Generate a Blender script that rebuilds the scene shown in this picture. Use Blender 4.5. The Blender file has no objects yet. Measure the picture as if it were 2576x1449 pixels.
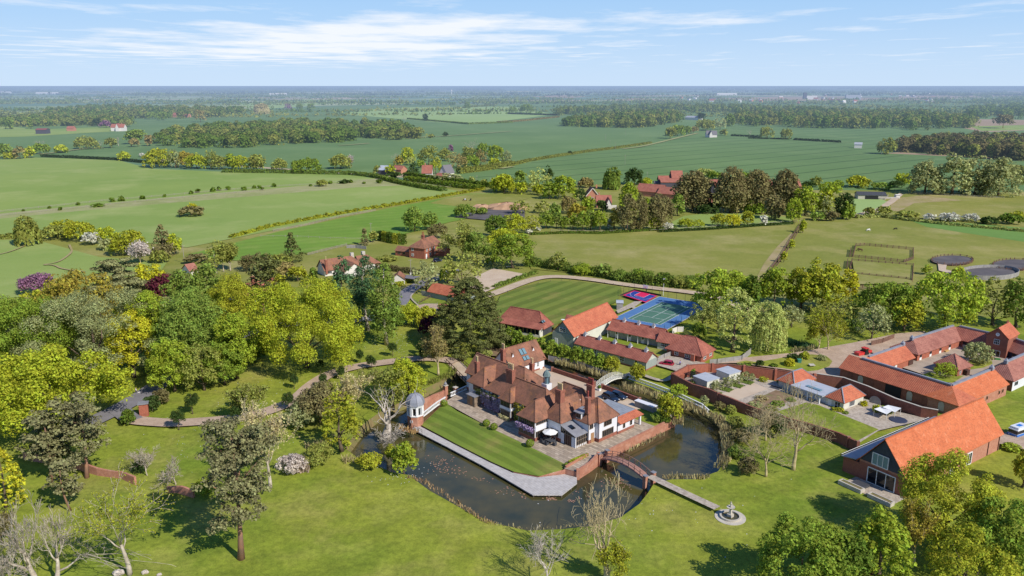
import bpy, bmesh, math, random
import numpy as np
from mathutils import Vector, Matrix
from mathutils.geometry import tessellate_polygon
R_ = math.radians
scene = bpy.context.scene
col = scene.collection
random.seed(7)
# ---------------------------------------------------------------- camera model (70 m up, looking 14.4 degrees down)
FPX, CX, CY, HOR, CAMH = 1987.2, 1288.0, 724.5, 214.2, 70.0
TH = math.atan((CY-HOR)/FPX)
def at(p, z=0.0):
    """ground point (height z) under photo point p"""
    u = (p[0]-CX)/FPX; v = -(p[1]-CY)/FPX
    dy = math.cos(TH)+v*math.sin(TH); dz = -math.sin(TH)+v*math.cos(TH)
    t = (z-CAMH)/dz
    return Vector((u*t, dy*t, z))
def hgt(b, ytop, z0=0.0):
    Y = at(b, z0).y; v = -(ytop-CY)/FPX
    dy = math.cos(TH)+v*math.sin(TH); dz = -math.sin(TH)+v*math.cos(TH)
    return CAMH+dz/dy*Y-z0
def ppm(b, z=0.0):                       # photo pixels per metre across, at that ground point
    w = at(b, z); return FPX/(w.y*math.cos(TH)+(CAMH-z)*math.sin(TH))
def tl(ox, oy, k=.34938):
    return lambda x, y: ((ox+x*k)/1.3587, (oy+y*k)/1.3587)
S = lambda x, y: (x, y)
A = tl(1550,1100); B = tl(2600,1050); C_ = tl(2600,1469); G = tl(1700,700); T1 = tl(850,1150)
W = tl(2240,1130,.2415); H0 = tl(0,1469); H1 = tl(0,1150); J = tl(850,700); K = tl(0,700); R7 = tl(2600,700)
Z = tl(1700,1469); F1 = tl(1680,520,.2329); F2 = tl(2250,520,.27174); FL = tl(0,250); FM = tl(850,250)
FR = tl(2600,250); FC = tl(1700,250); X = tl(2050,980,.138)
J2 = tl(1050,780,.27174); Q = tl(3000,1080,.1941); L3 = tl(1380,1290,.25535)
# ---------------------------------------------------------------- tagging
def tag(o, label=None, cat=None, group=None, kind=None):
    if label: o['label'] = label
    if cat: o['category'] = cat
    if group: o['group'] = group
    if kind: o['kind'] = kind
    return o
def empty(name, loc=(0,0,0), rz=0.0, label=None, cat=None, group=None):
    o = bpy.data.objects.new(name, None); col.objects.link(o)
    o.location = loc; o.rotation_euler = (0,0,rz); o.empty_display_size = .3
    return tag(o, label, cat, group)
def link(name, me, parent=None, m=None):
    o = bpy.data.objects.new(name, me); col.objects.link(o)
    if parent: o.parent = parent
    if m is not None and not me.materials: me.materials.append(m)
    return o
def children(o): return [c for c in col.objects if c.parent == o]
def copy_tree(o, kids=None, parent=None):
    c = o.copy(); col.objects.link(c); c.parent = parent
    for ch, sub in (kids or []):
        d = copy_tree(ch, sub, c)
    return c
def kidtree(o):
    return [(c, kidtree(c)) for c in o.children]
# ---------------------------------------------------------------- mesh builder
class MB:
    def __init__(s): s.v = []; s.f = []
    def add(s, vs, fs):
        n = len(s.v); s.v += [tuple(v) for v in vs]; s.f += [tuple(i+n for i in f) for f in fs]; return s
    def box(s, x0, x1, y0, y1, z0, z1):
        return s.add([(x0,y0,z0),(x1,y0,z0),(x1,y1,z0),(x0,y1,z0),(x0,y0,z1),(x1,y0,z1),(x1,y1,z1),(x0,y1,z1)],
                     [(3,2,1,0),(4,5,6,7),(0,1,5,4),(1,2,6,5),(2,3,7,6),(3,0,4,7)])
    def obox(s, c, ax, ay, az):          # oriented box: centre and three half axes
        c, ax, ay, az = map(Vector, (c, ax, ay, az)); vs = []
        for k in (-1,1):
            for i, j in ((-1,-1),(1,-1),(1,1),(-1,1)): vs.append(c+ax*i+ay*j+az*k)
        return s.add(vs, [(3,2,1,0),(4,5,6,7),(0,1,5,4),(1,2,6,5),(2,3,7,6),(3,0,4,7)])
    def bar(s, p, q, w, h=None):
        p, q = Vector(p), Vector(q); d = q-p
        if d.length < 1e-6: return s
        h = h or w; a = d.normalized(); up = Vector((0,0,1)) if abs(a.z) < .95 else Vector((1,0,0))
        b = a.cross(up).normalized(); c = b.cross(a)
        return s.obox((p+q)/2, d/2, b*w/2, c*h/2)
    def prism(s, poly, z0, z1, cap=True):
        n = len(poly); vs = [(p[0],p[1],z0) for p in poly]+[(p[0],p[1],z1) for p in poly]
        fs = [(i,(i+1)%n,(i+1)%n+n,i+n) for i in range(n)]
        if cap:
            tri = tessellate_polygon([[Vector((p[0],p[1],0)) for p in poly]])
            fs += [tuple(i+n for i in t) for t in tri]
        return s.add(vs, fs)
    def sheet(s, poly, z=None, holes=()):
        loops = [[Vector((p[0],p[1],0)) for p in L] for L in [poly]+list(holes)]
        vs = [(p[0],p[1],(z if z is not None else p[2])) for L in [poly]+list(holes) for p in L]
        fs = []
        for t in tessellate_polygon(loops):
            a, b, c = [Vector(vs[i][:2]+(0,)) for i in t]
            fs.append(tuple(t) if (b-a).cross(c-a).z > 0 else tuple(reversed(t)))
        return s.add(vs, fs)
    def tube(s, pts, rad, n=6, cap=True):
        pts = [Vector(p) for p in pts]; m = len(pts)
        if not hasattr(rad, '__len__'): rad = [rad]*m
        vs = []; prev = None
        for i, p in enumerate(pts):
            d = (pts[min(i+1,m-1)]-pts[max(i-1,0)])
            d = d.normalized() if d.length > 1e-9 else Vector((0,0,1))
            if prev is None:
                up = Vector((0,0,1)) if abs(d.z) < .9 else Vector((1,0,0)); b = d.cross(up).normalized()
            else:
                b = (prev-d*prev.dot(d)); b = b.normalized() if b.length > 1e-6 else d.orthogonal().normalized()
            prev = b; c = d.cross(b)
            for k in range(n):
                t = 2*math.pi*k/n; vs.append(p+(b*math.cos(t)+c*math.sin(t))*rad[i])
        fs = [(i*n+k, i*n+(k+1)%n, (i+1)*n+(k+1)%n, (i+1)*n+k) for i in range(m-1) for k in range(n)]
        if cap: fs += [tuple(range(n-1,-1,-1)), tuple((m-1)*n+k for k in range(n))]
        return s.add(vs, fs)
    def lathe(s, prof, c=(0,0,0), n=16, squash=1.0):
        vs = []; m = len(prof)
        for r, z in prof:
            for k in range(n):
                t = 2*math.pi*(k+.5)/n; vs.append((c[0]+r*math.cos(t), c[1]+r*squash*math.sin(t), c[2]+z))
        fs = [(i*n+k, i*n+(k+1)%n, (i+1)*n+(k+1)%n, (i+1)*n+k) for i in range(m-1) for k in range(n)]
        fs += [tuple(range(n-1,-1,-1)), tuple((m-1)*n+k for k in range(n))]
        return s.add(vs, fs)
    def ball(s, c, r, n=10, m=7):
        rr = r if hasattr(r,'__len__') else (r,r,r); prof = []
        vs = []; 
        for i in range(m+1):
            a = math.pi*i/m
            for k in range(n):
                t = 2*math.pi*k/n
                vs.append((c[0]+rr[0]*math.sin(a)*math.cos(t), c[1]+rr[1]*math.sin(a)*math.sin(t), c[2]-rr[2]*math.cos(a)))
        return s.add(vs, [(i*n+k, i*n+(k+1)%n, (i+1)*n+(k+1)%n, (i+1)*n+k) for i in range(m) for k in range(n)])
    def shell(s, vs, fs, t):             # closed slab: surface vs/fs, thickness t straight down
        n = len(vs); cnt = {}
        for f in fs:
            for a, b in zip(f, f[1:]+f[:1]): cnt[(a,b)] = 1
        allf = [tuple(f) for f in fs]+[tuple(i+n for i in reversed(f)) for f in fs]
        for (a, b) in cnt:
            if (b,a) not in cnt: allf.append((a, a+n, b+n, b))
        return s.add(list(vs)+[(v[0],v[1],v[2]-t) for v in vs], allf)
    def build(s, name, m, parent=None, smooth=False):
        me = bpy.data.meshes.new(name); me.from_pydata(s.v, [], s.f); me.update()
        if smooth: me.shade_smooth()
        return link(name, me, parent, m)
def quads_mesh(name, V, smooth=False):
    V = np.ascontiguousarray(V, dtype=np.float32); n = V.shape[0]; k = V.shape[1]
    me = bpy.data.meshes.new(name)
    me.vertices.add(n*k); me.loops.add(n*k); me.polygons.add(n)
    me.vertices.foreach_set('co', V.reshape(-1))
    me.loops.foreach_set('vertex_index', np.arange(n*k, dtype=np.int32))
    me.polygons.foreach_set('loop_start', np.arange(0, n*k, k, dtype=np.int32))
    me.polygons.foreach_set('loop_total', np.full(n, k, dtype=np.int32))
    me.update(calc_edges=True)
    return me
# ---------------------------------------------------------------- materials
def lin(c, k=1.0):
    return tuple(((x/255/12.92) if x/255 <= .04045 else ((x/255+.055)/1.055)**2.4)*k for x in c)+(1,)
class NT:
    def __init__(s, m):
        s.m = m; m.use_nodes = True; s.t = m.node_tree; s.t.nodes.clear()
    def n(s, typ, **kw):
        nd = s.t.nodes.new(typ)
        for k, v in kw.items():
            if k.startswith('i_'):
                key = k[2:]; key = int(key) if key.isdigit() else key.replace('_', ' ')
                nd.inputs[key].default_value = v
            else: setattr(nd, k, v)
        return nd
    def l(s, a, b): s.t.links.new(a, b)
    def math(s, op, a, b=None, clamp=False):
        nd = s.t.nodes.new('ShaderNodeMath'); nd.operation = op; nd.use_clamp = clamp
        for i, x in enumerate((a, b)):
            if x is None: continue
            if isinstance(x, (int, float)): nd.inputs[i].default_value = x
            else: s.l(x, nd.inputs[i])
        return nd.outputs[0]
    def mix(s, f, a, b, mode='MIX'):
        nd = s.t.nodes.new('ShaderNodeMix'); nd.data_type = 'RGBA'; nd.blend_type = mode; nd.clamp_factor = True
        for sock, x in ((nd.inputs[0], f), (nd.inputs[6], a), (nd.inputs[7], b)):
            if isinstance(x, (int, float)): sock.default_value = x
            elif isinstance(x, tuple): sock.default_value = x
            else: s.l(x, sock)
        return nd.outputs[2]
    def noise(s, vec, scale, detail=3, rough=.55, out='Fac'):
        nd = s.n('ShaderNodeTexNoise'); nd.inputs['Scale'].default_value = scale
        nd.inputs['Detail'].default_value = detail; nd.inputs['Roughness'].default_value = rough
        if vec is not None: s.l(vec, nd.inputs['Vector'])
        return nd.outputs[0 if out == 'Fac' else 1]
    def ramp(s, f, lo, hi):
        nd = s.n('ShaderNodeMapRange'); nd.inputs[1].default_value = lo; nd.inputs[2].default_value = hi
        s.l(f, nd.inputs[0]); return nd.outputs[0]
HAZE = (.32,.44,.66,1)  # air haze painted into far materials as a bluish glow that grows with distance
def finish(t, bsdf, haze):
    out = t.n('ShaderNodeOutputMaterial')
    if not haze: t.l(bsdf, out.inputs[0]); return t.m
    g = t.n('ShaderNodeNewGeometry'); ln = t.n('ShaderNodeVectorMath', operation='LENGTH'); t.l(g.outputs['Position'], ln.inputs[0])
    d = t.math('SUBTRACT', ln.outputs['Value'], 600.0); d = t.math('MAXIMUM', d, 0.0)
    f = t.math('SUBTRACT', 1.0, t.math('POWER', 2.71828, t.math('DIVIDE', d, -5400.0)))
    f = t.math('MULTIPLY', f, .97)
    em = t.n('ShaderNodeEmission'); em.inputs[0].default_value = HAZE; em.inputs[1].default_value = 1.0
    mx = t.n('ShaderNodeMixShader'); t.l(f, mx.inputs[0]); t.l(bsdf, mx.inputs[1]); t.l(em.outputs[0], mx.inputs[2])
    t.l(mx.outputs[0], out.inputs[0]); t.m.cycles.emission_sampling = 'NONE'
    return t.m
ALB = .9
def surf(name, c1, c2=None, scale=.5, rough=.8, haze=False, detail=4, lo=.35, hi=.65, bump=0.0, bscale=8.0, spec=.3, c3=None, s3=4.0, alb=None, metallic=0.0, coord='Object', world=False):
    """plain two-tone noisy surface"""
    m = bpy.data.materials.new(name); t = NT(m); alb = alb or ALB
    if world: vec = t.n('ShaderNodeNewGeometry').outputs['Position']
    else: vec = t.n('ShaderNodeTexCoord').outputs[coord]
    b = t.n('ShaderNodeBsdfPrincipled'); b.inputs['Roughness'].default_value = rough
    b.inputs['Specular IOR Level'].default_value = spec; b.inputs['Metallic'].default_value = metallic
    c = lin(c1, alb)
    if c2:
        c = t.mix(t.ramp(t.noise(vec, scale, detail), lo, hi), c, lin(c2, alb))
        if c3: c = t.mix(t.ramp(t.noise(vec, s3, 3), .5, .72), c, lin(c3, alb))
        t.l(c, b.inputs['Base Color'])
    else: b.inputs['Base Color'].default_value = c
    if bump:
        bp = t.n('ShaderNodeBump'); bp.inputs['Strength'].default_value = bump; bp.inputs['Distance'].default_value = .05
        t.l(t.noise(vec, bscale, 3), bp.inputs['Height']); t.l(bp.outputs[0], b.inputs['Normal'])
    return finish(t, b.outputs[0], haze)
def tiles(name, c1, c2, period=.42, course=.26, deep=.35, c3=None, haze=False):
    """roof tiles: ribs run up the slope, courses across it, weathered in patches"""
    m = bpy.data.materials.new(name); t = NT(m)
    tc = t.n('ShaderNodeTexCoord'); vec = tc.outputs['Object']; sp = t.n('ShaderNodeSeparateXYZ'); t.l(vec, sp.inputs[0])
    g = t.n('ShaderNodeNewGeometry'); vt = t.n('ShaderNodeVectorTransform', vector_type='NORMAL', convert_from='WORLD', convert_to='OBJECT')
    t.l(g.outputs['True Normal'], vt.inputs[0]); sn = t.n('ShaderNodeSeparateXYZ'); t.l(vt.outputs[0], sn.inputs[0])
    sel = t.math('GREATER_THAN', t.math('ABSOLUTE', sn.outputs[0]), t.math('ABSOLUTE', sn.outputs[1]))
    mx = t.n('ShaderNodeMix'); t.l(sel, mx.inputs[0]); t.l(sp.outputs[0], mx.inputs[2]); t.l(sp.outputs[1], mx.inputs[3])
    st = t.math('PINGPONG', t.math('DIVIDE', mx.outputs[0], period), .5); st = t.math('MULTIPLY', st, 2.0)
    co = t.math('FRACT', t.math('DIVIDE', sp.outputs[2], course))
    base = t.mix(t.ramp(t.noise(vec, .45, 4), .36, .66), lin(c1, ALB), lin(c2, ALB))
    base = t.mix(t.ramp(t.noise(vec, 2.6, 4, .7), .45, .8), base, t.mix(.55, base, (.05,.035,.03,1)))
    if c3: base = t.mix(t.math('MULTIPLY', t.ramp(t.noise(vec, .8, 5, .7), .56, .74), .8), base, lin(c3, ALB))
    dk = t.math('MULTIPLY', t.ramp(st, .75, .1), deep); dk2 = t.math('MULTIPLY', t.ramp(co, .25, 0), deep*.6)
    base = t.mix(t.math('MAXIMUM', dk, dk2), base, (.03,.015,.012,1))
    b = t.n('ShaderNodeBsdfPrincipled'); b.inputs['Roughness'].default_value = .85; b.inputs['Specular IOR Level'].default_value = .15
    t.l(base, b.inputs['Base Color'])
    bp = t.n('ShaderNodeBump'); bp.inputs['Strength'].default_value = .5; bp.inputs['Distance'].default_value = .06
    t.l(t.math('ADD', st, t.math('MULTIPLY', co, .5)), bp.inputs['Height']); t.l(bp.outputs[0], b.inputs['Normal'])
    return finish(t, b.outputs[0], haze)
def bricks(name, c1, c2, haze=False, weather=None):
    m = bpy.data.materials.new(name); t = NT(m); vec = t.n('ShaderNodeTexCoord').outputs['Object']
    sp = t.n('ShaderNodeSeparateXYZ'); t.l(vec, sp.inputs[0])
    cz = t.math('FRACT', t.math('DIVIDE', sp.outputs[2], .15))
    base = t.mix(t.ramp(t.noise(vec, 1.3, 5, .7), .35, .65), lin(c1, ALB), lin(c2, ALB))
    base = t.mix(t.ramp(t.noise(vec, 9, 2), .45, .75), base, t.mix(.6, base, (.08,.04,.03,1)))
    base = t.mix(t.math('MULTIPLY', t.ramp(cz, .22, .0), .35), base, (.35,.28,.22,1))
    if weather: base = t.mix(t.math('MULTIPLY', t.ramp(t.noise(vec, .5, 5), .5, .7), .6), base, lin(weather, ALB))
    b = t.n('ShaderNodeBsdfPrincipled'); b.inputs['Roughness'].default_value = .9; b.inputs['Specular IOR Level'].default_value = .1
    t.l(base, b.inputs['Base Color']); return finish(t, b.outputs[0], haze)
def boards(name, c1, c2, period=.2, axis='xy', haze=False):
    """boarding: dark joints every period metres (axis 'z' = horizontal boards)"""
    m = bpy.data.materials.new(name); t = NT(m); vec = t.n('ShaderNodeTexCoord').outputs['Object']
    sp = t.n('ShaderNodeSeparateXYZ'); t.l(vec, sp.inputs[0])
    v = sp.outputs[2] if axis == 'z' else (sp.outputs[0] if axis == 'x' else t.math('ADD', sp.outputs[0], sp.outputs[1]))
    s = t.math('FRACT', t.math('DIVIDE', v, period))
    base = t.mix(t.ramp(t.noise(vec, 1.1, 4), .35, .65), lin(c1, ALB), lin(c2, ALB))
    base = t.mix(t.math('MULTIPLY', t.ramp(s, .2, .0), .55), base, (.04,.04,.04,1))
    b = t.n('ShaderNodeBsdfPrincipled'); b.inputs['Roughness'].default_value = .7; t.l(base, b.inputs['Base Color'])
    return finish(t, b.outputs[0], haze)
def grass(name, c1, c2, c3=None, scale=.03, stripe=None, ang=0, soft=.5, lines=None, dry=None, haze=True, alb=1.0, blade=.35):
    """turf or crop: large patches, small mottling, optional mowing stripes or tramlines"""
    m = bpy.data.materials.new(name); t = NT(m); vec = t.n('ShaderNodeNewGeometry').outputs['Position']
    c = t.mix(t.ramp(t.noise(vec, scale, 6, .6), .36, .64), lin(c1, alb), lin(c2, alb))
    if c3: c = t.mix(t.math('MULTIPLY', t.ramp(t.noise(vec, scale*3.1, 5, .65), .5, .7), .75), c, lin(c3, alb))
    if dry:
        mp0 = t.n('ShaderNodeMapping'); mp0.inputs['Location'].default_value = (37,91,0); t.l(vec, mp0.inputs[0])
        c = t.mix(t.math('MULTIPLY', t.ramp(t.noise(mp0.outputs[0], scale*1.7, 7, .62), .52, .72), .8), c, lin(dry, alb))
    c = t.mix(t.math('MULTIPLY', t.ramp(t.noise(vec, .17, 5, .7), .42, .68), blade*.8), c, t.mix(.5, c, (.05,.075,.012,1)))
    c = t.mix(t.math('MULTIPLY', t.ramp(t.noise(vec, .9, 4, .7), .38, .7), blade), c, t.mix(.55, c, (.02,.035,.008,1)))
    c = t.mix(t.math('MULTIPLY', t.ramp(t.noise(vec, 4.5, 3, .7), .4, .75), blade*.8), c, t.mix(.5, c, (.02,.035,.008,1)))
    if stripe or lines:
        mp = t.n('ShaderNodeMapping'); mp.vector_type = 'TEXTURE'; mp.inputs['Rotation'].default_value = (0,0,ang); t.l(vec, mp.inputs[0])
        sp = t.n('ShaderNodeSeparateXYZ'); t.l(mp.outputs[0], sp.inputs[0])
        wob = t.math('MULTIPLY', t.noise(vec, .05, 2), 2.0)
        y = t.math('ADD', sp.outputs[1], wob)
        if stripe:
            s = t.ramp(t.math('PINGPONG', y, stripe), stripe*.4, stripe*.6)
            c = t.mix(t.math('MULTIPLY', s, soft), c, t.mix(.55, c, (.02,.05,.008,1)))
        if lines:
            s = t.ramp(t.math('PINGPONG', y, lines/2), 2.4, .9)
            c = t.mix(t.math('MULTIPLY', s, .75), c, t.mix(.6, c, (.01,.03,.015,1)))
    b = t.n('ShaderNodeBsdfPrincipled'); b.inputs['Roughness'].default_value = .9; b.inputs['Specular IOR Level'].default_value = .1
    t.l(c, b.inputs['Base Color'])
    bp = t.n('ShaderNodeBump'); bp.inputs['Strength'].default_value = .35; bp.inputs['Distance'].default_value = .15
    t.l(t.noise(vec, 3.0, 4, .7), bp.inputs['Height']); t.l(bp.outputs[0], b.inputs['Normal'])
    return finish(t, b.outputs[0], haze)
def leaf_mat(name, trans=.32, haze=True):
    """foliage: colour comes from each object, varied by clump and by leaf"""
    m = bpy.data.materials.new(name); t = NT(m)
    oi = t.n('ShaderNodeObjectInfo'); vec = t.n('ShaderNodeTexCoord').outputs['Object']; g = t.n('ShaderNodeNewGeometry')
    hsv = t.n('ShaderNodeHueSaturation')
    n1 = t.noise(vec, .45, 2); n2 = g.outputs['Random Per Island']
    val = t.math('ADD', t.math('MULTIPLY', n1, .9), t.math('MULTIPLY', n2, .75)); val = t.math('ADD', val, .2)
    hue = t.math('ADD', t.math('MULTIPLY', n2, .03), t.math('MULTIPLY', n1, .06)); hue = t.math('ADD', hue, .455)
    t.l(hue, hsv.inputs['Hue']); t.l(val, hsv.inputs['Value']); t.l(oi.outputs['Color'], hsv.inputs['Color'])
    d = t.n('ShaderNodeBsdfDiffuse'); tr = t.n('ShaderNodeBsdfTranslucent'); t.l(hsv.outputs[0], d.inputs[0]); t.l(hsv.outputs[0], tr.inputs[0])
    mx = t.n('ShaderNodeMixShader'); mx.inputs[0].default_value = trans; t.l(d.outputs[0], mx.inputs[1]); t.l(tr.outputs[0], mx.inputs[2])
    return finish(t, mx.outputs[0], haze)
def glass_mat(name, c=(25,30,36), rough=.06):
    m = bpy.data.materials.new(name); t = NT(m); b = t.n('ShaderNodeBsdfPrincipled')
    b.inputs['Base Color'].default_value = lin(c); b.inputs['Roughness'].default_value = rough; b.inputs['Specular IOR Level'].default_value = .6
    return finish(t, b.outputs[0], False)
# ---------------------------------------------------------------- vegetation
M = {}
M['leaf'] = leaf_mat('foliage'); M['leaf_hard'] = leaf_mat('needles', .12)
M['bark'] = surf('bark', (120,105,88), (92,78,64), 1.5, .95, True, bump=.4, bscale=6)
M['bark_pale'] = surf('pale bark', (206,194,176), (156,142,124), 1.2, .9, True, bump=.3)
M['bark_pine'] = surf('pine bark', (168,122,96), (132,108,94), .6, .9, False, bump=.4)
M['bark_dead'] = surf('weathered dead wood', (218,208,194), (164,150,136), 1.6, .9, False, bump=.5, bscale=5)
M['bark_gold'] = surf('lichen bark', (206,190,146), (170,152,116), 1.6, .9, True)
def leaf_quads(P, N, size, rng, droop=None, aspect=1.0):
    n = len(P); T = rng.normal(size=(n,3)); N = N/(np.linalg.norm(N,axis=1,keepdims=True)+1e-9)
    T -= N*(T*N).sum(1,keepdims=True); T /= np.linalg.norm(T,axis=1,keepdims=True)+1e-9
    if droop is not None:
        T = np.tile(np.array([[0,0,1.0]]),(n,1))+rng.normal(size=(n,3))*droop
        T /= np.linalg.norm(T,axis=1,keepdims=True); N -= T*(N*T).sum(1,keepdims=True); N /= np.linalg.norm(N,axis=1,keepdims=True)+1e-9
    Bv = np.cross(N,T); s = (size*rng.uniform(.45,1.5,n))[:,None]*.5
    a = T*s*aspect; b = Bv*s
    # slightly cupped, irregular four-cornered sprays
    j = lambda: rng.uniform(.7,1.3,(n,1))
    lift = N*s*.35
    return np.stack([P-a*j(), P-b*j()*1.0+lift, P+a*j(), P+b*j()+lift],1)
def unit(rng, n):
    d = rng.normal(size=(n,3)); return d/np.linalg.norm(d,axis=1,keepdims=True)
def lobes(rng, D, k=9, amp=.22):
    L = unit(rng,k); w = rng.uniform(-.6,1,k)*amp
    return 1+sum(w[i]*np.maximum(0,(D@L[i]))**3 for i in range(k))
def crown_points(kind, Hh, R, hb, leaf, rng, dens=1.0):
    """clusters of leaves over the crown: returns points and normals"""
    Ps, Ns = [], []
    def cluster(cs, rbs, per, up=.35, flat=1.0):
        for c, rb in zip(cs, rbs):
            n = max(3, int(per*(rb/leaf)**2)); d = unit(rng, n); d[:,2] = np.where(rng.random(n)<.55, np.abs(d[:,2]), d[:,2])
            r = rb*rng.uniform(.55,1.05,n)[:,None]; p = c+d*r*np.array([1,1,flat])
            Ps.append(p); nn = d+rng.normal(size=(n,3))*.55+np.array([0,0,up]); Ns.append(nn)
    per = (8.2 if leaf > .5 else 10.5)*dens
    if kind in ('dome','round','bush','loose'):
        rz = (Hh-hb)/2; cz = hb+rz; rb0 = {'dome':.19,'round':.175,'bush':.26,'loose':.16}[kind]*min(R,rz*1.2)
        rb0 = max(rb0, leaf*1.1)
        nb = int(min(430, 2.6*(R*R+2*R*rz)/3*4/(rb0*rb0)/3.0))+8
        if kind == 'loose': nb = int(nb*.75)
        D = unit(rng, nb*2); 
        D = D[D[:,2] > -.75][:nb]
        f = rng.uniform(.74,1.0,len(D)); ins = rng.random(len(D)) < .2; f[ins] = rng.uniform(.35,.7,ins.sum())
        lob = lobes(rng, D, 11, .3 if kind != 'bush' else .2)
        sc = np.array([R,R,rz])-rb0*.8
        c = D*(f*lob)[:,None]*sc; 
        q = D[:,2] < .1; hz = np.hypot(D[:,0],D[:,1])+1e-6; fill = np.where(q,(1-.3*np.minimum(0,D[:,2])**2)/hz,1.0); fill = np.minimum(fill,1.9); c[:,0] *= fill; c[:,1] *= fill
        c += np.array([0,0,cz]); cluster(c, rb0*rng.uniform(.5,1.45,len(c)), per*(.6 if kind == 'loose' else 1))
    elif kind in ('cone','column','cypress'):
        n = int(18+Hh*(4 if kind != 'cypress' else 26)); 
        for i in range(n):
            t = rng.random()**(.8); z = hb+(Hh-hb)*t
            if kind == 'cone': rr = R*(1-t)**.85+.1
            elif kind == 'column': rr = R*max(.12,math.sin(math.pi*min(.97,(.12+.88*t)))**.6)
            else: rr = R*(1-t**2.1)**.7+.15
            a = rng.random()*6.283; q = rr*rng.uniform(.55,.95)
            if kind == 'cypress': q = rr*rng.uniform(.62,1.16)
            rb = max(leaf*1.1, rr*rng.uniform(.3,.5)) if kind != 'cypress' else max(leaf*1.2, R*rng.uniform(.1,.19)*(1-t*.5))
            cluster([np.array([q*math.cos(a),q*math.sin(a),min(z,Hh-rb*.5)])],[rb],per*.75,flat=1.2 if kind=='column' else (.42 if kind=='cypress' else .8))
    elif kind == 'willow':
        nb = 42; D = unit(rng, nb); D[:,2] = np.abs(D[:,2]); c = D*np.array([R*.8,R*.8,(Hh-hb)*.45])*lobes(rng,D,7,.25)[:,None]+np.array([0,0,Hh*.52]); 
        cluster(c, R*.2*rng.uniform(.7,1.3,nb), per)
    elif kind == 'pine':
        nb = 54
        for i in range(nb):
            t = rng.uniform(0,1)**.75; z = hb+(Hh-hb)*(.08+.86*t); rr = R*(.55+.55*math.sin(math.pi*(.15+.75*t)))*rng.uniform(.15,.9); a = rng.random()*6.283
            rb = R*rng.uniform(.24,.4); cs = np.array([rr*math.cos(a),rr*math.sin(a),z]); sub = cs+unit(rng,6)*rb*np.array([.9,.9,.35])
            cluster(sub,[rb*.5]*6,per*.62,up=.7,flat=.6)
    elif kind == 'cedar':
        for lv in range(9):
            t = lv/8; z = hb+(Hh-hb)*(.05+.9*t); rr = R*(1-.62*t**1.4)
            for i in range(int(14*(1-t)+5)):
                a = rng.random()*6.283; q = rr*math.sqrt(rng.random())*1.0
                cluster([np.array([q*math.cos(a),q*math.sin(a),z-.12*q+rng.uniform(-.4,.4)])],[R*.2*rng.uniform(.7,1.2)],per*1.1,up=1.0,flat=.22)
    return np.concatenate(Ps), np.concatenate(Ns)
def skeleton(rng, Hh, R, hb, levels=4, r0=.3, up=.35, nchild=(4,3,3,3), crook=.25, spread=.75, segs=4, lead=.62):
    """branching limbs: list of (points, radii, level)"""
    out = []
    def grow(p, d, L, r, lv):
        pts = [p.copy()]; rad = [r]; n = segs+ (2 if lv == 0 else 0)
        for i in range(n):
            d = d+rng.normal(size=3)*crook*(.35 if lv == 0 else 1)*.5+np.array([0,0,up*.12*(lv>0)]); d /= np.linalg.norm(d)
            p = p+d*L/n; pts.append(p.copy()); rad.append(max(.024, r*(1-(.55 if lv == 0 else .75)*(i+1)/n)))
        out.append((pts, rad, lv))
        if lv >= levels: return
        k = nchild[min(lv,len(nchild)-1)]
        for i in range(k):
            t = rng.uniform(.45 if lv else .55, 1.0) if i else 1.0
            j = min(n, max(1,int(round(t*n)))); q = pts[j]; base = pts[j]-pts[j-1]; base /= np.linalg.norm(base)
            e = rng.normal(size=3); e -= base*(e@base); e /= np.linalg.norm(e)
            sp = spread*rng.uniform(.6,1.25)*(.55 if i == 0 else 1)
            nd = base*math.cos(sp)+e*math.sin(sp); nd[2] += up*.3; nd /= np.linalg.norm(nd)
            grow(q, nd, ((Hh-hb)*rng.uniform(.36,.56) if lv == 0 else L*rng.uniform(.5,.82)), max(.024, rad[j]*(.85 if i == 0 else .62)), lv+1)
    grow(np.zeros(3), np.array([rng.normal()*.05,rng.normal()*.05,1.0]), hb, r0, 0)
    P = np.array([q for s in out for q in s[0]]); zt = P[:,2].max(); rx = np.percentile(np.hypot(P[:,0],P[:,1]),97)
    for pts, rad, lv in out:
        for q in pts:
            k = 1 if lv == 0 else 1
            f = (q[2]-hb)/(zt-hb+1e-6)
            if q[2] > hb: q[2] = hb+(q[2]-hb)*(Hh-hb)/(zt-hb)
            g = R/rx; q[0] *= 1+(g-1)*min(1,max(0,q[2]/hb-.55)*1.6); q[1] *= 1+(g-1)*min(1,max(0,q[2]/hb-.55)*1.6)
    return out
def skel_mesh(sk, minlv=0, maxlv=9, nseg=(8,6,4,3,3,3)):
    mb = MB()
    for pts, rad, lv in sk:
        if minlv <= lv <= maxlv: mb.tube(pts, rad, nseg[min(lv,5)], cap=lv < 2)
    return mb
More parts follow.
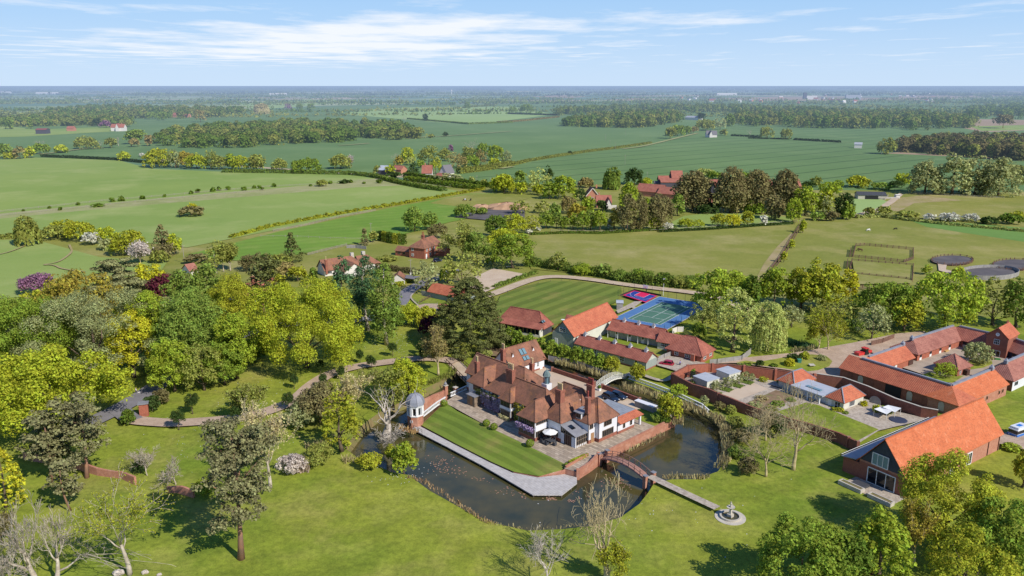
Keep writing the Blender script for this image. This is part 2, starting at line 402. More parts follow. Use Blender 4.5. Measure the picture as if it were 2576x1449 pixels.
# kind: shape, clear-stem fraction, nominal width/height, leaf tone mesh settings
KIND = dict(
 oak=('dome',.1,1.15), maple=('round',.06,.9), shrub=('bush',.0,1.3), loose=('loose',.1,.95), billow=('dome',.02,1), blossom=('bush',.06,1.15),
 poplar=('column',.07,.32), cone=('cone',.05,.55), cypress=('cypress',.03,.75), willow=('willow',.15,.95), pine=('pine',.3,.55),
 cedar=('cedar',.08,1.5), sparse=('sk',.3,.8), bare=('sk',.3,.8), clipped=('bush',.3,.75), dead=('sk',.3,.9), ball=('ballform',0,1))
_cache = {}
def tree_mesh(kind, Hn, wn, leaf, var):
    key = (kind, Hn, round(wn,1), leaf, var)
    if key in _cache: return _cache[key]
    rng = np.random.default_rng(abs(hash((kind,Hn,int(wn*10),int(leaf*100),var)))%2**31 if False else (sum(ord(c) for c in kind)*1009+Hn*131+int(wn*10)*17+int(leaf*100)*7+var*977))
    shape, hbf, _ = KIND[kind]; R = wn/2; hb = max(.15, Hn*hbf)
    far = leaf > .8
    tr = MB(); br = None
    if shape == 'sk':
        lv = 4 if not far else 3
        if kind == 'sparse': sk = skeleton(rng,Hn,R,hb,lv if Hn>4 else 3,Hn*.022,.45,(5,4,3,3),.3,.7)
        elif kind == 'bare': sk = skeleton(rng,Hn,R,hb,lv,Hn*.026,.3,(6,5,4,4),.42,.8)
        else: sk = skeleton(rng,Hn,R,hb*.8,3,Hn*.08,.1,(6,3,2),.55,.8,5)
        tm = skel_mesh(sk,0,1 if not far else 0); bm_ = skel_mesh(sk,2 if not far else 1)
        for pts, rad, l in sk[:1]:
            pass
        cm = None
        if kind == 'sparse':
            tips = [pts[i] for pts, rad, l in sk if l >= 2 for i in range(1,len(pts))]
            tips = np.array(tips); k = 3 if not far else 2
            k += 1; P = np.repeat(tips,k,0)+rng.normal(size=(len(tips)*k,3))*leaf*.9
            cm = quads_mesh(kind+'_leaves', leaf_quads(P, unit(rng,len(P))+np.array([0,0,.4]), leaf*.85, rng))
        res = (tm, bm_, cm)
        a = bpy.data.meshes.new(kind+'_trunk'); a.from_pydata(tm.v,[],tm.f); a.shade_smooth()
        b = bpy.data.meshes.new(kind+'_branches'); b.from_pydata(bm_.v,[],bm_.f); b.shade_smooth()
        _cache[key] = (a,b,cm); return _cache[key]
    # solid crowns: trunk with a few limbs reaching into the crown
    r0 = Hn*.028 if kind not in ('poplar','cone','cypress','pine') else Hn*.02
    top = hb+(Hn-hb)*(.55 if kind in ('oak','maple','loose','shrub','blossom','willow') else .93)
    bend = rng.normal(size=2)*Hn*(.02 if kind != 'pine' else .05)
    zs = np.linspace(0,top,6); tr.tube([(bend[0]*math.sin(z/top*3),bend[1]*math.sin(z/top*2.5),z-.1) for z in zs],[r0*1.35]+[r0*(1-.75*z/top) for z in zs[1:]],7)
    if kind in ('oak','loose','pine','willow') and not far:
        for i in range(7):
            a = i*.9+rng.random()*.6; z0 = hb*rng.uniform(.85,1.0)+(Hn-hb)*rng.uniform(0,.25 if kind != 'pine' else .7); q = R*rng.uniform(.45,.75)
            z1 = min(Hn*.9, z0+q*rng.uniform(.5,1.1))
            tr.tube([(0,0,z0),(q*.45*math.cos(a),q*.45*math.sin(a),z0+(z1-z0)*.4),(q*math.cos(a+.2),q*math.sin(a+.2),z1)],[r0*.45,r0*.3,r0*.1],5,cap=False)
    a = bpy.data.meshes.new(kind+'_trunk'); a.from_pydata(tr.v,[],tr.f); a.shade_smooth()
    if shape == 'ballform':
        d = unit(rng, int(9*(R/leaf)**2*4)); P = d*np.array([R,R,Hn/2])*rng.uniform(.93,1.03,(len(d),1))+np.array([0,0,Hn/2]); Nn = d+rng.normal(size=d.shape)*.35
        V = leaf_quads(P,Nn,leaf,rng)
    else:
        P, Nn = crown_points(shape, Hn, R, -.16*Hn if kind == 'billow' else -.05*Hn if far and kind in ('oak','maple','loose') else hb*(.75 if kind != 'clipped' else 1), leaf, rng); q = P[:,2] > .1; P = P[q]; Nn = Nn[q]
        V = leaf_quads(P, Nn, leaf, rng)
        if shape == 'willow':
            nb = int(70*R); ang = rng.random(nb)*6.283; q = R*np.sqrt(rng.uniform(.15,1,nb)); ztop = hb+(Hn-hb)*(.25+.6*np.sqrt(np.clip(1-(q/R)**2,0,1))*rng.uniform(.6,1,nb)); zl = np.maximum(hb*.3, ztop-Hn*rng.uniform(.2,.55,nb))
            k = 16 if leaf < .5 else 7; t = rng.random((nb,k)); z = zl[:,None]+(ztop-zl)[:,None]*t
            P2 = np.stack([(q[:,None]*np.cos(ang)[:,None]*(1.04-.06*t)),(q[:,None]*np.sin(ang)[:,None]*(1.04-.06*t)),z],-1).reshape(-1,3)
            P2 += rng.normal(size=P2.shape)*.12; Nn2 = np.stack([np.repeat(np.cos(ang),k),np.repeat(np.sin(ang),k),np.full(nb*k,.3)],-1)+rng.normal(size=P2.shape)*.5
            V = np.concatenate([V, leaf_quads(P2,Nn2,leaf,rng,droop=.2,aspect=1.9)])
    cm = quads_mesh(kind+'_crown', V)
    _cache[key] = (a,None,cm); return _cache[key]
BARK = dict(pine='bark_pine', bare='bark_pale', dead='bark_dead', sparse='bark_gold')
TREES = []
def tree_at(loc, Hh, w, kind, c, name, label, cat='tree', group=None, bark=None, rz=None, lean=0, k=None, leafk=1.0):
    d = Vector((loc[0],loc[1],0)).length
    leaf = .32 if d < 235 else .62 if d < 420 else 1.0 if d < 900 else 1.8
    if kind in ('ball','clipped'): leaf = .16 if d < 260 else .4
    if kind in ('sparse','blossom') and d < 230: leaf = .3
    if Hh < 4.5 and d < 300 and kind not in ('ball','clipped'): leaf = .24
    leaf = round(leaf*leafk, 2)
    Hn = min((1,2,3,5,8,12,16,22), key=lambda q: abs(math.log(q/Hh)))
    wr = w/Hh; wn = Hn*min((.3,.5,.75,1.0,1.35,1.9), key=lambda q: abs(math.log(q/wr)))
    var = random.randrange(3 if d > 400 else 2) if leaf >= .6 else random.randrange(2)
    a, b, cm = tree_mesh(kind, Hn, wn, leaf, var)
    r = empty(name, loc, random.uniform(0,6.28) if rz is None else rz, label, cat, group)
    r.scale = (w/wn, w/wn, Hh/Hn)
    if lean: r.rotation_euler.x = lean
    bm_ = M[bark or BARK.get(kind,'bark')]
    def ln(nm, me, m):
        o = bpy.data.objects.new(nm, me); col.objects.link(o); o.parent = r
        if not me.materials: me.materials.append(m)
        elif me.materials[0] != m: o.material_slots[0].link = 'OBJECT'; o.material_slots[0].material = m
        return o
    if kind != 'ball': ln('trunk', a, bm_)
    if b: ln('branches', b, bm_)
    if cm:
        o = ln('crown', cm, M['leaf_hard'] if kind in ('pine','cypress','cedar','cone') else M['leaf'])
        k = random.uniform(1.14,1.42)
        cc = lin(c, ALB*k); o.color = cc
    return r
# tone names -> sRGB look of the lit crown
TONE = dict(gold=(162,164,54), lime=(168,174,54), yel=(184,180,52), bright=(150,164,56), green=(130,148,56), mid=(126,144,64), deep=(102,122,48), dark=(70,88,46),
 olive=(146,150,74), pale=(174,180,102), grey=(158,162,108), brown=(152,138,86), umber=(126,118,78), purple=(146,106,130), claret=(96,46,58), white=(200,198,180), pinkw=(190,178,168),
 pineg=(126,124,86), conif=(98,102,58), cedar=(126,126,84), rust=(160,146,62), teal=(88,118,78), straw=(190,176,128), far=(108,132,56), farb=(126,136,68))
def T(fn, x, yb, yt, w, kind, tone, name, label, cat='tree', group=None, base=None, **kw):
    """tree standing at tile point (x, yb), reaching up to yt, w wide (all in that tile's pixels)"""
    p = fn(x, yb); Hh = max(.5, hgt(p, fn(x, yt)[1])); wd = (fn(x+w, yb)[0]-p[0])/ppm(p)
    if kind in ('oak','maple','loose','billow','willow','blossom'): wd *= 1.1; Hh *= 1.02
    elif kind in ('shrub','poplar','pine','bare','sparse','dead'): wd *= 1.1
    return tree_at(at(p), Hh, wd, kind, TONE[tone] if isinstance(tone,str) else tone, name, label, cat, group, **kw)
# hedges: leafy boxes along a line
def hedge_mesh(pts, w, h, leaf, rng, rag=.25):
    Ps, Ns = [], []
    for a, b in zip(pts, pts[1:]):
        a = np.array(a[:2]); b = np.array(b[:2]); L = np.linalg.norm(b-a); t = (b-a)/max(L,1e-6); nr = np.array([-t[1],t[0]])
        n = int(3.0*L*(w+2*h)/(leaf*leaf*.8))+6; s = rng.random(n); u = rng.random(n)*(w+2*h)
        side = np.where(u<h,-1,np.where(u<h+w,0,1)); off = np.where(side==0,(u-h)-w/2,side*w/2); z = np.where(side==0,h,np.where(u<h,u,u-h-w))
        hv = 1+rag*np.sin(s*L*.9+rng.random()*6)*.5+rng.normal(size=n)*rag*.35
        p = a+np.outer(s,b-a)+nr*(off*(1+rng.normal(size=n)*rag*.3))[:,None]
        Ps.append(np.column_stack([p,z*hv])); nn = np.column_stack([np.outer(side,nr),(side==0)*1.0+.3])+rng.normal(size=(n,3))*.5; Ns.append(nn)
    return quads_mesh('hedge', leaf_quads(np.concatenate(Ps),np.concatenate(Ns),leaf,rng))
HC = [0]
def hedge(pts, w, h, tone, label, name='hedge', group=None, rag=.25, cat='hedge', world=False):
    P = [Vector(p) if world else at(p) for p in pts]; c = P[len(P)//2]; d = c.length; HC[0] += 1
    leaf = .3 if d < 260 else .5 if d < 420 else .9 if d < 900 else 1.8
    if h < 1: leaf = .2
    me = hedge_mesh([p-P[0] for p in P], w, h, leaf, np.random.default_rng(HC[0]), rag)
    o = link(name, me, None, M['leaf']); o.location = P[0]; o.color = lin(TONE[tone], ALB)
    return tag(o, label, cat, group)
def reeds(pts, w, h, tone, name, per=14, label=None):
    rng = np.random.default_rng(HC[0]+500); HC[0] += 1; V = []
    P = [at(p) if len(p) == 2 else Vector(p) for p in pts]
    for a, b in zip(P, P[1:]):
        L = (b-a).length; n = int(L*w*per); t = rng.random(n)[:,None]; d = np.array(b-a)/L; nr = np.array([-d[1],d[0],0])
        q = np.array(a)+t*np.array(b-a)+nr*((rng.random((n,1))-.5)*w); hh = h*rng.uniform(.5,1.1,(n,1))*(.6+.4*np.sin(t*L*.7+rng.random()*6)**2)
        ang = rng.random(n)*6.283; s = np.column_stack([np.cos(ang),np.sin(ang),np.zeros(n)])*rng.uniform(.05,.13,(n,1)); lean = np.column_stack([rng.normal(size=(n,2))*.22,np.ones(n)])*hh
        V.append(np.stack([q-s,q+s,q+lean+s*.5,q+lean-s*.5],1))
    o = link(name, quads_mesh(name,np.concatenate(V)), None, M['leaf']); o.color = lin(TONE[tone] if isinstance(tone,str) else tone, ALB)
    return tag(o, label, None, None, 'stuff')
# woods and far belts read as one mass: one object each
def wood(poly, Hh, n, tones, name, label, leaf=2.0, cr=(3,8), world=False):
    rng = np.random.default_rng(HC[0]+900); HC[0] += 1
    P = [np.array((p if world else at(p))[:2]) for p in poly]; lo = np.min(P,0); hi = np.max(P,0)
    from mathutils.geometry import intersect_point_tri_2d
    def inside(q):
        c = False; j = len(P)-1
        for i in range(len(P)):
            if (P[i][1] > q[1]) != (P[j][1] > q[1]) and q[0] < (P[j][0]-P[i][0])*(q[1]-P[i][1])/(P[j][1]-P[i][1])+P[i][0]: c = not c
            j = i
        return c
    pts = []
    while len(pts) < n:
        q = lo+rng.random(2)*(hi-lo)
        if inside(q): pts.append(q)
    groups = [[] for _ in tones]
    for q in pts:
        R = rng.uniform(*cr); hh = Hh*rng.uniform(.7,1.08); nl = int(2.2*12.5*R*R/(leaf*leaf)); d = unit(rng,nl); d[:,2] = np.where(rng.random(nl)<.7,np.abs(d[:,2]),d[:,2])
        p = d*np.array([R,R,hh*.42])*(lobes(rng,d,6,.3)*rng.uniform(.75,1.05,nl))[:,None]+np.array([q[0],q[1],hh*.55])
        # understorey
        m = nl//4; pu = np.column_stack([q+rng.normal(size=(m,2))*R*.7, rng.random(m)*hh*.4])
        p = np.concatenate([p,pu]); nn = np.concatenate([d+rng.normal(size=d.shape)*.4+np.array([0,0,.3]), unit(rng,m)])
        groups[rng.integers(len(tones))].append(leaf_quads(p,nn,leaf,rng))
    me = None
    V = [np.concatenate(g) for g in groups if g]
    me = quads_mesh(name, np.concatenate(V)); ids = np.concatenate([np.full(len(v),i,dtype=np.int32) for i, v in enumerate(V)])
    for tn in tones: me.materials.append(wood_mat(tn))
    me.polygons.foreach_set('material_index', ids)
    o = link(name, me); return tag(o, label, None, None, 'stuff')
_wm = {}
def wood_mat(tn):
    if tn in _wm: return _wm[tn]
    m = bpy.data.materials.new('wood '+tn); t = NT(m); g = t.n('ShaderNodeNewGeometry'); vec = g.outputs['Position']
    c = lin(TONE[tn], ALB); h = t.n('ShaderNodeHueSaturation'); h.inputs['Color'].default_value = c
    t.l(t.math('ADD', t.math('MULTIPLY', g.outputs['Random Per Island'], .4), t.math('ADD', t.math('MULTIPLY', t.noise(vec,.05,3), .7), .5)), h.inputs['Value'])
    d = t.n('ShaderNodeBsdfDiffuse'); t.l(h.outputs[0], d.inputs[0]); tr = t.n('ShaderNodeBsdfTranslucent'); t.l(h.outputs[0], tr.inputs[0])
    mx = t.n('ShaderNodeMixShader'); mx.inputs[0].default_value = .25; t.l(d.outputs[0],mx.inputs[1]); t.l(tr.outputs[0],mx.inputs[2])
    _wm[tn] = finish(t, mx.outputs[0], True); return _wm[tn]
# ---------------------------------------------------------------- materials of the setting
def ang_of(p, q): a = at(p); b = at(q); return math.atan2(b.y-a.y, b.x-a.x)
M['lawn'] = grass('lawn', (164,168,62), (130,150,50), (176,176,82), .026, dry=(184,170,96), blade=.75, stripe=3.4, ang=.5, soft=.13)
M['gravel'] = surf('gravel', (198,174,152), (180,156,134), .35, .95, True, 5, bump=.25, bscale=14, c3=(164,140,120), s3=2.2)
M['track'] = surf('sandy track', (206,186,160), (190,168,142), .3, .95, True, 5, c3=(176,152,126), s3=1.8)
M['sand'] = surf('arena sand', (208,188,164), (196,174,150), .2, .95, True)
M['asphalt'] = surf('asphalt', (138,134,138), (124,121,124), .5, .9, True, 5, bump=.1, bscale=20)
M['menage'] = surf('dark riding surface', (110,104,104), (90,86,88), .15, .95, True)
M['paving'] = surf('stone paving', (190,176,158), (160,147,132), 1.1, .9, True, 5, c3=(206,194,178), s3=2.6)
M['yard'] = surf('stable yard concrete', (186,168,148), (168,152,134), .4, .9, True, 5)
M['soil'] = surf('bare earth bank', (150,124,98), (128,104,80), .6, .95, True, 5, c3=(120,124,72), s3=.9)
M['bank'] = surf('grassy bank', (118,118,66), (134,116,80), .8, .95, False, 5)
M['stripe'] = None
C_TEAL = dict(c1=(110,136,84), c2=(98,125,76), c3=(121,143,92), scale=.004)
M['crop'] = grass('winter crop', lines=None, blade=.12, **C_TEAL)
M['cropline'] = grass('winter crop with tramlines', lines=34, ang=ang_of((1320,440),(2000,382)), blade=.12, **C_TEAL)
M['past1'] = grass('ley pasture', (146,162,88), (130,152,78), (162,170,106), .006, blade=.12)
M['past2'] = grass('pale field', (154,176,110), (146,170,104), None, .004, blade=.1)
M['past3'] = grass('grazed paddock', (148,146,74), (130,136,62), (168,158,98), .012, dry=(182,168,118), blade=.3)
M['past4'] = grass('hay paddock', (122,152,62), (112,144,56), (142,158,78), .02, stripe=4.2, ang=ang_of(J2(100,150),J2(700,100)), soft=.16, blade=.2)
M['past5'] = grass('lush grass', (108,142,70), (116,148,76), None, .02, blade=.25)
M['brown'] = surf('ploughed field', (176,152,124), (164,140,112), .003, .95, True, world=True)
M['verge'] = grass('dry verge', (168,166,118), (150,156,98), (182,172,136), .03, blade=.3)
M['mown'] = grass('mown striped lawn', (124,134,60), (112,128,56), None, .05, stripe=2.9, ang=ang_of(G(500,1090),G(1000,900)), soft=.55, dry=(158,142,84), blade=.2)
M['dirt'] = grass('worn ground', (174,154,118), (156,146,88), (184,164,130), .05, haze=True, blade=.3)
M['rape'] = surf('rape in flower', (226,204,110), None, haze=True)
def ground_mat():
    m = bpy.data.materials.new('countryside'); t = NT(m); vec = t.n('ShaderNodeNewGeometry').outputs['Position']
    mp = t.n('ShaderNodeMapping'); mp.inputs['Scale'].default_value = (1,1.35,1); mp.inputs['Rotation'].default_value = (0,0,.35); t.l(vec, mp.inputs[0])
    v = t.n('ShaderNodeTexVoronoi'); v.inputs['Scale'].default_value = .0021; v.inputs['Randomness'].default_value = .85; t.l(mp.outputs[0], v.inputs['Vector'])
    sp = t.n('ShaderNodeSeparateColor'); t.l(v.outputs['Color'], sp.inputs[0]); r = sp.outputs[0]
    cr = t.n('ShaderNodeValToRGB'); cr.color_ramp.interpolation = 'CONSTANT'; e = cr.color_ramp.elements
    e[0].color = lin((92,130,98), ALB); e[1].position = .3; e[1].color = lin((104,138,96), ALB)
    for p, c in ((.42,(150,168,108)),(.55,(96,130,92)),(.66,(170,178,128)),(.78,(136,156,102)),(.88,(190,170,138)),(.95,(120,138,98))):
        q = e.new(p); q.color = lin(c, ALB)
    t.l(r, cr.inputs[0]); c = t.mix(t.math('MULTIPLY', t.ramp(t.noise(vec,.01,5),.4,.7), .25), cr.outputs[0], (.12,.16,.07,1))
    b = t.n('ShaderNodeBsdfPrincipled'); b.inputs['Roughness'].default_value = .95; t.l(c, b.inputs['Base Color'])
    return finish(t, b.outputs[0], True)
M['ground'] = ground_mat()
def water_mat(name, c1, c2, sc=.12):
    m = bpy.data.materials.new(name); t = NT(m); vec = t.n('ShaderNodeNewGeometry').outputs['Position']; b = t.n('ShaderNodeBsdfPrincipled')
    t.l(t.mix(t.ramp(t.noise(vec,sc,4),.38,.66), lin(c1,.7), lin(c2,.7)), b.inputs['Base Color']); b.inputs['Roughness'].default_value = .09; b.inputs['Specular IOR Level'].default_value = .5
    bp = t.n('ShaderNodeBump'); bp.inputs['Strength'].default_value = .05; bp.inputs['Distance'].default_value = .05; t.l(t.noise(vec,1.6,3), bp.inputs['Height']); t.l(bp.outputs[0], b.inputs['Normal'])
    return finish(t, b.outputs[0], False)
M['water'] = water_mat('moat water', (66,70,48), (106,96,54))
# ---------------------------------------------------------------- ground with the moat cut out of it
MO = Vector((4.6,145.8,0)); MA = R_(-47); mc, ms = math.cos(MA), math.sin(MA)
def mf(u, v, z=0.0): return Vector((MO.x+u*mc-v*ms, MO.y+u*ms+v*mc, z))
MOAT = [at(p) for p in ((868,1128),(890,1096),(915,1066),(965,1030),(1010,1012),(1052,988),(1100,962),(1130,940),(1141,918))]+ \
       [mf(-43,14), mf(-44,26), mf(-40,41), mf(-28,43), mf(-14,42.6)] + \
       [at(p) for p in (A(1660,560),A(1900,640),A(2200,770),A(2400,812),(1772,1024),(1808,1050),(1830,1072),(1826,1098),(1833,1145),(1806,1186),(1750,1206),(1690,1206),(1645,1216),(1630,1240),(1608,1268),(1560,1302),(1482,1324),(1418,1331),(1328,1335),(1251,1318),(1180,1290),(1120,1256),(1080,1234),(1048,1210),(1035,1196),(985,1188),(950,1172),(900,1152))]
MOAT = [Vector((p.x,p.y,0)) for p in MOAT]
if sum(a.x*b.y-b.x*a.y for a, b in zip(MOAT, MOAT[1:]+MOAT[:1])) < 0: MOAT.reverse()
WZ = -1.6
def structure(name, mb, m): return tag(mb.build(name, m), kind='structure')
g = MB(); BIG = 70000.0
g.sheet([(-BIG,-300,0),(BIG,-300,0),(BIG,BIG,0),(-BIG,BIG,0)], 0, [[tuple(p) for p in MOAT]]); structure('ground', g, M['ground'])
LAWN = [at(p) for p in ((-600,770),(0,745),(230,690),(430,655),(560,640),(700,650),(820,648),(1000,625),(1330,676),(1760,742),(1960,735),(2130,742),(2600,700),(3300,760),(3400,1460),(1288,1600),(-900,1460))]
MOAT2 = [p+Vector(((MOAT[(i+1)%len(MOAT)]-MOAT[i-1]).y, -(MOAT[(i+1)%len(MOAT)]-MOAT[i-1]).x,0)).normalized()*.02 for i, p in enumerate(MOAT)]
structure('lawn', MB().sheet([tuple(p) for p in LAWN], .03, [[tuple(p) for p in MOAT2]]), M['lawn'])
bk = MB(); n = len(MOAT); inn = []
for i, p in enumerate(MOAT):
    d = MOAT[(i+1)%n]-MOAT[i-1]; inn.append(p+Vector((-d.y,d.x,0)).normalized()*.9+Vector((0,0,WZ-.4)))
bk.add([(p.x,p.y,.03) for p in MOAT]+inn, [(i,(i+1)%n,(i+1)%n+n,i+n) for i in range(n)]); structure('bank', bk, M['bank'])
xs = [p.x for p in MOAT]; ys = [p.y for p in MOAT]
structure('water', MB().sheet([(min(xs)-3,min(ys)-3),(max(xs)+3,min(ys)-3),(max(xs)+3,max(ys)+3),(min(xs)-3,max(ys)+3)], WZ), M['water'])
# ---------------------------------------------------------------- fields, seen to the horizon
fz = [.05]
def field(name, pts, m, dz=.012):
    fz[0] += dz
    return structure(name, MB().sheet([tuple(at(p))[:2] for p in pts], fz[0]), M[m])
def ribbon(name, pts, w, m, world=False, z=None, kerb=None):
    P = [Vector(p) for p in pts] if world else [at(p) for p in pts]
    # smooth the centre line
    for _ in range(2):
        Qn = [P[0]]
        for a, b in zip(P, P[1:]): Qn += [a*.75+b*.25, a*.25+b*.75]
        P = Qn+[P[-1]]
    vs = []
    if z is None: fz[0] += .012; z = fz[0]
    for i, p in enumerate(P):
        d = P[min(i+1,len(P)-1)]-P[max(i-1,0)]; nr = Vector((-d.y,d.x,0)).normalized()*(w/2); vs += [(p+nr)[:2]+(z,), (p-nr)[:2]+(z,)]
    return structure(name, MB().add(vs, [(2*i+1,2*i+3,2*i+2,2*i) for i in range(len(P)-1)]), m if not isinstance(m,str) else M[m])
field('rough_grass', [(-700,560),(0,540),(1100,470),(1800,440),(2576,460),(3500,480),(3600,820),(2576,800),(1400,760),(700,720),(0,780),(-800,800)], 'past3')
field('crop_field', [(-900,300),(430,285),(860,266),(1290,262),(1700,250),(2700,250),(3600,330),(3600,480),(2576,470),(2300,470),(2000,466),(1700,448),(1230,468),(1130,440),(880,436),(400,400),(0,402),(-900,420)], 'crop')
field('crop_field', [(1196,446),(1420,388),(1725,343),(1850,343),(2050,352),(2215,362),(2235,388),(2576,416),(2900,440),(2900,500),(2300,480),(2000,478),(1700,462),(1230,468)], 'cropline')
field('crop_field', [(1838,318),(1910,316),(2310,330),(2290,362),(2120,358),(1990,349),(1840,342)], 'cropline')
field('pale_field', [(862,287),(905,277),(1020,270),(1290,268),(1395,288),(1200,312),(1120,309)], 'past2')
field('pale_field', [(600,262),(760,250),(900,252),(760,268),(640,276)], 'past2')
field('ploughed_field', [(2228,386),(2400,394),(2700,412),(2700,402),(2420,392),(2260,383)], 'brown')
field('ploughed_field', [(2465,300),(2700,304),(2700,322),(2480,333),(2420,322)], 'brown')
field('ploughed_field', [(1505,252),(1600,247),(1720,252),(1600,254)], 'brown')
field('ploughed_field', [(1780,247),(1950,243),(2230,246),(2360,236),(2700,224),(2700,236),(2300,252),(1900,254)], 'brown')
field('ploughed_field', [(1330,243),(1420,239),(1490,243),(1420,247)], 'brown')
field('grass_field', [(-200,290),(90,326),(250,320),(330,312),(300,330),(60,344),(-200,350)], 'past1')
field('grass_field', [(2440,318),(2700,312),(2700,324),(2470,330)], 'past1')
field('pasture', [(-500,404),(0,402),(90,397),(170,399),(300,404),(380,425),(600,434),(880,440),(960,452),(700,474),(400,500),(200,519),(0,538),(-400,565)], 'past1')
field('verge', [(-400,566),(0,538),(400,500),(700,474),(960,450),(1100,458),(1150,472),(1020,470),(900,474),(640,494),(400,514),(150,536),(0,551),(-400,586)], 'verge')
field('pasture', [(-400,588),(0,551),(150,536),(400,514),(640,494),(900,472),(1060,465),(1168,484),(1020,510),(700,578),(470,624),(300,604),(90,590),(0,600),(-400,620)], 'past1')
field('hay_paddock', [(470,642),(700,584),(1000,520),(1180,488),(1290,486),(1300,510),(1230,540),(1130,560),(1060,580),(940,606),(840,622),(760,640),(620,660)], 'past4')
field('horse_paddock', [(1120,500),(1180,490),(1290,486),(1330,500),(1220,528),(1080,512)], 'past3')
field('meadow', [(-500,640),(0,605),(80,602),(250,648),(420,662),(400,690),(230,706),(80,746),(-500,800)], 'past1')
field('paddock', [(1325,590),(1420,586),(1700,582),(2004,566),(1985,600),(1945,660),(1915,702),(1800,712),(1560,700),(1336,678),(1320,640)], 'past3')
field('paddock', [(2020,566),(2100,553),(2300,558),(2700,590),(2800,720),(2200,735),(2110,720),(1985,690),(1940,720),(1935,700)], 'past3')
field('paddock', [(2180,496),(2250,490),(2420,486),(2800,480),(2800,600),(2400,556),(2150,545)], 'past3')
field('lush_grass', [(2290,556),(2420,562),(2800,592),(2800,640),(2576,610),(2430,588),(2330,572)], 'past5')
field('grass_strip', [(2135,500),(2210,498),(2235,510),(2200,535),(2140,545)], 'past2')
field('orchard_grass', [(1690,560),(1720,545),(1800,535),(2000,548),(1990,566),(1840,574),(1700,578)], 'past1')
for pts in ([(1900,706),(1922,664),(1955,622),(1990,588),(1996,592),(1966,640),(1944,672),(1936,706)], [(2235,530),(2250,500),(2330,492),(2420,506),(2300,512),(2262,534)]):
    field('bare_ground', pts, 'dirt')
# hazy strips of rape and stubble near the horizon
for x0, x1, y in ((1275,1330,230.5),(1795,1860,225),(1530,1555,224.5),(1890,1960,227)):
    field('rape_field', [(x0,y+1.0),(x1,y+.8),(x1,y-.6),(x0,y-.5)], 'rape')
# ---------------------------------------------------------------- roads, drives, yards
ribbon('road', [(1150,680),(1085,706),(1040,724),(1016,746),(1000,778),(940,806),(800,812),(650,826),(520,888),(425,952),(372,990),(305,1030),(200,1080)], 5.2, 'asphalt')
ribbon('drive', [J2(1400,985),J2(1340,935),J2(1295,880),J2(1330,835)], .5, 'paving')
field('gravel_apron', [J2(1380,985),J2(1480,968),J2(1640,972),J2(1700,1060),J2(1500,1100),J2(1330,1010)], 'gravel')
ribbon('drive', [(322,1058),(352,1063),(386,1066),(437,1069),(488,1066),(566,1060),(651,1046),(703,1028),(739,1013),(760,996),(782,974),(821,948),(857,935),(908,923),(985,913),(1047,905),(1101,905),(1148,913)], 4.0, 'gravel')
ribbon('drive', [(300,1035),(318,1048),(335,1062)], 4.2, 'asphalt')
ribbon('track', [G(-120,905),G(20,862),G(200,788),G(400,722),G(600,708),G(900,737),G(1200,783),G(1500,822),G(1950,872),(1800,750),(1900,790)], 4.4, 'track')
field('arena', [(1160,716),(1241,678),(1319,692),(1264,720),(1220,738)], 'sand')
field('mown_lawn', [G(30,900),G(250,812),G(500,762),G(800,762),G(1210,815),G(1215,880),G(1170,960),G(1000,1040),G(600,1180),G(560,1215),G(300,1260),G(-40,1060)], 'mown')
field('riding_ground', [J(2010,130),J(2220,60),J(2420,15),J(2700,25),J(2700,130),J(2420,168),J(2250,150)], 'menage')
field('yard', [W(0,460),W(190,385),W(420,420),W(640,468),W(770,500),W(560,590),W(330,612),W(190,566),W(30,520)], 'paving')
field('gravel_yard', [W(760,492),W(1200,415),W(1890,345),B(270,472),B(500,435),B(900,365),B(1330,275),B(1600,250),B(1650,330),B(1300,440),B(1000,560),B(800,700),B(690,720),B(470,680),B(430,660),B(0,596),W(1150,486)], 'gravel')
field('green', [B(-40,556),B(130,528),B(280,500),B(500,480),B(640,496),B(700,548),B(668,598),B(560,636),B(450,650),B(180,612),B(-40,585),W(1140,480),W(1280,452)], 'lawn')
field('stable_yard', [B(1230,560),B(1500,430),B(1900,370),B(2200,400),B(2700,430),B(2500,620),B(2260,660),B(1900,780)], 'yard')
field('green', [B(2000,570),B(2060,530),B(2150,520),B(2260,545),B(2265,575),B(2170,615),B(2050,630)], 'lawn')
field('green', [B(1560,690),B(1650,655),B(1800,700),B(1990,690),B(1880,760),B(1760,755)], 'lawn')
ribbon('path', [A(1655,560),A(1700,535),A(1790,508),A(1900,560),A(2060,605),A(2130,560),A(2230,500)], 1.3, 'paving')
for pts in ([K(840,668),K(600,640),K(540,600),K(400,600),K(560,578),K(640,530),K(712,470),K(690,425),K(680,400)],[K(0,495),K(120,465),K(260,405)]): ribbon('trail', pts, .9, 'dirt')
ribbon('path', [mf(24.4,5.4),mf(31,5.0),mf(39.2,4.7)], 1.7, 'paving', world=True)
field('terrace_garden', [W(300,790),W(450,690),W(740,625),W(1000,640),W(1500,720),W(2000,800),B(520,790),B(800,860),B(1040,930),B(1300,1040),B(1640,1120),B(1150,1235),B(940,1370),B(760,1300),B(480,1200),W(1700,1290),W(1260,1150),W(930,1050),W(740,960),W(520,890)], 'paving')
field('garden_gravel', [W(880,950),W(1390,778),W(1590,862),W(1110,1040)], 'sand')
field('flower_bed', [W(1230,1090),W(1700,880),W(2000,960),W(1620,1190),W(1350,1180)], 'soil')
field('garden_lawn', [B(160,1050),B(440,960),B(560,985),B(1150,1225),B(930,1345),B(700,1290),B(380,1170)], 'lawn')
field('drive', [B(2330,1275),B(2420,1245),B(2700,1290),B(2700,1450),B(2480,1400),B(2330,1365)], 'gravel')
field('earth', [(1195,898),(1220,880),(1260,868),(1300,872),(1290,894),(1250,902)], 'soil')
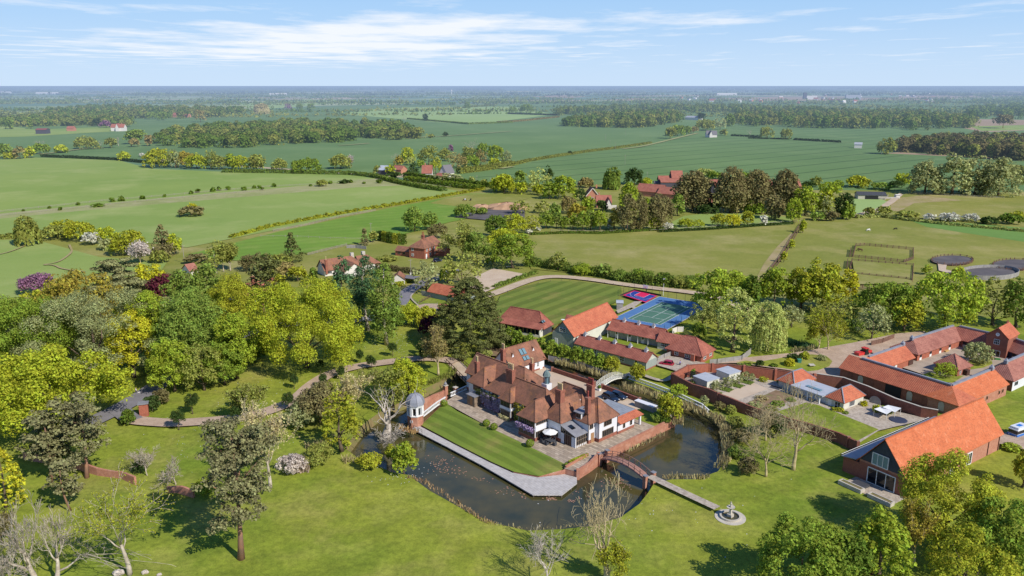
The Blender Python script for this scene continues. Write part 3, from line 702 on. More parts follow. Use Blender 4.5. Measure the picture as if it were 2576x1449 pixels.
field('gravel_path', [R7(1730,590),R7(1820,590),R7(1810,650),R7(1890,670),R7(1850,690),R7(1740,660)], 'sand')
field('farm_track', [(2135,545),(2200,530),(2240,504),(2262,488),(2272,492),(2250,512),(2215,535),(2150,549)], 'track')
for pts in ([FC(1230,745),FC(1400,725),FC(1640,668),FC(1860,612),FC(1960,590)],[FC(30,940),FC(150,920)],[FL(380,800),FL(520,785),FL(800,745),FL(1020,738)],[FM(880,712),FM(1000,705),FM(1180,690)],[FM(1560,645),FM(1700,628),FM(1880,622)],[FM(1880,622),FM(2300,592),FM(2576,572)],[FL(1620,448),FL(1900,438),FL(2200,436),FL(2400,425)]): ribbon('farm_track', pts, 5.5, 'verge')
# ---------------------------------------------------------------- the moated island: walls to the water, terrace, sloping lawn, gravel court
M['brick_o'] = bricks('orange garden brick', (202,142,116), (180,122,100), weather=(210,168,146))
M['brick_r'] = bricks('red garden brick', (160,104,88), (140,90,76))
ISL = [(-33,9.4),(-29.9,.8),(-25.2,-9.8),(-13,-10),(-2,-10),(4,-9.6),(8.5,-7.4),(11.2,-3),(13.6,-2.2),(12.2,6),(11.8,31),(8,33.2),(0,33.2),(-12.5,33.4),(-27,33),(-36,34.5),(-39.5,24),(-37.5,15)]
lawn_edge = [(-29.9,.8),(-25.2,-9.8),(-13,-10),(-2,-10),(4,-9.6),(8.5,-7.4),(10.9,-3)]
inner_edge = [(10.3,-1.6),(4,-1.4),(-12,-1.1),(-28.4,.3)]
w = MB(); P = [mf(*p) for p in ISL]
low = {tuple(p): -1.0 for p in lawn_edge[1:]}
n = len(P); vt = [(p.x,p.y, low.get(tuple(q), 0.0)) for p, q in zip(P,ISL)]; vb = [(p.x,p.y,WZ-.5) for p in P]
w.add(vb+vt, [(i,(i+1)%n,(i+1)%n+n,i+n) for i in range(n)]); structure('island_wall', w, M['brick_o'])
ter = [(-33,9.4),(-29.9,.8)]+inner_edge[::-1]+[(10.9,-3),(13.6,-2.2),(12.2,6),(11.8,31),(8,33.2),(6,27),(-2,26),(-10,20),(-20,12)]
M['flag'] = None
def flag_mat():
    m = bpy.data.materials.new('york stone flags'); t = NT(m); vec = t.n('ShaderNodeNewGeometry').outputs['Position']
    mp = t.n('ShaderNodeMapping'); mp.inputs['Rotation'].default_value = (0,0,-MA); t.l(vec, mp.inputs[0])
    b = t.n('ShaderNodeTexBrick'); b.inputs['Scale'].default_value = 1.0; b.inputs['Brick Width'].default_value = 1.15; b.inputs['Row Height'].default_value = .62; b.inputs['Mortar Size'].default_value = .03
    b.inputs['Color1'].default_value = lin((196,178,156),ALB); b.inputs['Color2'].default_value = lin((140,124,108),ALB); b.inputs['Mortar'].default_value = lin((110,100,86),ALB); b.inputs['Bias'].default_value = -.15
    t.l(mp.outputs[0], b.inputs['Vector'])
    c = t.mix(t.math('MULTIPLY', t.ramp(t.noise(vec,.5,4),.4,.7), .5), b.outputs['Color'], lin((178,158,134),ALB))
    p = t.n('ShaderNodeBsdfPrincipled'); p.inputs['Roughness'].default_value = .85; t.l(c, p.inputs['Base Color']); return finish(t, p.outputs[0], False)
M['flag'] = flag_mat()
structure('terrace', MB().sheet([tuple(mf(u,v))[:2] for u, v in ter], .02), M['flag'])
structure('court', MB().sheet([tuple(mf(u,v))[:2] for u, v in [(-33,9.4),(-20,12),(-10,20),(-2,26),(6,27),(8,33.2),(0,33.2),(-12.5,33.4),(-27,33),(-36,34.5),(-39.5,24),(-37.5,15)]], .012), M['sand'])
structure('green', MB().sheet([tuple(mf(u,v))[:2] for u, v in [(2,24.8),(11.4,25),(11.4,30.8),(8,32.9),(3.5,32.9)]], .035), M['lawn'])
M['moatlawn'] = grass('moat lawn stripes', (122,140,56), (112,132,54), None, .06, stripe=1.35, ang=MA, soft=.5, dry=(156,142,84), blade=.2, haze=False)
lp = [mf(u,v,-1.0+.05) for u, v in lawn_edge[1:]]; up = [mf(u,v,.03) for u, v in inner_edge]
lw = MB(); lo = [mf(-29.3,.4,.02)]+[mf(u,v,-.96) for u, v in lawn_edge[1:]]
# loft between the water edge and the terrace edge
top = [mf(*q, .025) for q in [(-28.4,.3),(-24,-.6),(-13,-1.1),(-4,-1.2),(2,-1.35),(6,-1.45),(10.3,-1.6)]]
bot = [mf(-28.9,-.6,-.1)]+[mf(*q,-.95) for q in [(-25.1,-9.7),(-13,-9.95),(-2,-9.95),(4,-9.55),(8.45,-7.35),(10.85,-3)]][:6]
bot = [mf(*q,z) for q, z in [((-28.9,-1.2),-.12),((-25.1,-9.7),-.95),((-13,-9.95),-.95),((-2,-9.95),-.95),((4,-9.55),-.95),((8.45,-7.35),-.95),((10.8,-3),-.9)]]
vs = []; K_ = 8
for i in range(7):
    for j in range(K_+1):
        t_ = j/K_; p = bot[i].lerp(top[i],t_); vs.append((p.x,p.y,p.z+.12*math.sin(t_*math.pi)))
lw.add(vs, [(i*(K_+1)+j,(i+1)*(K_+1)+j,(i+1)*(K_+1)+j+1,i*(K_+1)+j+1) for i in range(6) for j in range(K_)])
structure('moat_lawn', lw, M['moatlawn'])
# ---------------------------------------------------------------- courts
M['court_blue'] = surf('blue court', (88,128,176), (80,120,168), .3, .8); M['court_green'] = surf('green court', (86,126,106), (80,118,100), .3, .8)
M['line'] = surf('white line', (226,228,222)); M['b_red'] = surf('red play surface', (232,40,92), (220,34,84), .4, .6); M['b_blue'] = surf('dark blue play surface', (50,70,150), (44,62,140), .4, .6); M['kerb'] = surf('pale kerb', (200,192,182), (180,172,160), 1, .9)
_nl, _nr = at(X(1045,615)), at(X(1985,765)); _fc = at(X(1755,592)); _nc = at(X(1275,840))
TO = (at(X(1515,712))); ta = math.atan2((_fc-_nc).y,(_fc-_nc).x)-math.pi/2
tc_, ts_ = math.cos(ta), math.sin(ta)
def tf(u, v, z=0.0): return Vector((TO.x+u*tc_-v*ts_, TO.y+u*ts_+v*tc_, z))
def rect(name, u0, u1, v0, v1, z, m, f=tf): return structure(name, MB().sheet([tuple(f(*q))[:2] for q in ((u0,v0),(u1,v0),(u1,v1),(u0,v1))], z), M[m])
cz = fz[0]+.02
rect('court_kerb', -9.3,9.3,-18.4,18.0,cz,'kerb'); rect('court_surround',-9.0,9.0,-18.1,17.7,cz+.012,'court_blue'); rect('court_surface',-5.49,5.49,-11.9,11.9,cz+.024,'court_green')
ln = MB()
def line(u0,v0,u1,v1,w=.12):
    d = Vector((u1-u0,v1-v0)).normalized(); nx, ny = -d.y*w/2, d.x*w/2
    ln.add([tf(u0+nx,v0+ny,cz+.036),tf(u0-nx,v0-ny,cz+.036),tf(u1-nx,v1-ny,cz+.036),tf(u1+nx,v1+ny,cz+.036)],[(0,1,2,3)])
for u in (-5.43,5.43,-4.115,4.115): line(u,-11.88,u,11.88)
for v in (-11.83,11.83): line(-5.48,v,5.48,v)
for v in (-6.4,6.4): line(-4.115,v,4.115,v)
line(0,-6.4,0,6.4); structure('court_markings', ln, M['line'])
# basketball half court just beyond
bk4 = [at(X(*p)) for p in ((570,268),(855,150),(1430,282),(1140,452))]
structure('play_court', MB().sheet([tuple(p)[:2] for p in bk4], cz), M['b_red'])
def bl(s,t): return bk4[0].lerp(bk4[1],t).lerp(bk4[3].lerp(bk4[2],t),s)
structure('play_court_inset', MB().sheet([tuple(bl(s,t))[:2] for s,t in ((.05,.07),(.95,.07),(.95,.93),(.05,.93))], cz+.012), M['b_blue'])
structure('play_court_key', MB().sheet([tuple(bl(s,t))[:2] for s,t in ((.3,.42),(.7,.42),(.7,.985),(.3,.985))], cz+.024), M['b_red'])
kl = MB(); arc = [bl(.5+.43*math.cos(a),.62-.5*math.sin(a)) for a in np.linspace(0,math.pi,15)]; arc2 = [bl(.5+.2*math.cos(a),.42-.14*math.sin(a)) for a in np.linspace(0,math.pi,11)]
for arcs in (arc, arc2, [bl(.3,.985),bl(.3,.42),bl(.7,.42),bl(.7,.985)]):
    for a, b in zip(arcs,arcs[1:]): kl.bar((a.x,a.y,cz+.034),(b.x,b.y,cz+.034),.09,.01)
structure('play_court_markings', kl, M['line'])
field('path', [X(405,650),X(860,420),X(1050,420),X(860,560),X(900,590),X(860,600),X(790,575),X(450,720)], 'paving')
# ---------------------------------------------------------------- building kit (local frame: x along the near eave, y into the depth)
M['t_plum'] = tiles('manor plain tiles', (176,122,98), (138,102,84), .2, .16, .28, c3=(200,138,80)); M['t_red'] = tiles('red pantiles', (196,122,102), (168,100,86), .42, .36, .42, c3=(202,136,116))
M['t_or'] = tiles('new orange pantiles', (224,130,88), (212,118,78), .3, .3, .2, c3=(236,160,122)); M['t_or2'] = tiles('orange clay tiles', (222,132,98), (202,114,86), .42, .34, .4, c3=(212,140,108))
M['t_pink'] = tiles('weathered pantiles', (190,130,114), (166,108,96), .4, .34, .35, c3=(206,146,126)); M['t_far'] = tiles('far red tiles', (182,118,100), (166,104,90), .5, .4, .1, haze=True)
M['white'] = surf('white render', (232,232,234), (222,223,228), .4, .85); M['cream'] = surf('cream boards', (222,220,206), (212,210,196), .5, .8)
M['sage'] = boards('sage boarding', (164,172,166), (152,161,156), .22); M['sage_l'] = boards('pale sage boarding', (206,208,196), (196,198,186), .25)
M['brick'] = bricks('red brick', (174,112,92), (150,94,80)); M['brick_n'] = bricks('new red brick', (190,114,90), (168,98,80)); M['brick_p'] = bricks('pink brick', (206,150,126), (186,126,104)); M['brick_f'] = bricks('cottage brick', (188,116,92), (164,98,78), haze=True)
M['slate_b'] = boards('blue black boarding', (66,74,88), (56,62,74), .25, 'z'); M['lead'] = surf('lead sheet', (150,150,154), (132,132,138), .8, .55, spec=.5); M['lead_b'] = surf('blue grey zinc', (154,156,166), (138,142,152), .6, .5, spec=.5); M['zinc'] = boards('ribbed zinc roof', (158,164,172), (142,148,156), .62, 'x')
M['oak_w'] = surf('weathered oak', (150,132,112), (122,106,90), 1.5, .85); M['dk_wood'] = surf('dark brown timber', (92,66,58), (74,52,46), 1.2, .85); M['white_p'] = surf('white paint', (236,236,234)); M['cream_p'] = surf('cream terracotta', (222,196,150), (206,178,132), 2); M['red_p'] = surf('red terracotta', (168,82,72), (150,70,62), 2)
M['glass'] = glass_mat('window glass'); M['glass_l'] = glass_mat('sky window glass', (110,140,150), .1); M['black_paint_shade'] = surf('black paint and opening shade', (44,44,48)); M['dk_grey'] = surf('dark grey', (78,80,86), (66,68,74), 1); M['grey_w'] = boards('grey weathered boards', (168,164,160), (146,142,138), .16); M['tan_w'] = surf('tan door wood', (176,136,98), (160,122,86), 2)  # the black also paints the shade inside open doors and arches
M['stone'] = surf('pale stone', (206,198,184), (186,178,164), 1.2, .9); M['copper'] = surf('verdigris copper', (122,140,138), (100,118,118), 1, .6); M['blue_p'] = surf('deep blue', (60,66,88)); M['roof_f'] = surf('flat felt roof', (188,192,200), (174,180,190), .7, .6)
M['far_w'] = surf('far white wall', (226,220,212), haze=True); M['far_b'] = surf('far brick wall', (192,134,110), haze=True); M['far_d'] = surf('far dark wall', (84,82,92), haze=True); M['far_r'] = surf('far grey roof', (168,172,178), haze=True); M['far_red'] = surf('far red wall', (140,84,80), haze=True); M['far_s'] = surf('far slate roof', (120,116,120), haze=True)
def roof_geo(x0,x1,y0,y1,ze,zr,ax='x',h0=0.0,h1=0.0):
    if ax == 'x':
        c = (y0+y1)/2; hw = (y1-y0)/2; a = x0+h0*hw; b = x1-h1*hw
        if a > b: a = b = (a*h1+b*h0)/(h0+h1) if h0+h1 else (a+b)/2
        R = [(a,c,zr),(b,c,zr)]; P = [(x0,y0,ze),(x1,y0,ze),(x1,y1,ze),(x0,y1,ze)]
    else:
        c = (x0+x1)/2; hw = (x1-x0)/2; a = y0+h0*hw; b = y1-h1*hw
        if a > b: a = b = (a+b)/2
        R = [(c,a,zr),(c,b,zr)]; P = [(x1,y0,ze),(x1,y1,ze),(x0,y1,ze),(x0,y0,ze)]
    v = P+R
    same = (Vector(R[0])-Vector(R[1])).length < .05
    if same: v = P+[R[0]]; f = [(0,1,4),(1,2,4),(2,3,4),(3,0,4)]
    else:
        f = [(0,1,5,4),(2,3,4,5)]
        if h1: f.append((1,2,5))
        if h0: f.append((3,0,4))
    return v, f
def block(root, x0,x1,y0,y1, ze, zr, ax='x', h0=0, h1=0, wm='white', rm='t_plum', ov=.35, z0=0, plinth=None, ridge=None, th=.14, gable=None):
    """one walled and roofed block: returns (wall, roof)"""
    g = MB(); g.box(x0,x1,y0,y1,z0,ze-.05); gs_ = []
    if ax == 'x':
        m = (y0+y1)/2; hh = zr-.12-(zr-ze)*.02
        for x, h, s in ((x0,h0,1),(x1,h1,-1)):
            gm = MB() if gable else g; gs_.append(gm)
            if not h: gm.add([(x,y0,ze-.05),(x,y1,ze-.05),(x,m,hh),(x+s*.2,y0,ze-.05),(x+s*.2,y1,ze-.05),(x+s*.2,m,hh)],[(0,1,2),(3,5,4),(0,2,5,3),(1,4,5,2)])
    else:
        m = (x0+x1)/2; hh = zr-.12-(zr-ze)*.02
        for y, h, s in ((y0,h0,1),(y1,h1,-1)):
            gm = MB() if gable else g; gs_.append(gm)
            if not h: gm.add([(x0,y,ze-.05),(x1,y,ze-.05),(m,y,hh),(x0,y+s*.2,ze-.05),(x1,y+s*.2,ze-.05),(m,y+s*.2,hh)],[(0,2,1),(3,4,5),(0,3,5,2),(1,2,5,4)])
    wall = g.build('wall', M[wm], root)
    if gable: [q.build('gable', M[gable], root) for q in gs_ if q.v]
    k = (zr-ze)/(((y1-y0) if ax=='x' else (x1-x0))/2); drop = ov*k
    v, f = roof_geo(x0-ov,x1+ov,y0-ov,y1+ov,ze-drop+th*.6,zr+th*.6,ax,h0,h1)
    if zr > ze+.5:                                           # slight sag of old roofs: subdivide and jitter is left to the material
        pass
    rf = MB().shell(v,f,th).build('roof', M[rm], root)
    if ridge:
        R = v[4:]; rb = MB()
        if len(R) == 2: rb.bar(R[0],R[1],.28,.16)
        hips = [(0,0),(1,1),(2,1),(3,0)] if len(R) == 2 else [(0,0),(1,0),(2,0),(3,0)]
        for c, r in hips:
            hh = (h0 if r == 0 else h1) if len(R) == 2 else 1
            if hh: rb.bar(Vector(v[c])+Vector((0,0,.02)),Vector(R[r])+Vector((0,0,.02)),.2,.12)
        if rb.v: rb.build('ridge', M[ridge], root)
    if plinth:
        MB().box(x0-.03,x1+.03,y0-.03,y1+.03,0,plinth[0]).build('plinth', M[plinth[1]], root)
    return wall, rf
def win(root, face, pos, s, z, w, h, cols=2, rows=2, frame='white_p', name='window', glass='glass', bar=.07):
    """window on face f/b/l/r (outward -y/+y/-x/+x) at plane coordinate pos, centred at s, sill at z"""
    def pt(a, b, d):
        return {'f':(a,pos-d,b),'b':(a,pos+d,b),'l':(pos-d,a,b),'r':(pos+d,a,b)}[face]
    def bx(mb,a0,a1,b0,b1,d0,d1):
        p, q = pt(a0,b0,d0), pt(a1,b1,d1); mb.box(min(p[0],q[0]),max(p[0],q[0]),min(p[1],q[1]),max(p[1],q[1]),min(p[2],q[2]),max(p[2],q[2]))
    f = MB(); x0, x1 = s-w/2, s+w/2
    for i in range(cols+1):
        t = bar*(1.3 if i in (0,cols) else .9); c = x0+(x1-x0)*i/cols; bx(f,c-t/2,c+t/2,z,z+h,.0,.1)
    for j in range(rows+1):
        t = bar*(1.3 if j in (0,rows) else .8); c = z+h*j/rows; bx(f,x0,x1,c-t/2,c+t/2,.0,.09)
    fo = f.build(name, M[frame], root)
    p = MB(); bx(p,x0,x1,z,z+h,.0,.035); p.build('pane', M[glass], fo)
    return fo
def door(root, face, pos, s, w, h, m='white_p', z=0, name='door'):
    mb = MB()
    a = {'f':(s-w/2,s+w/2,pos-.06,pos+.02),'b':(s-w/2,s+w/2,pos-.02,pos+.06),'l':(pos-.06,pos+.02,s-w/2,s+w/2),'r':(pos-.02,pos+.06,s-w/2,s+w/2)}[face]
    return mb.box(*a,z+.02,z+h).build(name, M[m], root)
def chimney(root, x, y, z0, z1, sx=.9, sy=.9, pots=4, pot='cream_p', m='brick', potlen=1.35):
    c = MB().box(x-sx/2,x+sx/2,y-sy/2,y+sy/2,z0,z1-.45); c.box(x-sx/2-.12,x+sx/2+.12,y-sy/2-.12,y+sy/2+.12,z1-.45,z1-.28); c.box(x-sx/2-.05,x+sx/2+.05,y-sy/2-.05,y+sy/2+.05,z1-.28,z1)
    o = c.build('chimney', M[m], root)
    MB().box(x-sx/2-.08,x+sx/2+.08,y-sy/2-.08,y+sy/2+.08,z0-.0,z0+.02).build('flashing', M['lead'], o) if False else None
    for i in range(pots):
        t = (i+.5)/pots-.5; px, py = (x+t*(sx), y) if sx >= sy else (x, y+t*sy)
        MB().lathe([(.16,0),(.14,.1),(.12,potlen*.8),(.17,potlen*.86),(.15,potlen)],(px,py,z1),8).build('chimney_pot', M[pot], o)
    return o
def frame(pa, pb, z):
    a = at(pa,z); b = at(pb,z); return Vector((a.x,a.y,0)), math.atan2(b.y-a.y,b.x-a.x), (b-a).length
def building(name, label, pa, pb, ze, cat='building', group=None, ang=None):
    o, a, L = frame(pa,pb,ze); 
    if ang is not None: a = ang
    return empty(name, o, a, label, cat, group), L
# ---------------------------------------------------------------- the manor house
mh = empty('manor_house', MO, MA, 'white rendered manor house with brown tiled hip roofs on the moated island', 'house')
PL = (.75,'brick')
EV = 4.7
block(mh,-32.2,-21,9.1,16,EV,8.3,'x',0,0,plinth=PL,ridge='t_plum')
block(mh,-27.5,-22.2,5.8,12.5,EV,7.7,'y',1,0,plinth=PL,ridge='t_plum')
block(mh,-21.4,-2.4,5.6,11.6,EV,8.1,'x',1,1,plinth=PL,ridge='t_plum')
block(mh,-15.1,-11.8,4.3,7.2,EV,6.6,'y',1,0,plinth=PL,ridge='t_plum')
block(mh,-5.9,-1.1,1.1,8,EV,7.5,'y',1,0,plinth=PL,ridge='t_plum')
block(mh,-1.9,2.6,4.7,11.5,EV,8.0,'y',1,0,plinth=PL,ridge='t_plum')
block(mh,-24,-14.5,11,18.6,4.6,7.8,'x',1,1,plinth=PL,ridge='t_plum')
block(mh,-9,3.2,10.6,17.6,4.6,8.2,'x',1,1,plinth=PL,ridge='t_plum')
block(mh,2.8,7.0,8.2,12.5,EV,7.0,'y',1,0,plinth=PL,ridge='t_plum')
block(mh,1.8,7.95,10.2,16,EV,7.9,'x',1,1,plinth=PL,ridge='t_plum')
MB().box(-16,-7.2,11.4,13.6,4.4,5.6).build('flat_roof', M['lead'], mh)
gd = MB().shell([(-15.6,11.8,5.6),(-13.6,11.8,5.6),(-13.6,14.2,5.7),(-15.6,14.2,5.7),(-14.6,11.8,7.0),(-14.6,14.2,7.0)],[(0,4,5,3),(1,2,5,4)],.1).build('dormer_roof', M['t_plum'], mh); MB().add([(-15.5,11.9,5.5),(-13.7,11.9,5.5),(-14.6,11.9,6.85)],[(0,1,2)]).build('gablet', M['white'], gd)
chimney(mh,-15.6,7.9,6.3,10.0,1.9,1.0,4); chimney(mh,.1,7.0,6.2,10.1,1.5,1.3,4); chimney(mh,6.0,8.9,6.2,9.6,.85,.85,1,'red_p'); chimney(mh,2.3,13.9,6.3,10.0,1.5,1.0,4,'red_p'); chimney(mh,-27.3,8.2,4.9,8.6,.85,.85,2); chimney(mh,-20.3,18.95,0,7.4,1.0,.8,2,'cream_p')
# lantern cupola on the court side
cu = MB().box(-10.5,-8.9,12.3,13.9,5.4,7.0).build('cupola', M['white'], mh)
c2 = MB()
for a in range(6): c2.bar((-9.7+.68*math.cos(a*1.047),13.1+.68*math.sin(a*1.047),7.0),(-9.7+.68*math.cos(a*1.047),13.1+.68*math.sin(a*1.047),8.7),.09)
c2.build('lantern', M['dk_grey'], cu); MB().lathe([(.6,7.02),(.6,8.68)],(-9.7,13.1,0),6).build('pane', M['glass_l'], cu)
MB().lathe([(.95,8.7),(.92,8.8),(.78,9.3),(.45,9.8),(.1,10.05),(.07,10.5),(.02,10.7)],(-9.7,13.1,0),6).build('dome', M['copper'], cu)
# windows: long timber ranges on the garden fronts
for f, pos, s, z, w_, h, c, r in [('f',5.6,-18.2,3.1,1.7,1.3,4,1),('f',5.8,-24.6,2.9,2.4,1.5,5,2),('f',5.8,-25.6,.8,1.0,1.5,2,2),('f',5.6,-19.3,.9,1.6,1.4,3,2),('f',5.6,-8.2,3.0,1.6,1.2,3,1),('f',5.6,-9.0,.8,2.0,1.5,4,2),
  ('f',4.3,-13.45,2.95,2.9,1.55,6,1),('f',4.3,-13.45,.5,2.9,1.7,6,2),('r',-11.8,5.0,2.95,1.1,1.55,2,1),('r',-11.8,5.0,.5,1.1,1.7,2,2),
  ('f',1.1,-3.5,2.75,4.4,1.7,8,1),('f',1.1,-3.5,.78,4.5,1.5,9,1),('r',-1.1,2.9,3.45,3.1,1.05,6,1),('r',-1.1,2.9,.8,3.2,1.25,7,1),
  ('f',4.7,.9,.9,1.9,1.4,3,1),('r',7.0,8.95,3.1,1.0,1.35,2,1),('r',7.95,12.9,3.0,2.3,1.2,4,1),('r',7.95,13.0,.8,3.4,1.35,6,1),('l',-27.5,8.0,3.0,1.6,1.4,3,1),('f',9.1,-30,3.0,1.4,1.4,3,1)]:
    win(mh,f,pos,s,z,w_,h,c,r,'oak_w')
MB().box(-15.2,-11.7,4.22,4.3,2.1,2.85).build('balcony_panel', M['white'], mh); MB().box(-1.12,-1.0,1.2,4.6,2.1,3.3).build('balcony_panel', M['white'], mh)
door(mh,'r',7.02,9.35,.9,2.1,'tan_w'); 
for x, y in ((-1.0,4.72),(7.02,8.15),(8.02,10.15),(8.02,15.95),(-7,5.5)): MB().tube([(x,y,.3),(x,y,4.6)],.06,5).build('drainpipe', M['dk_wood'], mh)
# glazed garden room with a lead lean-to roof
gr = MB(); gr.box(2.62,6.6,4.85,8.15,0,.5); gr.box(2.62,3.5,4.75,4.9,0,2.3); gr.box(5.55,6.5,4.75,4.9,0,2.3); gr.box(6.35,6.62,4.75,5.05,0,2.5); gro = gr.build('garden_room', M['white'], mh)
fr = MB()
for i in range(7): x = 2.7+i*.62; fr.box(x-.05,x+.05,4.72,4.84,0 if 1.3<x-2.2<3.3 else 2.2,3.75-(x-2.6)*.3)
for i in range(7): y = 5.0+i*.52; fr.box(6.58,6.7,y-.05,y+.05,0,2.5)
for z in (.55,1.5,2.4): fr.box(6.59,6.69,5,8.15,z-.04,z+.04)
fr.box(2.7,6.5,4.73,4.83,2.2,2.32); fr.build('timber_frame', M['oak_w'], gro)
gp = MB().box(6.56,6.62,5,8.15,.5,2.5); gp.add([(2.7,4.8,2.25),(6.5,4.8,2.25),(6.5,4.8,2.5),(2.7,4.8,3.65)],[(0,1,2,3)]); gp.build('pane', M['glass'], gro); MB().box(3.5,5.5,4.78,4.84,.02,2.25).build('door', M['dk_wood'], gro)
MB().shell([(2.55,4.5,3.85),(6.9,4.5,2.6),(6.9,8.3,2.6),(2.55,8.3,3.85)],[(0,1,2,3)],.12).build('lean_to_roof', M['lead'], mh); MB().shell([(3.6,5.6,3.62),(4.9,5.6,3.25),(4.9,6.7,3.25),(3.6,6.7,3.62)],[(0,1,2,3)],.06).build('rooflight', M['glass'], mh)
fd = MB().box(3.6,5.0,8.1,10.2,4.4,6.1); fd.build('dormer', M['white'], mh); MB().shell([(3.2,7.7,6.1),(5.4,7.7,6.1),(5.4,10.4,6.45),(3.2,10.4,6.45)],[(0,1,2,3)],.1).build('dormer_roof', M['lead'], mh); win(mh,'f',8.1,4.3,4.85,1.2,.9,2,1,'oak_w')
# skylights on the rear roofs
def skylight(x,y,z,w_,h,nz,ny,parent=None,m='glass'):
    n = Vector((0,ny,nz)).normalized(); up = Vector((0,nz,-ny)).normalized(); o = MB().obox(Vector((x,y,z))+n*.1,(w_/2+.1,0,0),up*(h/2+.1),n*.08).build('skylight', M['white_p'], parent or mh); MB().obox(Vector((x,y,z))+n*.16,(w_/2-.05,0,0),up*(h/2-.05),n*.05).build('pane', M[m], o)
skylight(.1,11.8,6.0,1.6,1.5,1,-1.02); skylight(-3.6,11.7,5.9,.6,.8,1,-1.02)
# loggia with a ribbed flat roof and a tiled skirt
MB().box(1.5,8.1,16.02,21.4,0,2.7).build('wall', M['white'], mh); MB().box(8.1,8.16,16.0,21.4,0,.6).build('plinth', M['brick'], mh); MB().box(-.8,7.0,16.1,23.2,2.9,3.15).build('loggia_roof', M['zinc'], mh)
MB().shell([(7.0,15.9,3.2),(8.9,15.9,2.55),(8.9,23.6,2.55),(7.0,23.2,3.2)],[(0,1,2,3)],.1).build('tile_skirt', M['t_or2'], mh); MB().shell([(-.8,23.2,3.2),(7.0,23.2,3.2),(8.9,23.6,2.55),(-1.2,23.9,2.6)],[(0,1,2,3)],.1).build('loggia_eave', M['lead'], mh)
MB().box(7.9,8.3,23.1,23.5,0,2.6).build('post', M['white'], mh); MB().box(-.6,-.2,23.1,23.5,0,2.6).build('post', M['white'], mh)
for s in (18.0,20.3): win(mh,'r',8.1,s,.9,.6,1.4,1,1,'oak_w')
# timber porch
po = MB(); 
for x, y in ((-25.3,3.6),(-22.9,3.6),(-25.3,5.7),(-22.9,5.7)): po.box(x-.1,x+.1,y-.1,y+.1,0,2.4)
po.box(-25.3,-24.6,3.55,3.65,0,2.4); po.box(-23.6,-22.9,3.55,3.65,0,2.4); po.box(-25.3,-25.2,3.6,5.7,0,2.4); po.box(-22.98,-22.9,3.6,5.7,0,2.4); pp = po.build('porch', M['oak_w'], mh); MB().box(-25.6,-22.6,3.3,5.8,2.4,2.55).build('porch_roof', M['lead'], pp); MB().box(-24.6,-23.6,3.6,3.66,0,2.2).build('door', M['tan_w'], pp)
# ---------------------------------------------------------------- coach house behind the court
ch = empty('coach_house', mf(-37.2,21.8), MA, 'white coach house with steep brown roof and large skylight at the court end', 'house')
block(ch,.2,7.0,0,11.3,2.9,6.7,'y',0,0,ov=.4,plinth=(.4,'brick'),ridge='t_plum')
chimney(ch,5.2,-1.2,2.5,7.6,1.0,1.0,3)
for y, w_ in ((7.3,1.2),(9.0,.5)): win(ch,'r',7.0,y,1.0,w_,1.2,3 if w_>1 else 1,2)
door(ch,'r',7.0,10.2,.95,2.1,'white_p'); door(ch,'r',7.0,5.0,1.0,2.1,'white_p'); win(ch,'r',7.0,3.9,1.0,.7,1.2,2,2)
def slope_box(parent, name, m, x, y, z, wy, h, nx, nz, thick=.08):
    n = Vector((nx,0,nz)).normalized(); dn = Vector((nz,0,-nx)).normalized(); return MB().obox(Vector((x,y,z))+n*.12,(0,wy/2,0),dn*h/2,n*thick).build(name, M[m], parent)
for i, y in enumerate((5.0,6.1)):
    for j, (x, z) in enumerate(((4.9,5.15),(6.15,3.8))):
        so = slope_box(ch,'skylight','dk_grey',x,y,z,1.0,1.75 if j == 0 else 1.2,1.12,1); slope_box(so,'pane','glass_l',x+.04,y,z+.04,.84,1.55 if j == 0 else 1.0,1.12,1,.08)
for y in (1.9,9.0):
    z0 = 4.75; MB().shell([(5.45,y-.5,z0),(5.45,y+.5,z0),(5.45,y,z0+1.0),(4.45,y,z0+1.0),(5.2,y-.5,z0),(5.2,y+.5,z0)],[(0,2,3,4),(1,5,3,2)],.06).build('gablet_roof', M['t_plum'], ch); MB().add([(5.4,y-.45,z0-.1),(5.4,y+.45,z0-.1),(5.4,y,z0+.9)],[(0,1,2)]).build('gablet', M['white'], ch)
MB().shell([(7.2,10.9,3.2),(8.4,12.9,1.6),(6.6,13.1,1.6),(5.6,11.3,3.2)],[(0,1,2,3)],.1).build('porch_roof', M['t_plum'], ch)
# ---------------------------------------------------------------- stable ranges, barn and lodge
def vent(root, x, y, z):
    o = MB().box(x-.4,x+.4,y-.4,y+.4,z-.35,z+.35).build('roof_vent', M['white_p'], root); MB().lathe([(.72,.35),(.5,.55),(.12,1.0),(.05,1.25)],(x,y,z),4).build('vent_cap', M['lead'], o)
sr,L = building('stable_range','long low sage boarded range with five roof vents and red pantiles beside the lime row',A(1180,205),A(1890,395),2.5)
block(sr,.3,L-.3,.3,5.3,2.5,4.25,'x',0,0,'sage','t_red',.35,gable='sage_l',plinth=(.4,'brick'),ridge='t_red')
for i in range(5): vent(sr,1.6+i*(L-3.6)/4,2.8,4.35)
for t in (.1,.29,.67): win(sr,'f',.3,L*t,.9,1.3,1.2,2,2)
win(sr,'f',.3,L*.86,.1,1.0,2.0,1,2); 
br,L = building('threshing_barn','tall sage boarded barn with bright orange roof between the pantiled ranges',G(750,1280),G(1180,1085),4.0)
block(br,.3,L-.3,.3,7.2,3.9,7.4,'x',0,0,'cream','t_or2',.4,gable='sage',ridge='t_or2')
MB().box(.18,.3,.3,7.2,0,3.9).build('boarding', M['sage'], br)
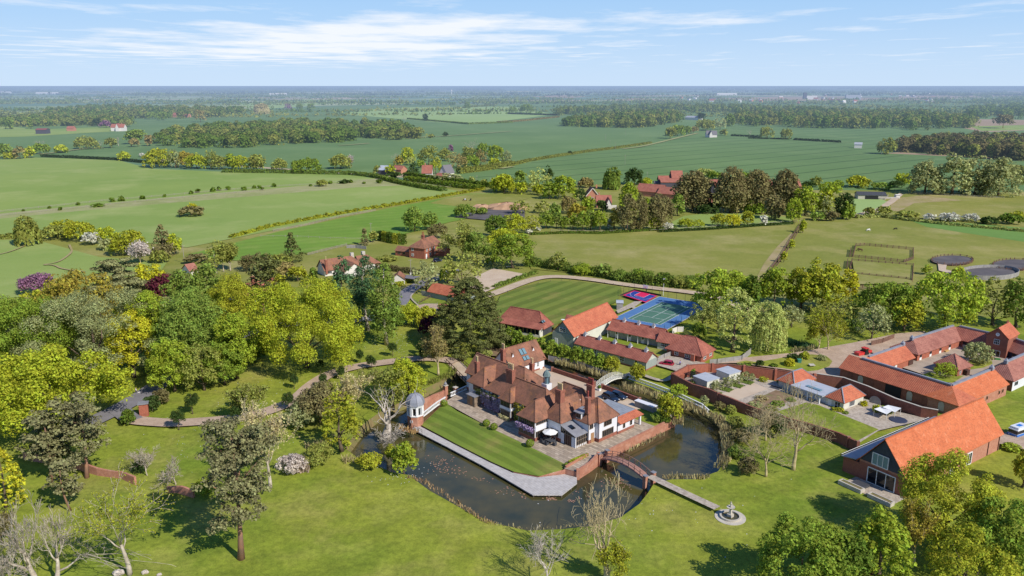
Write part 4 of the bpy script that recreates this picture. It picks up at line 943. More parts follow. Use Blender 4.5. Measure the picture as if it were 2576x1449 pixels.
win(br,'l',.18,3.9,4.3,1.9,1.1,4,2); door(br,'l',.16,5.9,1.0,2.1,'white_p'); win(br,'f',.3,4.6,.4,2.2,2.5,2,3,'dk_wood'); win(br,'f',.3,8.2,1.8,.4,.5,1,1)
MB().shell([(9,7.0,4.0),(13,7.0,4.0),(13,9.6,3.6),(9,9.6,3.6),(11,6.2,5.8),(11,9.6,5.8)],[(0,4,5,3),(1,2,5,4)],.14).build('porch_roof', M['t_red'], br); MB().lathe([(.05,0),(.5,.1),(.55,.2)],(.3,3.9,7.6),10).build('satellite_dish', M['white_p'], br)
b2,L = building('stable_range','pantiled range with three roof vents and sage doors facing its courtyard',G(1065,1215),G(1580,1320),2.6)
block(b2,.2,L-.2,1.6,6.2,2.6,4.6,'x',0,0,'sage','t_red',.5,gable='cream',ridge='t_red')
MB().shell([(-.2,.3,2.35),(L+.2,.3,2.35),(L+.2,1.7,2.95),(-.2,1.7,2.95)],[(0,1,2,3)],.1).build('canopy', M['t_red'], b2)
for t in (.22,.5,.78): vent(b2,L*t,3.9,4.7)
for t in (.16,.41,.66): d_ = door(b2,'f',1.6,L*t,1.0,2.1,'white_p'); MB().box(L*t-.3,L*t+.3,1.5,1.56,1.2,1.95).build('pane', M['glass'], d_)
for i in range(6): MB().box(.3+i*(L-.6)/5-.07,.3+i*(L-.6)/5+.07,.4,.54,0,2.3).build('post', M['white_p'], b2)
b3,L = building('link_range','short low pantiled link between the stable court and the brick lodge',G(1560,1330),A(2210,225),2.4)
block(b3,.1,L+1.5,.3,5.0,2.4,4.3,'x',0,0,'sage_l','t_red',.35); win(b3,'f',.3,2.2,.9,2.0,1.2,4,2)
lo_,L = building('brick_lodge','orange brick lodge with hipped pantile roof behind the red car',A(2070,243),A(2435,327),2.6)
block(lo_,.4,L-.4,.4,7.4,2.5,5.6,'x',1,1,'brick_n','t_red',.5,ridge='t_red')
win(lo_,'f',.4,L*.3,.9,1.0,1.2,2,2); win(lo_,'f',.4,L*.63,.9,2.1,1.2,4,2); win(lo_,'r',L-.4,2.2,.9,1.4,1.2,3,2); win(lo_,'r',L-.4,5.6,.9,1.4,1.2,3,2); door(lo_,'f',.4,L*.9,1.0,2.1,'brick_n')
MB().box(L-3.0,L-2.0,-.6,.4,0,2.4).build('porch', M['brick_n'], lo_)
ob,L = building('cart_lodge','open fronted cart lodge with hipped red pantile roof and posts beside the dark cypress',G(-40,1133),G(420,1215),2.9)
block(ob,.4,L-.4,2.4,7.6,2.8,6.4,'x',1,1,'dk_grey','t_red',.45,ridge='t_red')
wl = MB().box(L-.75,L-.5,.5,7.6,0,2.75); wl.box(.4,L-.5,.5,.8,0,.7); wl.build('wall', M['cream'], ob); MB().shell([(-.1,.0,2.62),(L+.1,.0,2.62),(L+.1,2.6,3.7),(-.1,2.6,3.7)],[(0,1,2,3)],.12).build('roof_skirt', M['t_red'], ob)
for i in range(12): MB().box(.5+i*(L-1.2)/11-.09,.5+i*(L-1.2)/11+.09,.55,.75,.7,2.7).build('post', M['oak_w'], ob)
win(ob,'r',L-.5,4.6,.4,1.1,1.2,2,2,'dk_wood'); win(ob,'r',L-.5,1.4,1.5,.5,.9,1,1)
for y in (3.0,4.0): so = slope_box(ob,'skylight','dk_grey',L-1.1,y,4.0,.6,.9,1.0,1); slope_box(so,'pane','glass_l',L-1.07,y,4.03,.45,.7,1.0,1)
og,L = building('garage_block','grey boarded garage with plain orange roof by the lane bend',J(1745,838),J(2060,905),2.3)
block(og,.3,L+1.5,.3,6.2,2.2,4.4,'x',0,0,'sage','t_or2',.4); MB().box(-3.0,.2,.3,.4,0,1.7).build('side_fence', M['grey_w'], og)
gs,L = building('garden_shed','low tiled shed half hidden behind the dark cedar',J2(1640,995),J2(1800,1015),2.0); block(gs,.2,5,.2,3,1.9,2.7,'x',0,0,'dk_wood','t_red',.25)
sh,L = building('summerhouse','small grey timber summerhouse beside the red and blue play court',X(415,400),X(575,405),2.3)
block(sh,.1,L,.0,3.4,2.3,2.5,'x',0,0,'grey_w','roof_f',.2,gable='grey_w'); win(sh,'r',L,1.8,.4,1.2,1.6,2,1,'oak_w')
# ---------------------------------------------------------------- gazebo tower and court walls by the boardwalk
gz = empty('gazebo_tower', mf(-26.6,-10.0,-1.0), MA, 'octagonal brick gazebo with white arches and domed lead roof at the moat corner', 'gazebo')
MB().lathe([(1.75,-.8),(1.75,2.2)],(0,0,0),8).build('wall', M['brick_o'], gz); MB().lathe([(1.9,2.2),(1.9,2.4)],(0,0,0),8).build('cornice', M['white_p'], gz)
for k in range(8):
    t = 2*math.pi*(k+.5)/8; MB().obox((1.6*math.cos(t),1.6*math.sin(t),3.4),(.22*math.cos(t),.22*math.sin(t),0),(-.26*math.sin(t),.26*math.cos(t),0),(0,0,1.0)).build('pillar', M['white_p'], gz)
MB().lathe([(1.78,4.1),(1.9,4.5),(2.05,4.55),(2.05,4.7)],(0,0,0),8).build('entablature', M['white_p'], gz); MB().lathe([(1.45,2.4),(1.45,4.1)],(0,0,0),8).build('pane', M['glass'], gz)
MB().lathe([(2.15,4.7),(2.1,4.95),(1.98,5.5),(1.7,6.1),(1.2,6.65),(.55,6.95),(.15,7.0),(.15,7.3),(.22,7.4),(.02,7.8)],(0,0,0),8).build('dome', M['lead_b'], gz)
for k in range(8):
    t = 2*math.pi*(k+.5)/8; MB().tube([(r*math.cos(t),r*math.sin(t),z) for r, z in ((2.16,4.75),(2.1,5.0),(2.0,5.5),(1.72,6.12),(1.2,6.68),(.5,6.98))],.05,4).build('rib', M['lead'], gz)
cl = MB(); cl.lathe([(.02,0),(.36,.0),(.36,.06),(.02,.06)],(0,0,0),14); co = cl.build('clock_face', M['white_p'], gz); t_ = R_(-112.5+90-0); co.location = (1.66*math.cos(R_(-67.5)),1.66*math.sin(R_(-67.5)),1.1); co.rotation_euler = (math.pi/2,0,R_(-67.5)+math.pi/2)
MB().lathe([(.02,.0),(.17,.0),(.17,.08),(.02,.08)],(0,0,0),10).build('clock_dial', M['dk_grey'], co)
# ---------------------------------------------------------------- stable quadrangle on the right
def strip(root, x0, x1, y, z, w_=.55, m='lead_b'): return MB().box(x0,x1,y-w_/2,y+w_/2,z-.05,z+.32).build('ridge_capping', M[m], root)
def finial(root, x, y, z): o = MB().box(x-.4,x+.4,y-.4,y+.4,z-.2,z+.55).build('finial_box', M['lead_b'], root); MB().lathe([(.66,.55),(.35,.8),(.06,1.2)],(x,y,z),4).build('finial_cap', M['lead_b'], o)
q1,L = building('quadrangle_range','long orange roofed brick range with arched niches facing the walled garden',B(765,582),B(1940,957),3.1)
block(q1,.3,L-.3,.3,7.4,3.0,5.4,'x',0,1,'brick','t_or2',.35); strip(q1,3.5,L-3.9,3.85,5.45)
for i, t in enumerate((.1,.2,.29,.62,.74,.87)):
    ni = MB(); x = L*t; ni.box(x-.65,x+.65,.2,.3,.4,1.9); ni.add([(x+.65*math.cos(a),.2,1.9+.65*math.sin(a)) for a in np.linspace(0,math.pi,9)],[tuple(range(9))[::-1]]); ni.build('arched_niche' if i%2 == 0 else 'arched_window', M['brick_r' if i%2 == 0 else 'stone'], q1)
MB().box(L*.42,L*.55,.1,.35,.02,2.7).build('carriage_arch', M['black_paint_shade'], q1)  # solid black box, painting the shade inside the open archway
a1 = q1.rotation_euler.z
q2,L2 = building('quadrangle_range','orange tiled wing with pale lead ridge on the yard drive side',B(1265,572),B(1515,482),2.6)
block(q2,-6.5,L2-.3,.3,6.2,2.5,4.8,'x',0,0,'brick_n','t_or2',.35); strip(q2,-4.5,L2,3.25,4.85); finial(q2,L2-.8,3.25,5.0)
for x in (1.5,): win(q2,'f',.3,2.2,.9,.8,1.1,2,2); door(q2,'f',.3,3.4,.9,2.0,'white_p')
MB().box(L2-2.6,L2-.5,.15,.3,0,2.3).build('open_bay', M['dk_wood'], q2)
q3,L3_ = building('quadrangle_range','orange roofed wing with small blue windows running away behind the big barn roof',B(1940,957),B(2435,742),3.1)
block(q3,.3,L3_-.3,.3,7.4,3.0,5.4,'x',1,0,'brick_p','t_or',.35); strip(q3,3.9,L3_,3.85,5.45); finial(q3,L3_-1.5,3.65,5.7)
for t in (.36,.58,.83,.9): win(q3,'f',.3,L3_*t,1.1,.7,.9,1,1,'brick_p','window')
q4,L4 = building('quadrangle_range','weathered pink tiled stable wing with white half doors at the back of the quadrangle',B(1555,452),B(1968,312),2.7)
block(q4,-.3,L4+6,.3,7.5,2.6,5.0,'x',1,1,'brick_n','t_pink',.4); strip(q4,3.2,L4+2.4,3.9,5.05); finial(q4,2.6,3.9,5.0)
for i in range(4): x = 1.3+i*L4/4.4; d_ = door(q4,'f',.3,x,1.0,1.3,'white_p'); MB().box(x-.45,x+.45,.2,.3,1.32,2.1).build('opening', M['black_paint_shade'], d_)  # opening is a black panel that paints the shade above the half door
q5,L5 = building('quadrangle_range','short weathered tiled stable beside the clock house',B(1968,315),B(2210,372),2.7)
block(q5,-6.5,L5+1,.3,7.5,2.6,5.0,'x',1,0,'brick','t_red',.4); strip(q5,-2.6,L5,3.9,5.05)
d_ = door(q5,'f',.3,.9,1.2,1.3,'stone'); MB().box(.35,1.45,.2,.3,1.32,2.2).build('opening', M['black_paint_shade'], d_)  # black panel again paints the shade of the open upper half
ck = empty('clock_house', at(B(2180,475)), 0, 'two storey brick clock house with orange gabled roof and round white clock', 'building')
a_, b_ = at(B(2180,475)), at(B(2390,523)); ck.rotation_euler.z = math.atan2((b_-a_).y,(b_-a_).x); Lc = (b_-a_).length
block(ck,.0,Lc,0,7.5,6.1,8.4,'y',0,0,'brick','t_or2',.3); win(ck,'f',0,Lc/2,3.9,1.3,1.3,3,2); fo = win(ck,'f',0,Lc/2+.2,0,1.9,2.2,2,1)
cf = MB().lathe([(.02,0),(.48,0),(.48,.1),(.02,.1)],(0,0,0),16).build('clock_face', M['white_p'], ck); cf.location = (Lc/2,-.1,6.6); cf.rotation_euler.x = math.pi/2
ch_ = MB(); ch_.bar((0,0,.12),(0,.3,.12),.05); ch_.bar((0,0,.12),(.2,0,.12),.05); ch_.build('clock_hand', M['black_paint_shade'], cf)
for y in (5.8,6.6): MB().lathe([(.16,0),(.14,.8)],(Lc/2,y,8.4),8).build('chimney_pot', M['brick'], ck)
q6,L6 = building('quadrangle_range','red tiled stable with blue grey doors right of the clock house',B(2395,405),B(2640,492),2.7); block(q6,.2,L6+8,.3,6,2.6,4.9,'x',0,0,'blue_p','t_pink',.4); strip(q6,.0,L6+8,3.15,4.95)
d_ = door(q6,'f',.3,2.6,1.2,1.3,'stone'); MB().box(2.0,3.2,.2,.3,1.32,2.2).build('opening', M['black_paint_shade'], d_)  # open upper half is a black panel, its shade painted
q7,L7 = building('quadrangle_range','white walled wing with hipped pantile roof at the right edge',B(2480,715),B(2640,640),3.0); block(q7,.3,L7+12,.3,7,2.9,5.6,'x',1,0,'white','t_pink',.35); strip(q7,3.5,L7+12,3.65,5.65); finial(q7,3.4,3.65,5.6); win(q7,'f',.3,2.2,1.2,1.6,.9,2,1,'lead_b')
MB().box(.28,.31,.31,6.99,0,2.8).build('end_wall', M['brick'], q7)
qc,Lq = building('yard_pavilion','small square brick pavilion with pyramid pantile roof in the quadrangle',B(1690,532),B(1938,606),2.7)
block(qc,.4,Lq-.4,.4,Lq-.2,2.6,5.1,'x',1,1,'brick','t_pink',.4,ridge='t_pink'); win(qc,'r',Lq-.4,1.6,1.0,.5,1.1,1,2); MB().box(Lq-.4,Lq+.6,2.9,4.2,0,1.9).build('lean_to', M['dk_wood'], qc)
# ---------------------------------------------------------------- big barn conversion, lower right
bb = empty('barn_conversion', at(C_(1400,665)), 0, 'large barn conversion with plain orange roof and dark boarded glazed gable', 'house')
a_, b_ = at(C_(1400,665)), at(C_(2325,197)); bb.rotation_euler.z = math.atan2((b_-a_).y,(b_-a_).x); Lb = (b_-a_).length
WB = (at(C_(910,490))-at(C_(1400,665))).length
block(bb,0,Lb,0,WB,3.9,9.4,'x',0,0,'brick_p','t_or',.4,gable='slate_b',ridge='t_or')
MB().box(-.05,0,0.02,WB-.02,0,3.5).build('end_wall', M['brick'], bb)
win(bb,'l',-.05,WB*.5,.12,5.2,2.9,3,1,bar=.13); win(bb,'l',-.05,WB*.56,3.9,3.0,2.2,3,1,'white_p','window','glass_l',.13)
for t, w_ in ((.26,1.4),(.47,1.5),(.65,1.7),(.1,1.5)): win(bb,'f',0,Lb*t,.2,w_,2.4,2,1,bar=.13)
for t in (.86,.985): MB().tube([(Lb*t,-.08,.1),(Lb*t,-.08,3.7)],.07,5).build('drainpipe', M['dk_wood'], bb)
lt = MB().shell([(-.5,WB+.45,3.7),(Lb*.95,WB+.45,3.7),(Lb*.95,WB+3.4,3.2),(-.5,WB+3.4,3.2)],[(0,1,2,3)],.15).build('side_roof', M['lead_b'], bb)
MB().box(0,Lb*.9,WB+.0,WB+3.2,0,3.0).build('side_range', M['brick'], bb)
for i in range(40): MB().box(.0+i*Lb*.9/40,.22+i*Lb*.9/40,WB+3.35,WB+3.95,3.05,3.22).build('rafter_end', M['black_paint_shade'], lt)
MB().bar((0,WB+3.7,3.25),(Lb*.9,WB+3.7,3.25),.06).build('pergola_rail', M['white_p'], lt)
# terrace of raised planters in front of the glazed gable
tp = empty('raised_terrace', at(C_(1400,665)), bb.rotation_euler.z, 'pale stone terrace with raised planters below the glazed barn gable', 'terrace')
MB().box(-4.6,-.1,-.3,WB+.3,0,.12).build('paving', M['paving'], tp)
for y0, y1 in ((-.6,WB*.42),(WB*.56,WB+.6)):
    pl = MB(); pl.box(-5.2,-4.9,y0,y1,0,.75); pl.box(-4.9,-3.9,y0,y0+.25,0,.75); pl.box(-4.9,-3.9,y1-.25,y1,0,.75); pl.box(-4.1,-3.9,y0+.25,y1-.25,0,.75); po_ = pl.build('planter', M['stone'], tp); MB().box(-4.9,-4.1,y0+.25,y1-.25,.2,.66).build('soil', M['bank'], po_)
MB().box(-3.6,-1.6,WB*.62,WB-.9,.12,.55).build('bench', M['dk_grey'], tp)
# ---------------------------------------------------------------- walled garden buildings
gp1,L = building('garden_pavilion','white garden pavilion with two tiled pyramids joined by a pale zinc roof',B(820,925),B(1030,845),2.8)
ap = gp1.rotation_euler.z
block(gp1,.3,L-.3,.3,4.6,2.7,4.7,'x',1,1,'cream','t_or2',.35,ridge='lead_b'); win(gp1,'f',.3,L*.42,.9,1.9,1.3,4,1,'white_p'); win(gp1,'l',.3,1.7,.4,1.3,1.7,2,2); door(gp1,'l',.3,3.6,.9,2.1,'white_p')
MB().box(-1.2,5.5,4.7,13.0,2.55,2.85).build('zinc_roof', M['roof_f'], gp1); MB().box(.6,5.2,4.7,13.0,0,2.5).build('wall', M['white'], gp1); MB().box(.8,1.7,6.6,10.4,2.86,3.05).build('rooflight', M['glass_l'], gp1)
for y in (5.4,8.4,11.4): MB().box(-1.0,-.75,y,y+.25,0,2.55).build('post', M['white_p'], gp1)
block(gp1,.3,L-.3,13.0,17.3,2.7,4.7,'x',1,1,'stone','t_or2',.35,ridge='lead_b')
s1,L = building('flat_roof_studio','square white studio with pale flat roof at the near end of the walled garden',W(735,718),W(905,668),2.7)
bx_ = MB().box(0,L,0,4.3,0,2.55); bx_.build('wall', M['cream'], s1); MB().box(-.15,L+.15,-.15,4.45,2.55,2.75).build('roof', M['roof_f'], s1); MB().box(-.03,0,.05,4.25,0,2.5).build('boarding', M['sage'], s1)
for i in range(8): MB().box(.3+i*.45,.4+i*.45,4.45,7.6,2.3,2.42).build('pergola_beam', M['black_paint_shade'], s1)
MB().box(.1,.2,4.4,7.6,2.2,2.3).build('pergola_rail', M['black_paint_shade'], s1)
s2,L = building('flat_roof_studio','white studio with pale flat roof just beyond the dark pergola',W(1045,617),W(1205,572),2.6)
MB().box(0,L,0,4.0,0,2.45).build('wall', M['cream'], s2); MB().box(-.15,L+.15,-.15,4.15,2.45,2.65).build('roof', M['roof_f'], s2); door(s2,'f',0,L*.5,.9,2.0,'white_p')
fs = empty('store_box', mf(1.2,31.6), MA, 'pale grey slatted garden store beside the moat below the parked cars', 'store')
MB().box(0,5.2,-1.3,0,0,1.3).build('wall', M['grey_w'], fs); MB().box(-.1,5.3,-1.4,.1,1.3,1.42).build('lid', M['white'], fs)
# ---------------------------------------------------------------- neighbouring houses
h1,L = building('brick_house','two storey brick house with hipped brown roof and small annexe by the hay paddock',J2(1268,228),J2(1478,250),4.9,'house')
block(h1,.3,L-.3,.3,13,4.8,7.6,'y',1,0,'brick_f','t_plum',.4); chimney(h1,L/2,5.2,6.6,9.2,1.1,.9,2,'red_p')
for f, p, s, z in (('f',.3,2.0,3.2),('f',.3,2.0,.9),('r',L-.3,2.0,3.1),('r',L-.3,4.5,3.1),('r',L-.3,7.5,3.1),('r',L-.3,4.5,.9),('r',L-.3,8.5,.9)): win(h1,f,p,s,z,1.0,1.1,2,2)
door(h1,'r',L-.3,1.6,1.0,2.1); block(h1,-7.5,.3,1.5,6.0,2.3,3.8,'x',0,0,'brick_f','t_plum',.3,gable='far_w'); win(h1,'f',1.5,-5.5,.9,1.3,.9,3,1,'oak_w'); win(h1,'f',1.5,-3.2,.9,1.3,.9,3,1,'oak_w')
block(h1,L-.5,L+4.5,8.5,12.6,2.4,4.2,'x',0,0,'brick_f','t_plum',.3)
h2,L = building('bungalow','long white bungalow with plum tiled roof behind the poplars',J2(215,527),J2(420,500),2.6,'house')
block(h2,.3,L+10,.3,8,2.5,5.8,'x',0,1,'far_w','t_plum',.4); chimney(h2,.9,.1,1,6.4,.8,.8,1)
block(h2,L-1,L+7,-6.5,2,2.5,5.2,'y',0,0,'far_w','t_plum',.4); block(h2,L+9,L+17,2,9,2.5,5.2,'x',0,1,'far_w','t_plum',.4)
for x in (L+7.2,L+12): MB().box(x,x+1.3,7,8.2,3,6.3).build('chimney', M['stone'], h2)
for x in (2.2,5.0): win(h2,'f',.3,x,.9,1.6,1.1,3,1)
h3,L = building('annexe','small white annexe with grey lean-to roof beside the green hedge',J2(1045,640),J2(1120,640),2.2,'house'); block(h3,.2,L+3,.2,5,2.2,4.0,'y',0,0,'far_w','t_plum',.3); MB().shell([(L+3,.2,2.6),(L+8,.2,2.0),(L+8,5,2.0),(L+3,5,2.6)],[(0,1,2,3)],.1).build('lean_to_roof', M['far_s'], h3)
h4,L = building('tiled_shelter','tiny tiled shelter with white gable by the telegraph pole',K(1775,625),K(1845,645),1.9,'shelter'); block(h4,.1,L+.5,.2,3.4,1.9,4.0,'y',0,0,'far_w','t_pink',.35)
h5,L = building('tiled_cottage','old red tiled cottage glimpsed between the black pine and the yellow oak',K(2330,900),K(2600,840),3.2,'house'); block(h5,0,16,.3,7,3.0,6.0,'x',0,0,'far_w','t_red',.4); win(h5,'f',.3,3,1,1.6,1.2,3,2); chimney(h5,8,3.6,5,8,1,1,2)
gh = empty('greenhouse', at(J2(245,775)), R_(-8), 'small aluminium greenhouse left of the poplars', 'greenhouse'); MB().box(0,4,0,2.6,0,.6).build('base', M['brick_f'], gh); g_ = MB()
for i in range(6):
    x = i*.8; g_.bar((x,0,.6),(x,0,1.7),.07); g_.bar((x,0,1.7),(x,1.3,2.5),.07); g_.bar((x,1.3,2.5),(x,2.6,1.7),.07); g_.bar((x,2.6,.6),(x,2.6,1.7),.07)
for y, z in ((0,1.7),(1.3,2.5),(2.6,1.7)): g_.bar((0,y,z),(4,y,z),.07)
g_.build('frame', M['white_p'], gh); MB().shell([(0,0,1.7),(4,0,1.7),(4,1.3,2.5),(0,1.3,2.5),(4,2.6,1.7),(0,2.6,1.7)],[(0,1,2,3),(3,2,4,5)],.02).build('pane', M['glass_l'], gh)
def small_house(name, label, fn, pa, pb, depth, ze, zr, wm, rm, ax='x', extra=None, cat='house', chim=None, group=None):
    b,L = building(name,label,fn(*pa),fn(*pb),ze,cat,group); block(b,0,L,0,depth,ze,zr,ax,0,0,wm,rm,.4)
    if chim: MB().box(L*chim-.4,L*chim+.4,depth/2-.4,depth/2+.4,zr-.6,zr+1.6).build('chimney', M['far_b'], b)
    if extra: extra(b,L)
    return b,L
def white_gable(b,L):
    pass
small_house('gabled_cottage','orange brick cottage with white bargeboards on its gable amid the trees',F1,(1395,640),(1570,640),12,3.6,8.2,'far_b','t_far','y',lambda b,L: [MB().bar((-.5,-.5,3.3),(L/2,-.5,8.4),.35).build('bargeboard',M['far_w'],b),MB().bar((L+.5,-.5,3.3),(L/2,-.5,8.4),.35).build('bargeboard',M['far_w'],b),win(b,'f',0,L/2,1.2,1.4,1.4,2,2)],chim=.9)
small_house('gabled_cottage','tile roofed cottage with two pale gables lower among the trees',F1,(1545,735),(1760,735),9,3.4,7.0,'far_b','t_far','x',lambda b,L: [block(b,L*.62,L*.95,-4,4,3.2,6.2,'y',0,0,'far_w','t_far',.4),MB().box(L*.6,L*1.3,-4.5,-3.5,0,2.2).build('glazed_porch',M['far_w'],b)],chim=.2)
small_house('farm_range','long low pink tiled farm range in the hamlet',F1,(2120,560),(2485,590),11,3.5,7.6,'far_b','t_far','x',lambda b,L: [block(b,L-1,L+16,-3,7,3.4,7,'x',0,1,'far_b','t_far',.4)])
small_house('black_barn','black boarded barn with bright red roof at the field edge',F2,(175,322),(310,322),10,6.5,11,'far_d','t_far','x',lambda b,L: [MB().shell([(-9,-6,4.0),(L,-6,4.0),(L,0,6.2),(-9,0,6.2)],[(0,1,2,3)],.2).build('lean_to_roof',M['t_far'],b),MB().box(-9,L,-5.6,0,0,3.9).build('lean_to',M['far_d'],b),block(b,-9,4,0,8,4.5,7.5,'x',0,0,'far_d','t_far',.4)],cat='barn')
small_house('tiled_farmhouse','red roofed house with dark gable between the brown poplars',F2,(628,425),(760,430),9,4.5,8.5,'far_d','t_far','x',lambda b,L: block(b,L*.3,L*.75,-3,4,4.2,8,'y',0,0,'far_d','t_far',.4))
small_house('brick_cottage','orange gabled cottage with dark door between the brown poplars',F2,(612,600),(690,600),11,4.6,9.0,'far_b','t_far','y',lambda b,L: door(b,'f',0,L*.6,1.6,3.2,'far_d'))
small_house('tiled_house','tiled roof behind the second and third brown poplars',F2,(1000,440),(1130,440),10,5,9.5,'far_b','t_far')
small_house('tiled_house','red tiled house with white eaves left of the tallest brown poplar',F2,(1320,430),(1435,432),10,4,8,'far_w','t_far')
small_house('tiled_house','steep tiled roof slope right of the tallest brown poplar',F2,(1690,450),(1780,455),9,2.5,8,'far_b','t_far','y')
small_house('timber_shed','row of small pale sheds at the left of the black barn',F2,(-40,388),(45,388),6,2.6,3.6,'far_r','far_s',cat='shed')
small_house('field_stable','dark roofed field stable with pale block walls in the dry paddock',FR,(955,1190),(1230,1195),8,3.0,4.6,'stone','dk_grey','x',lambda b,L: [MB().box(L*.25,L*.72,-.06,.2,.05,2.5).build('open_front',M['black_paint_shade'],b), MB().box(L+1,L+9,3,6,0,1.2).build('pen_wall',M['stone'],b)],cat='stable')  # open front is a black panel painting the shade inside
small_house('horse_box','small blue white horse trailer beside the field stable',FR,(1330,1192),(1365,1192),3,2.6,2.8,'far_w','far_w',cat='trailer')
small_house('pink_cottage','thatched pink cottage hidden where the lane meets the far trees',FC,(2050,600),(2150,600),9,4,9,'far_w','far_s','x',lambda b,L: block(b,L*.2,L*.5,-4,3,4,9,'y',0,0,'far_w','far_s',.3))
small_house('grey_barn','wide low barn with grey roof beside the far wood',FC,(1835,432),(1960,436),20,5,8,'far_w','far_r',cat='barn')
small_house('blue_roof_barn','dark barn with pale blue roof in the hedged farmstead',FM,(1258,945),(1365,950),12,4.0,7.0,'far_d','roof_f',cat='barn')
small_house('red_roof_barn','low red tiled shed beside the pale blue roofed barn',FM,(1400,940),(1490,945),9,3.2,6.0,'far_b','t_far',cat='barn')
small_house('red_roof_cottage','steep red roofed cottage left of the olive tree in the farmstead',FM,(1695,975),(1790,975),9,4,9.5,'far_w','t_far',chim=.3)
small_house('white_gable_cottage','white gabled cottage with small orange lean-to at the farmstead',FM,(1865,970),(1935,975),10,4.5,10,'far_w','far_s','y',lambda b,L: block(b,1,L+5,-6,0,2.6,4.4,'x',0,0,'far_w','t_far',.3))
small_house('red_barn','long dark red barn beside the tall thin poplars on the far left',FL,(345,555),(445,555),12,6,8,'far_d','far_red',cat='barn')
small_house('orange_house','small orange house between pale hedges on the far left',FL,(650,542),(715,542),9,4,7.5,'far_b','t_far')
small_house('white_house','white house with red roofs at the edge of the teal field',FL,(1082,530),(1210,530),10,6,11,'far_w','t_far','x',lambda b,L: block(b,L*.45,L*.7,-4,5,6,12,'y',0,0,'far_w','t_far',.3),chim=.75)
small_house('red_roof_farm','pale farm with red roof among the far trees',FL,(1650,410),(1830,412),14,5,10,'far_b','t_far')
small_house('field_shelter','pink field shelter standing in the teal crop',FR,(918,695),(992,697),7,4.5,6.5,'far_w','far_r',cat='shelter')
# scattered houses and sheds of the distant town, and farms near the horizon
rv = random.Random(3)
tw = [(rv.uniform(1690,2350), rv.choice([250,246,255,243,240,258])+rv.uniform(-3,3)) for i in range(46)]
for i, (x, y) in enumerate(tw):
    a = at((x,y)); o = empty('town_house', (a.x,a.y,0), rv.uniform(0,3), 'small pale or red roofed house of the distant town beyond the woods', 'house', 'houses of the distant town')
    w_ = rv.uniform(12,26); block(o,-w_/2,w_/2,-5,5,rv.uniform(5,7),rv.uniform(9,13),'x',0,0,rv.choice(['far_w','far_w','far_b']),rv.choice(['t_far','t_far','far_s','far_w']),.4)
for i, (x, y, w_, lb) in enumerate(((120,237,60,'long white shed under the horizon at far left'),(15,235,30,'pinkish shed under the horizon at the left edge'),(1828,240,46,'white warehouse roof near the horizon in the middle'),(700,240,40,'pale barn near the horizon left of centre'),(2362,263,0,''))):
    if not w_: continue
    a = at((x,y)); o = empty('distant_shed', (a.x,a.y,0), 0, lb, 'shed'); block(o,-w_*1.5,w_*1.5,-10,10,10,16,'x',0,0,'far_w','far_w',.4)
ct = empty('church_tower', at((2024,250)), 0, 'square church tower with pale nave beyond the woods', 'church'); MB().box(-8,8,-7,7,0,34).build('tower', M['far_d'], ct); MB().box(8,60,-7,7,0,18).build('nave', M['far_w'], ct)
ca = empty('ruined_keep', at((2145,250)), 0, 'broad stone ruin standing over the distant town', 'ruin'); MB().box(-38,-30,-8,8,0,24).box(30,38,-8,8,0,28).box(-30,30,-8,8,0,22).build('wall', M['far_r'], ca)
wt = empty('water_tower', at((1136,241)), 0, 'slender white water tower on the far plain', 'tower'); MB().lathe([(3,0),(2.6,26),(5,30),(5,38),(1,40)],(0,0,0),10).build('shaft', M['far_w'], wt)
# ---------------------------------------------------------------- garden walls
def wall_line(name, label, pts, h, m='brick_r', th=.36, world=False, wave=0, cap=True, piers=0, cat='wall', z0=0.0, group=None):
    P = [Vector(p) for p in pts] if world else [at(p) for p in pts]
    r = empty(name, P[0], 0, label, cat, group); o = P[0]
    fine = []
    for a, b in zip(P,P[1:]):
        k = max(1,int((b-a).length/1.0)); fine += [a.lerp(b,i/k) for i in range(k)]
    fine.append(P[-1]); mb = MB(); vs = []; cp = []
    hs = h if hasattr(h,'__len__') else [h]*2
    for i, p in enumerate(fine):
        d = fine[min(i+1,len(fine)-1)]-fine[max(i-1,0)]; nr = Vector((-d.y,d.x,0)).normalized()*th/2; t_ = i/(len(fine)-1)*(len(hs)-1); j = min(int(t_),len(hs)-2); f_ = t_-j; f_ = f_*f_*(3-2*f_)
        hh = hs[j]*(1-f_)+hs[j+1]*f_+wave*math.sin(i*.55); q = p-o
        vs += [(q.x+nr.x,q.y+nr.y,z0),(q.x-nr.x,q.y-nr.y,z0),(q.x-nr.x,q.y-nr.y,hh),(q.x+nr.x,q.y+nr.y,hh)]; cp.append((q,hh,nr))
    n = len(fine); fs = [(i*4+a,(i+1)*4+a,(i+1)*4+(a+1)%4,i*4+(a+1)%4) for i in range(n-1) for a in range(4)]+[(0,1,2,3),((n-1)*4+3,(n-1)*4+2,(n-1)*4+1,(n-1)*4)]
    mb.add(vs,fs).build('wall', M[m], r)
    if cap:
        c = MB(); vs = []
        for q,hh,nr in cp: w_ = nr*1.25; vs += [(q.x+w_.x,q.y+w_.y,hh),(q.x-w_.x,q.y-w_.y,hh),(q.x-w_.x,q.y-w_.y,hh+.09),(q.x+w_.x,q.y+w_.y,hh+.09)]
        c.add(vs,fs).build('coping', M['stone' if cap is True else cap], r)
    if piers:
        pr = MB().box(-.3,.3,-.3,.3,z0,max(hs)+.25); k = 0
        s = 0; last = -99
        me = None
        for i, (q,hh,nr) in enumerate(cp):
            if i in (0,n-1) or i-last >= piers:
                last = i
                if me is None: po = pr.build('pier', M[m], r); me = po.data
                else: po = link('pier', me, r)
                po.location = (q.x,q.y,hh-max(hs))
    return r
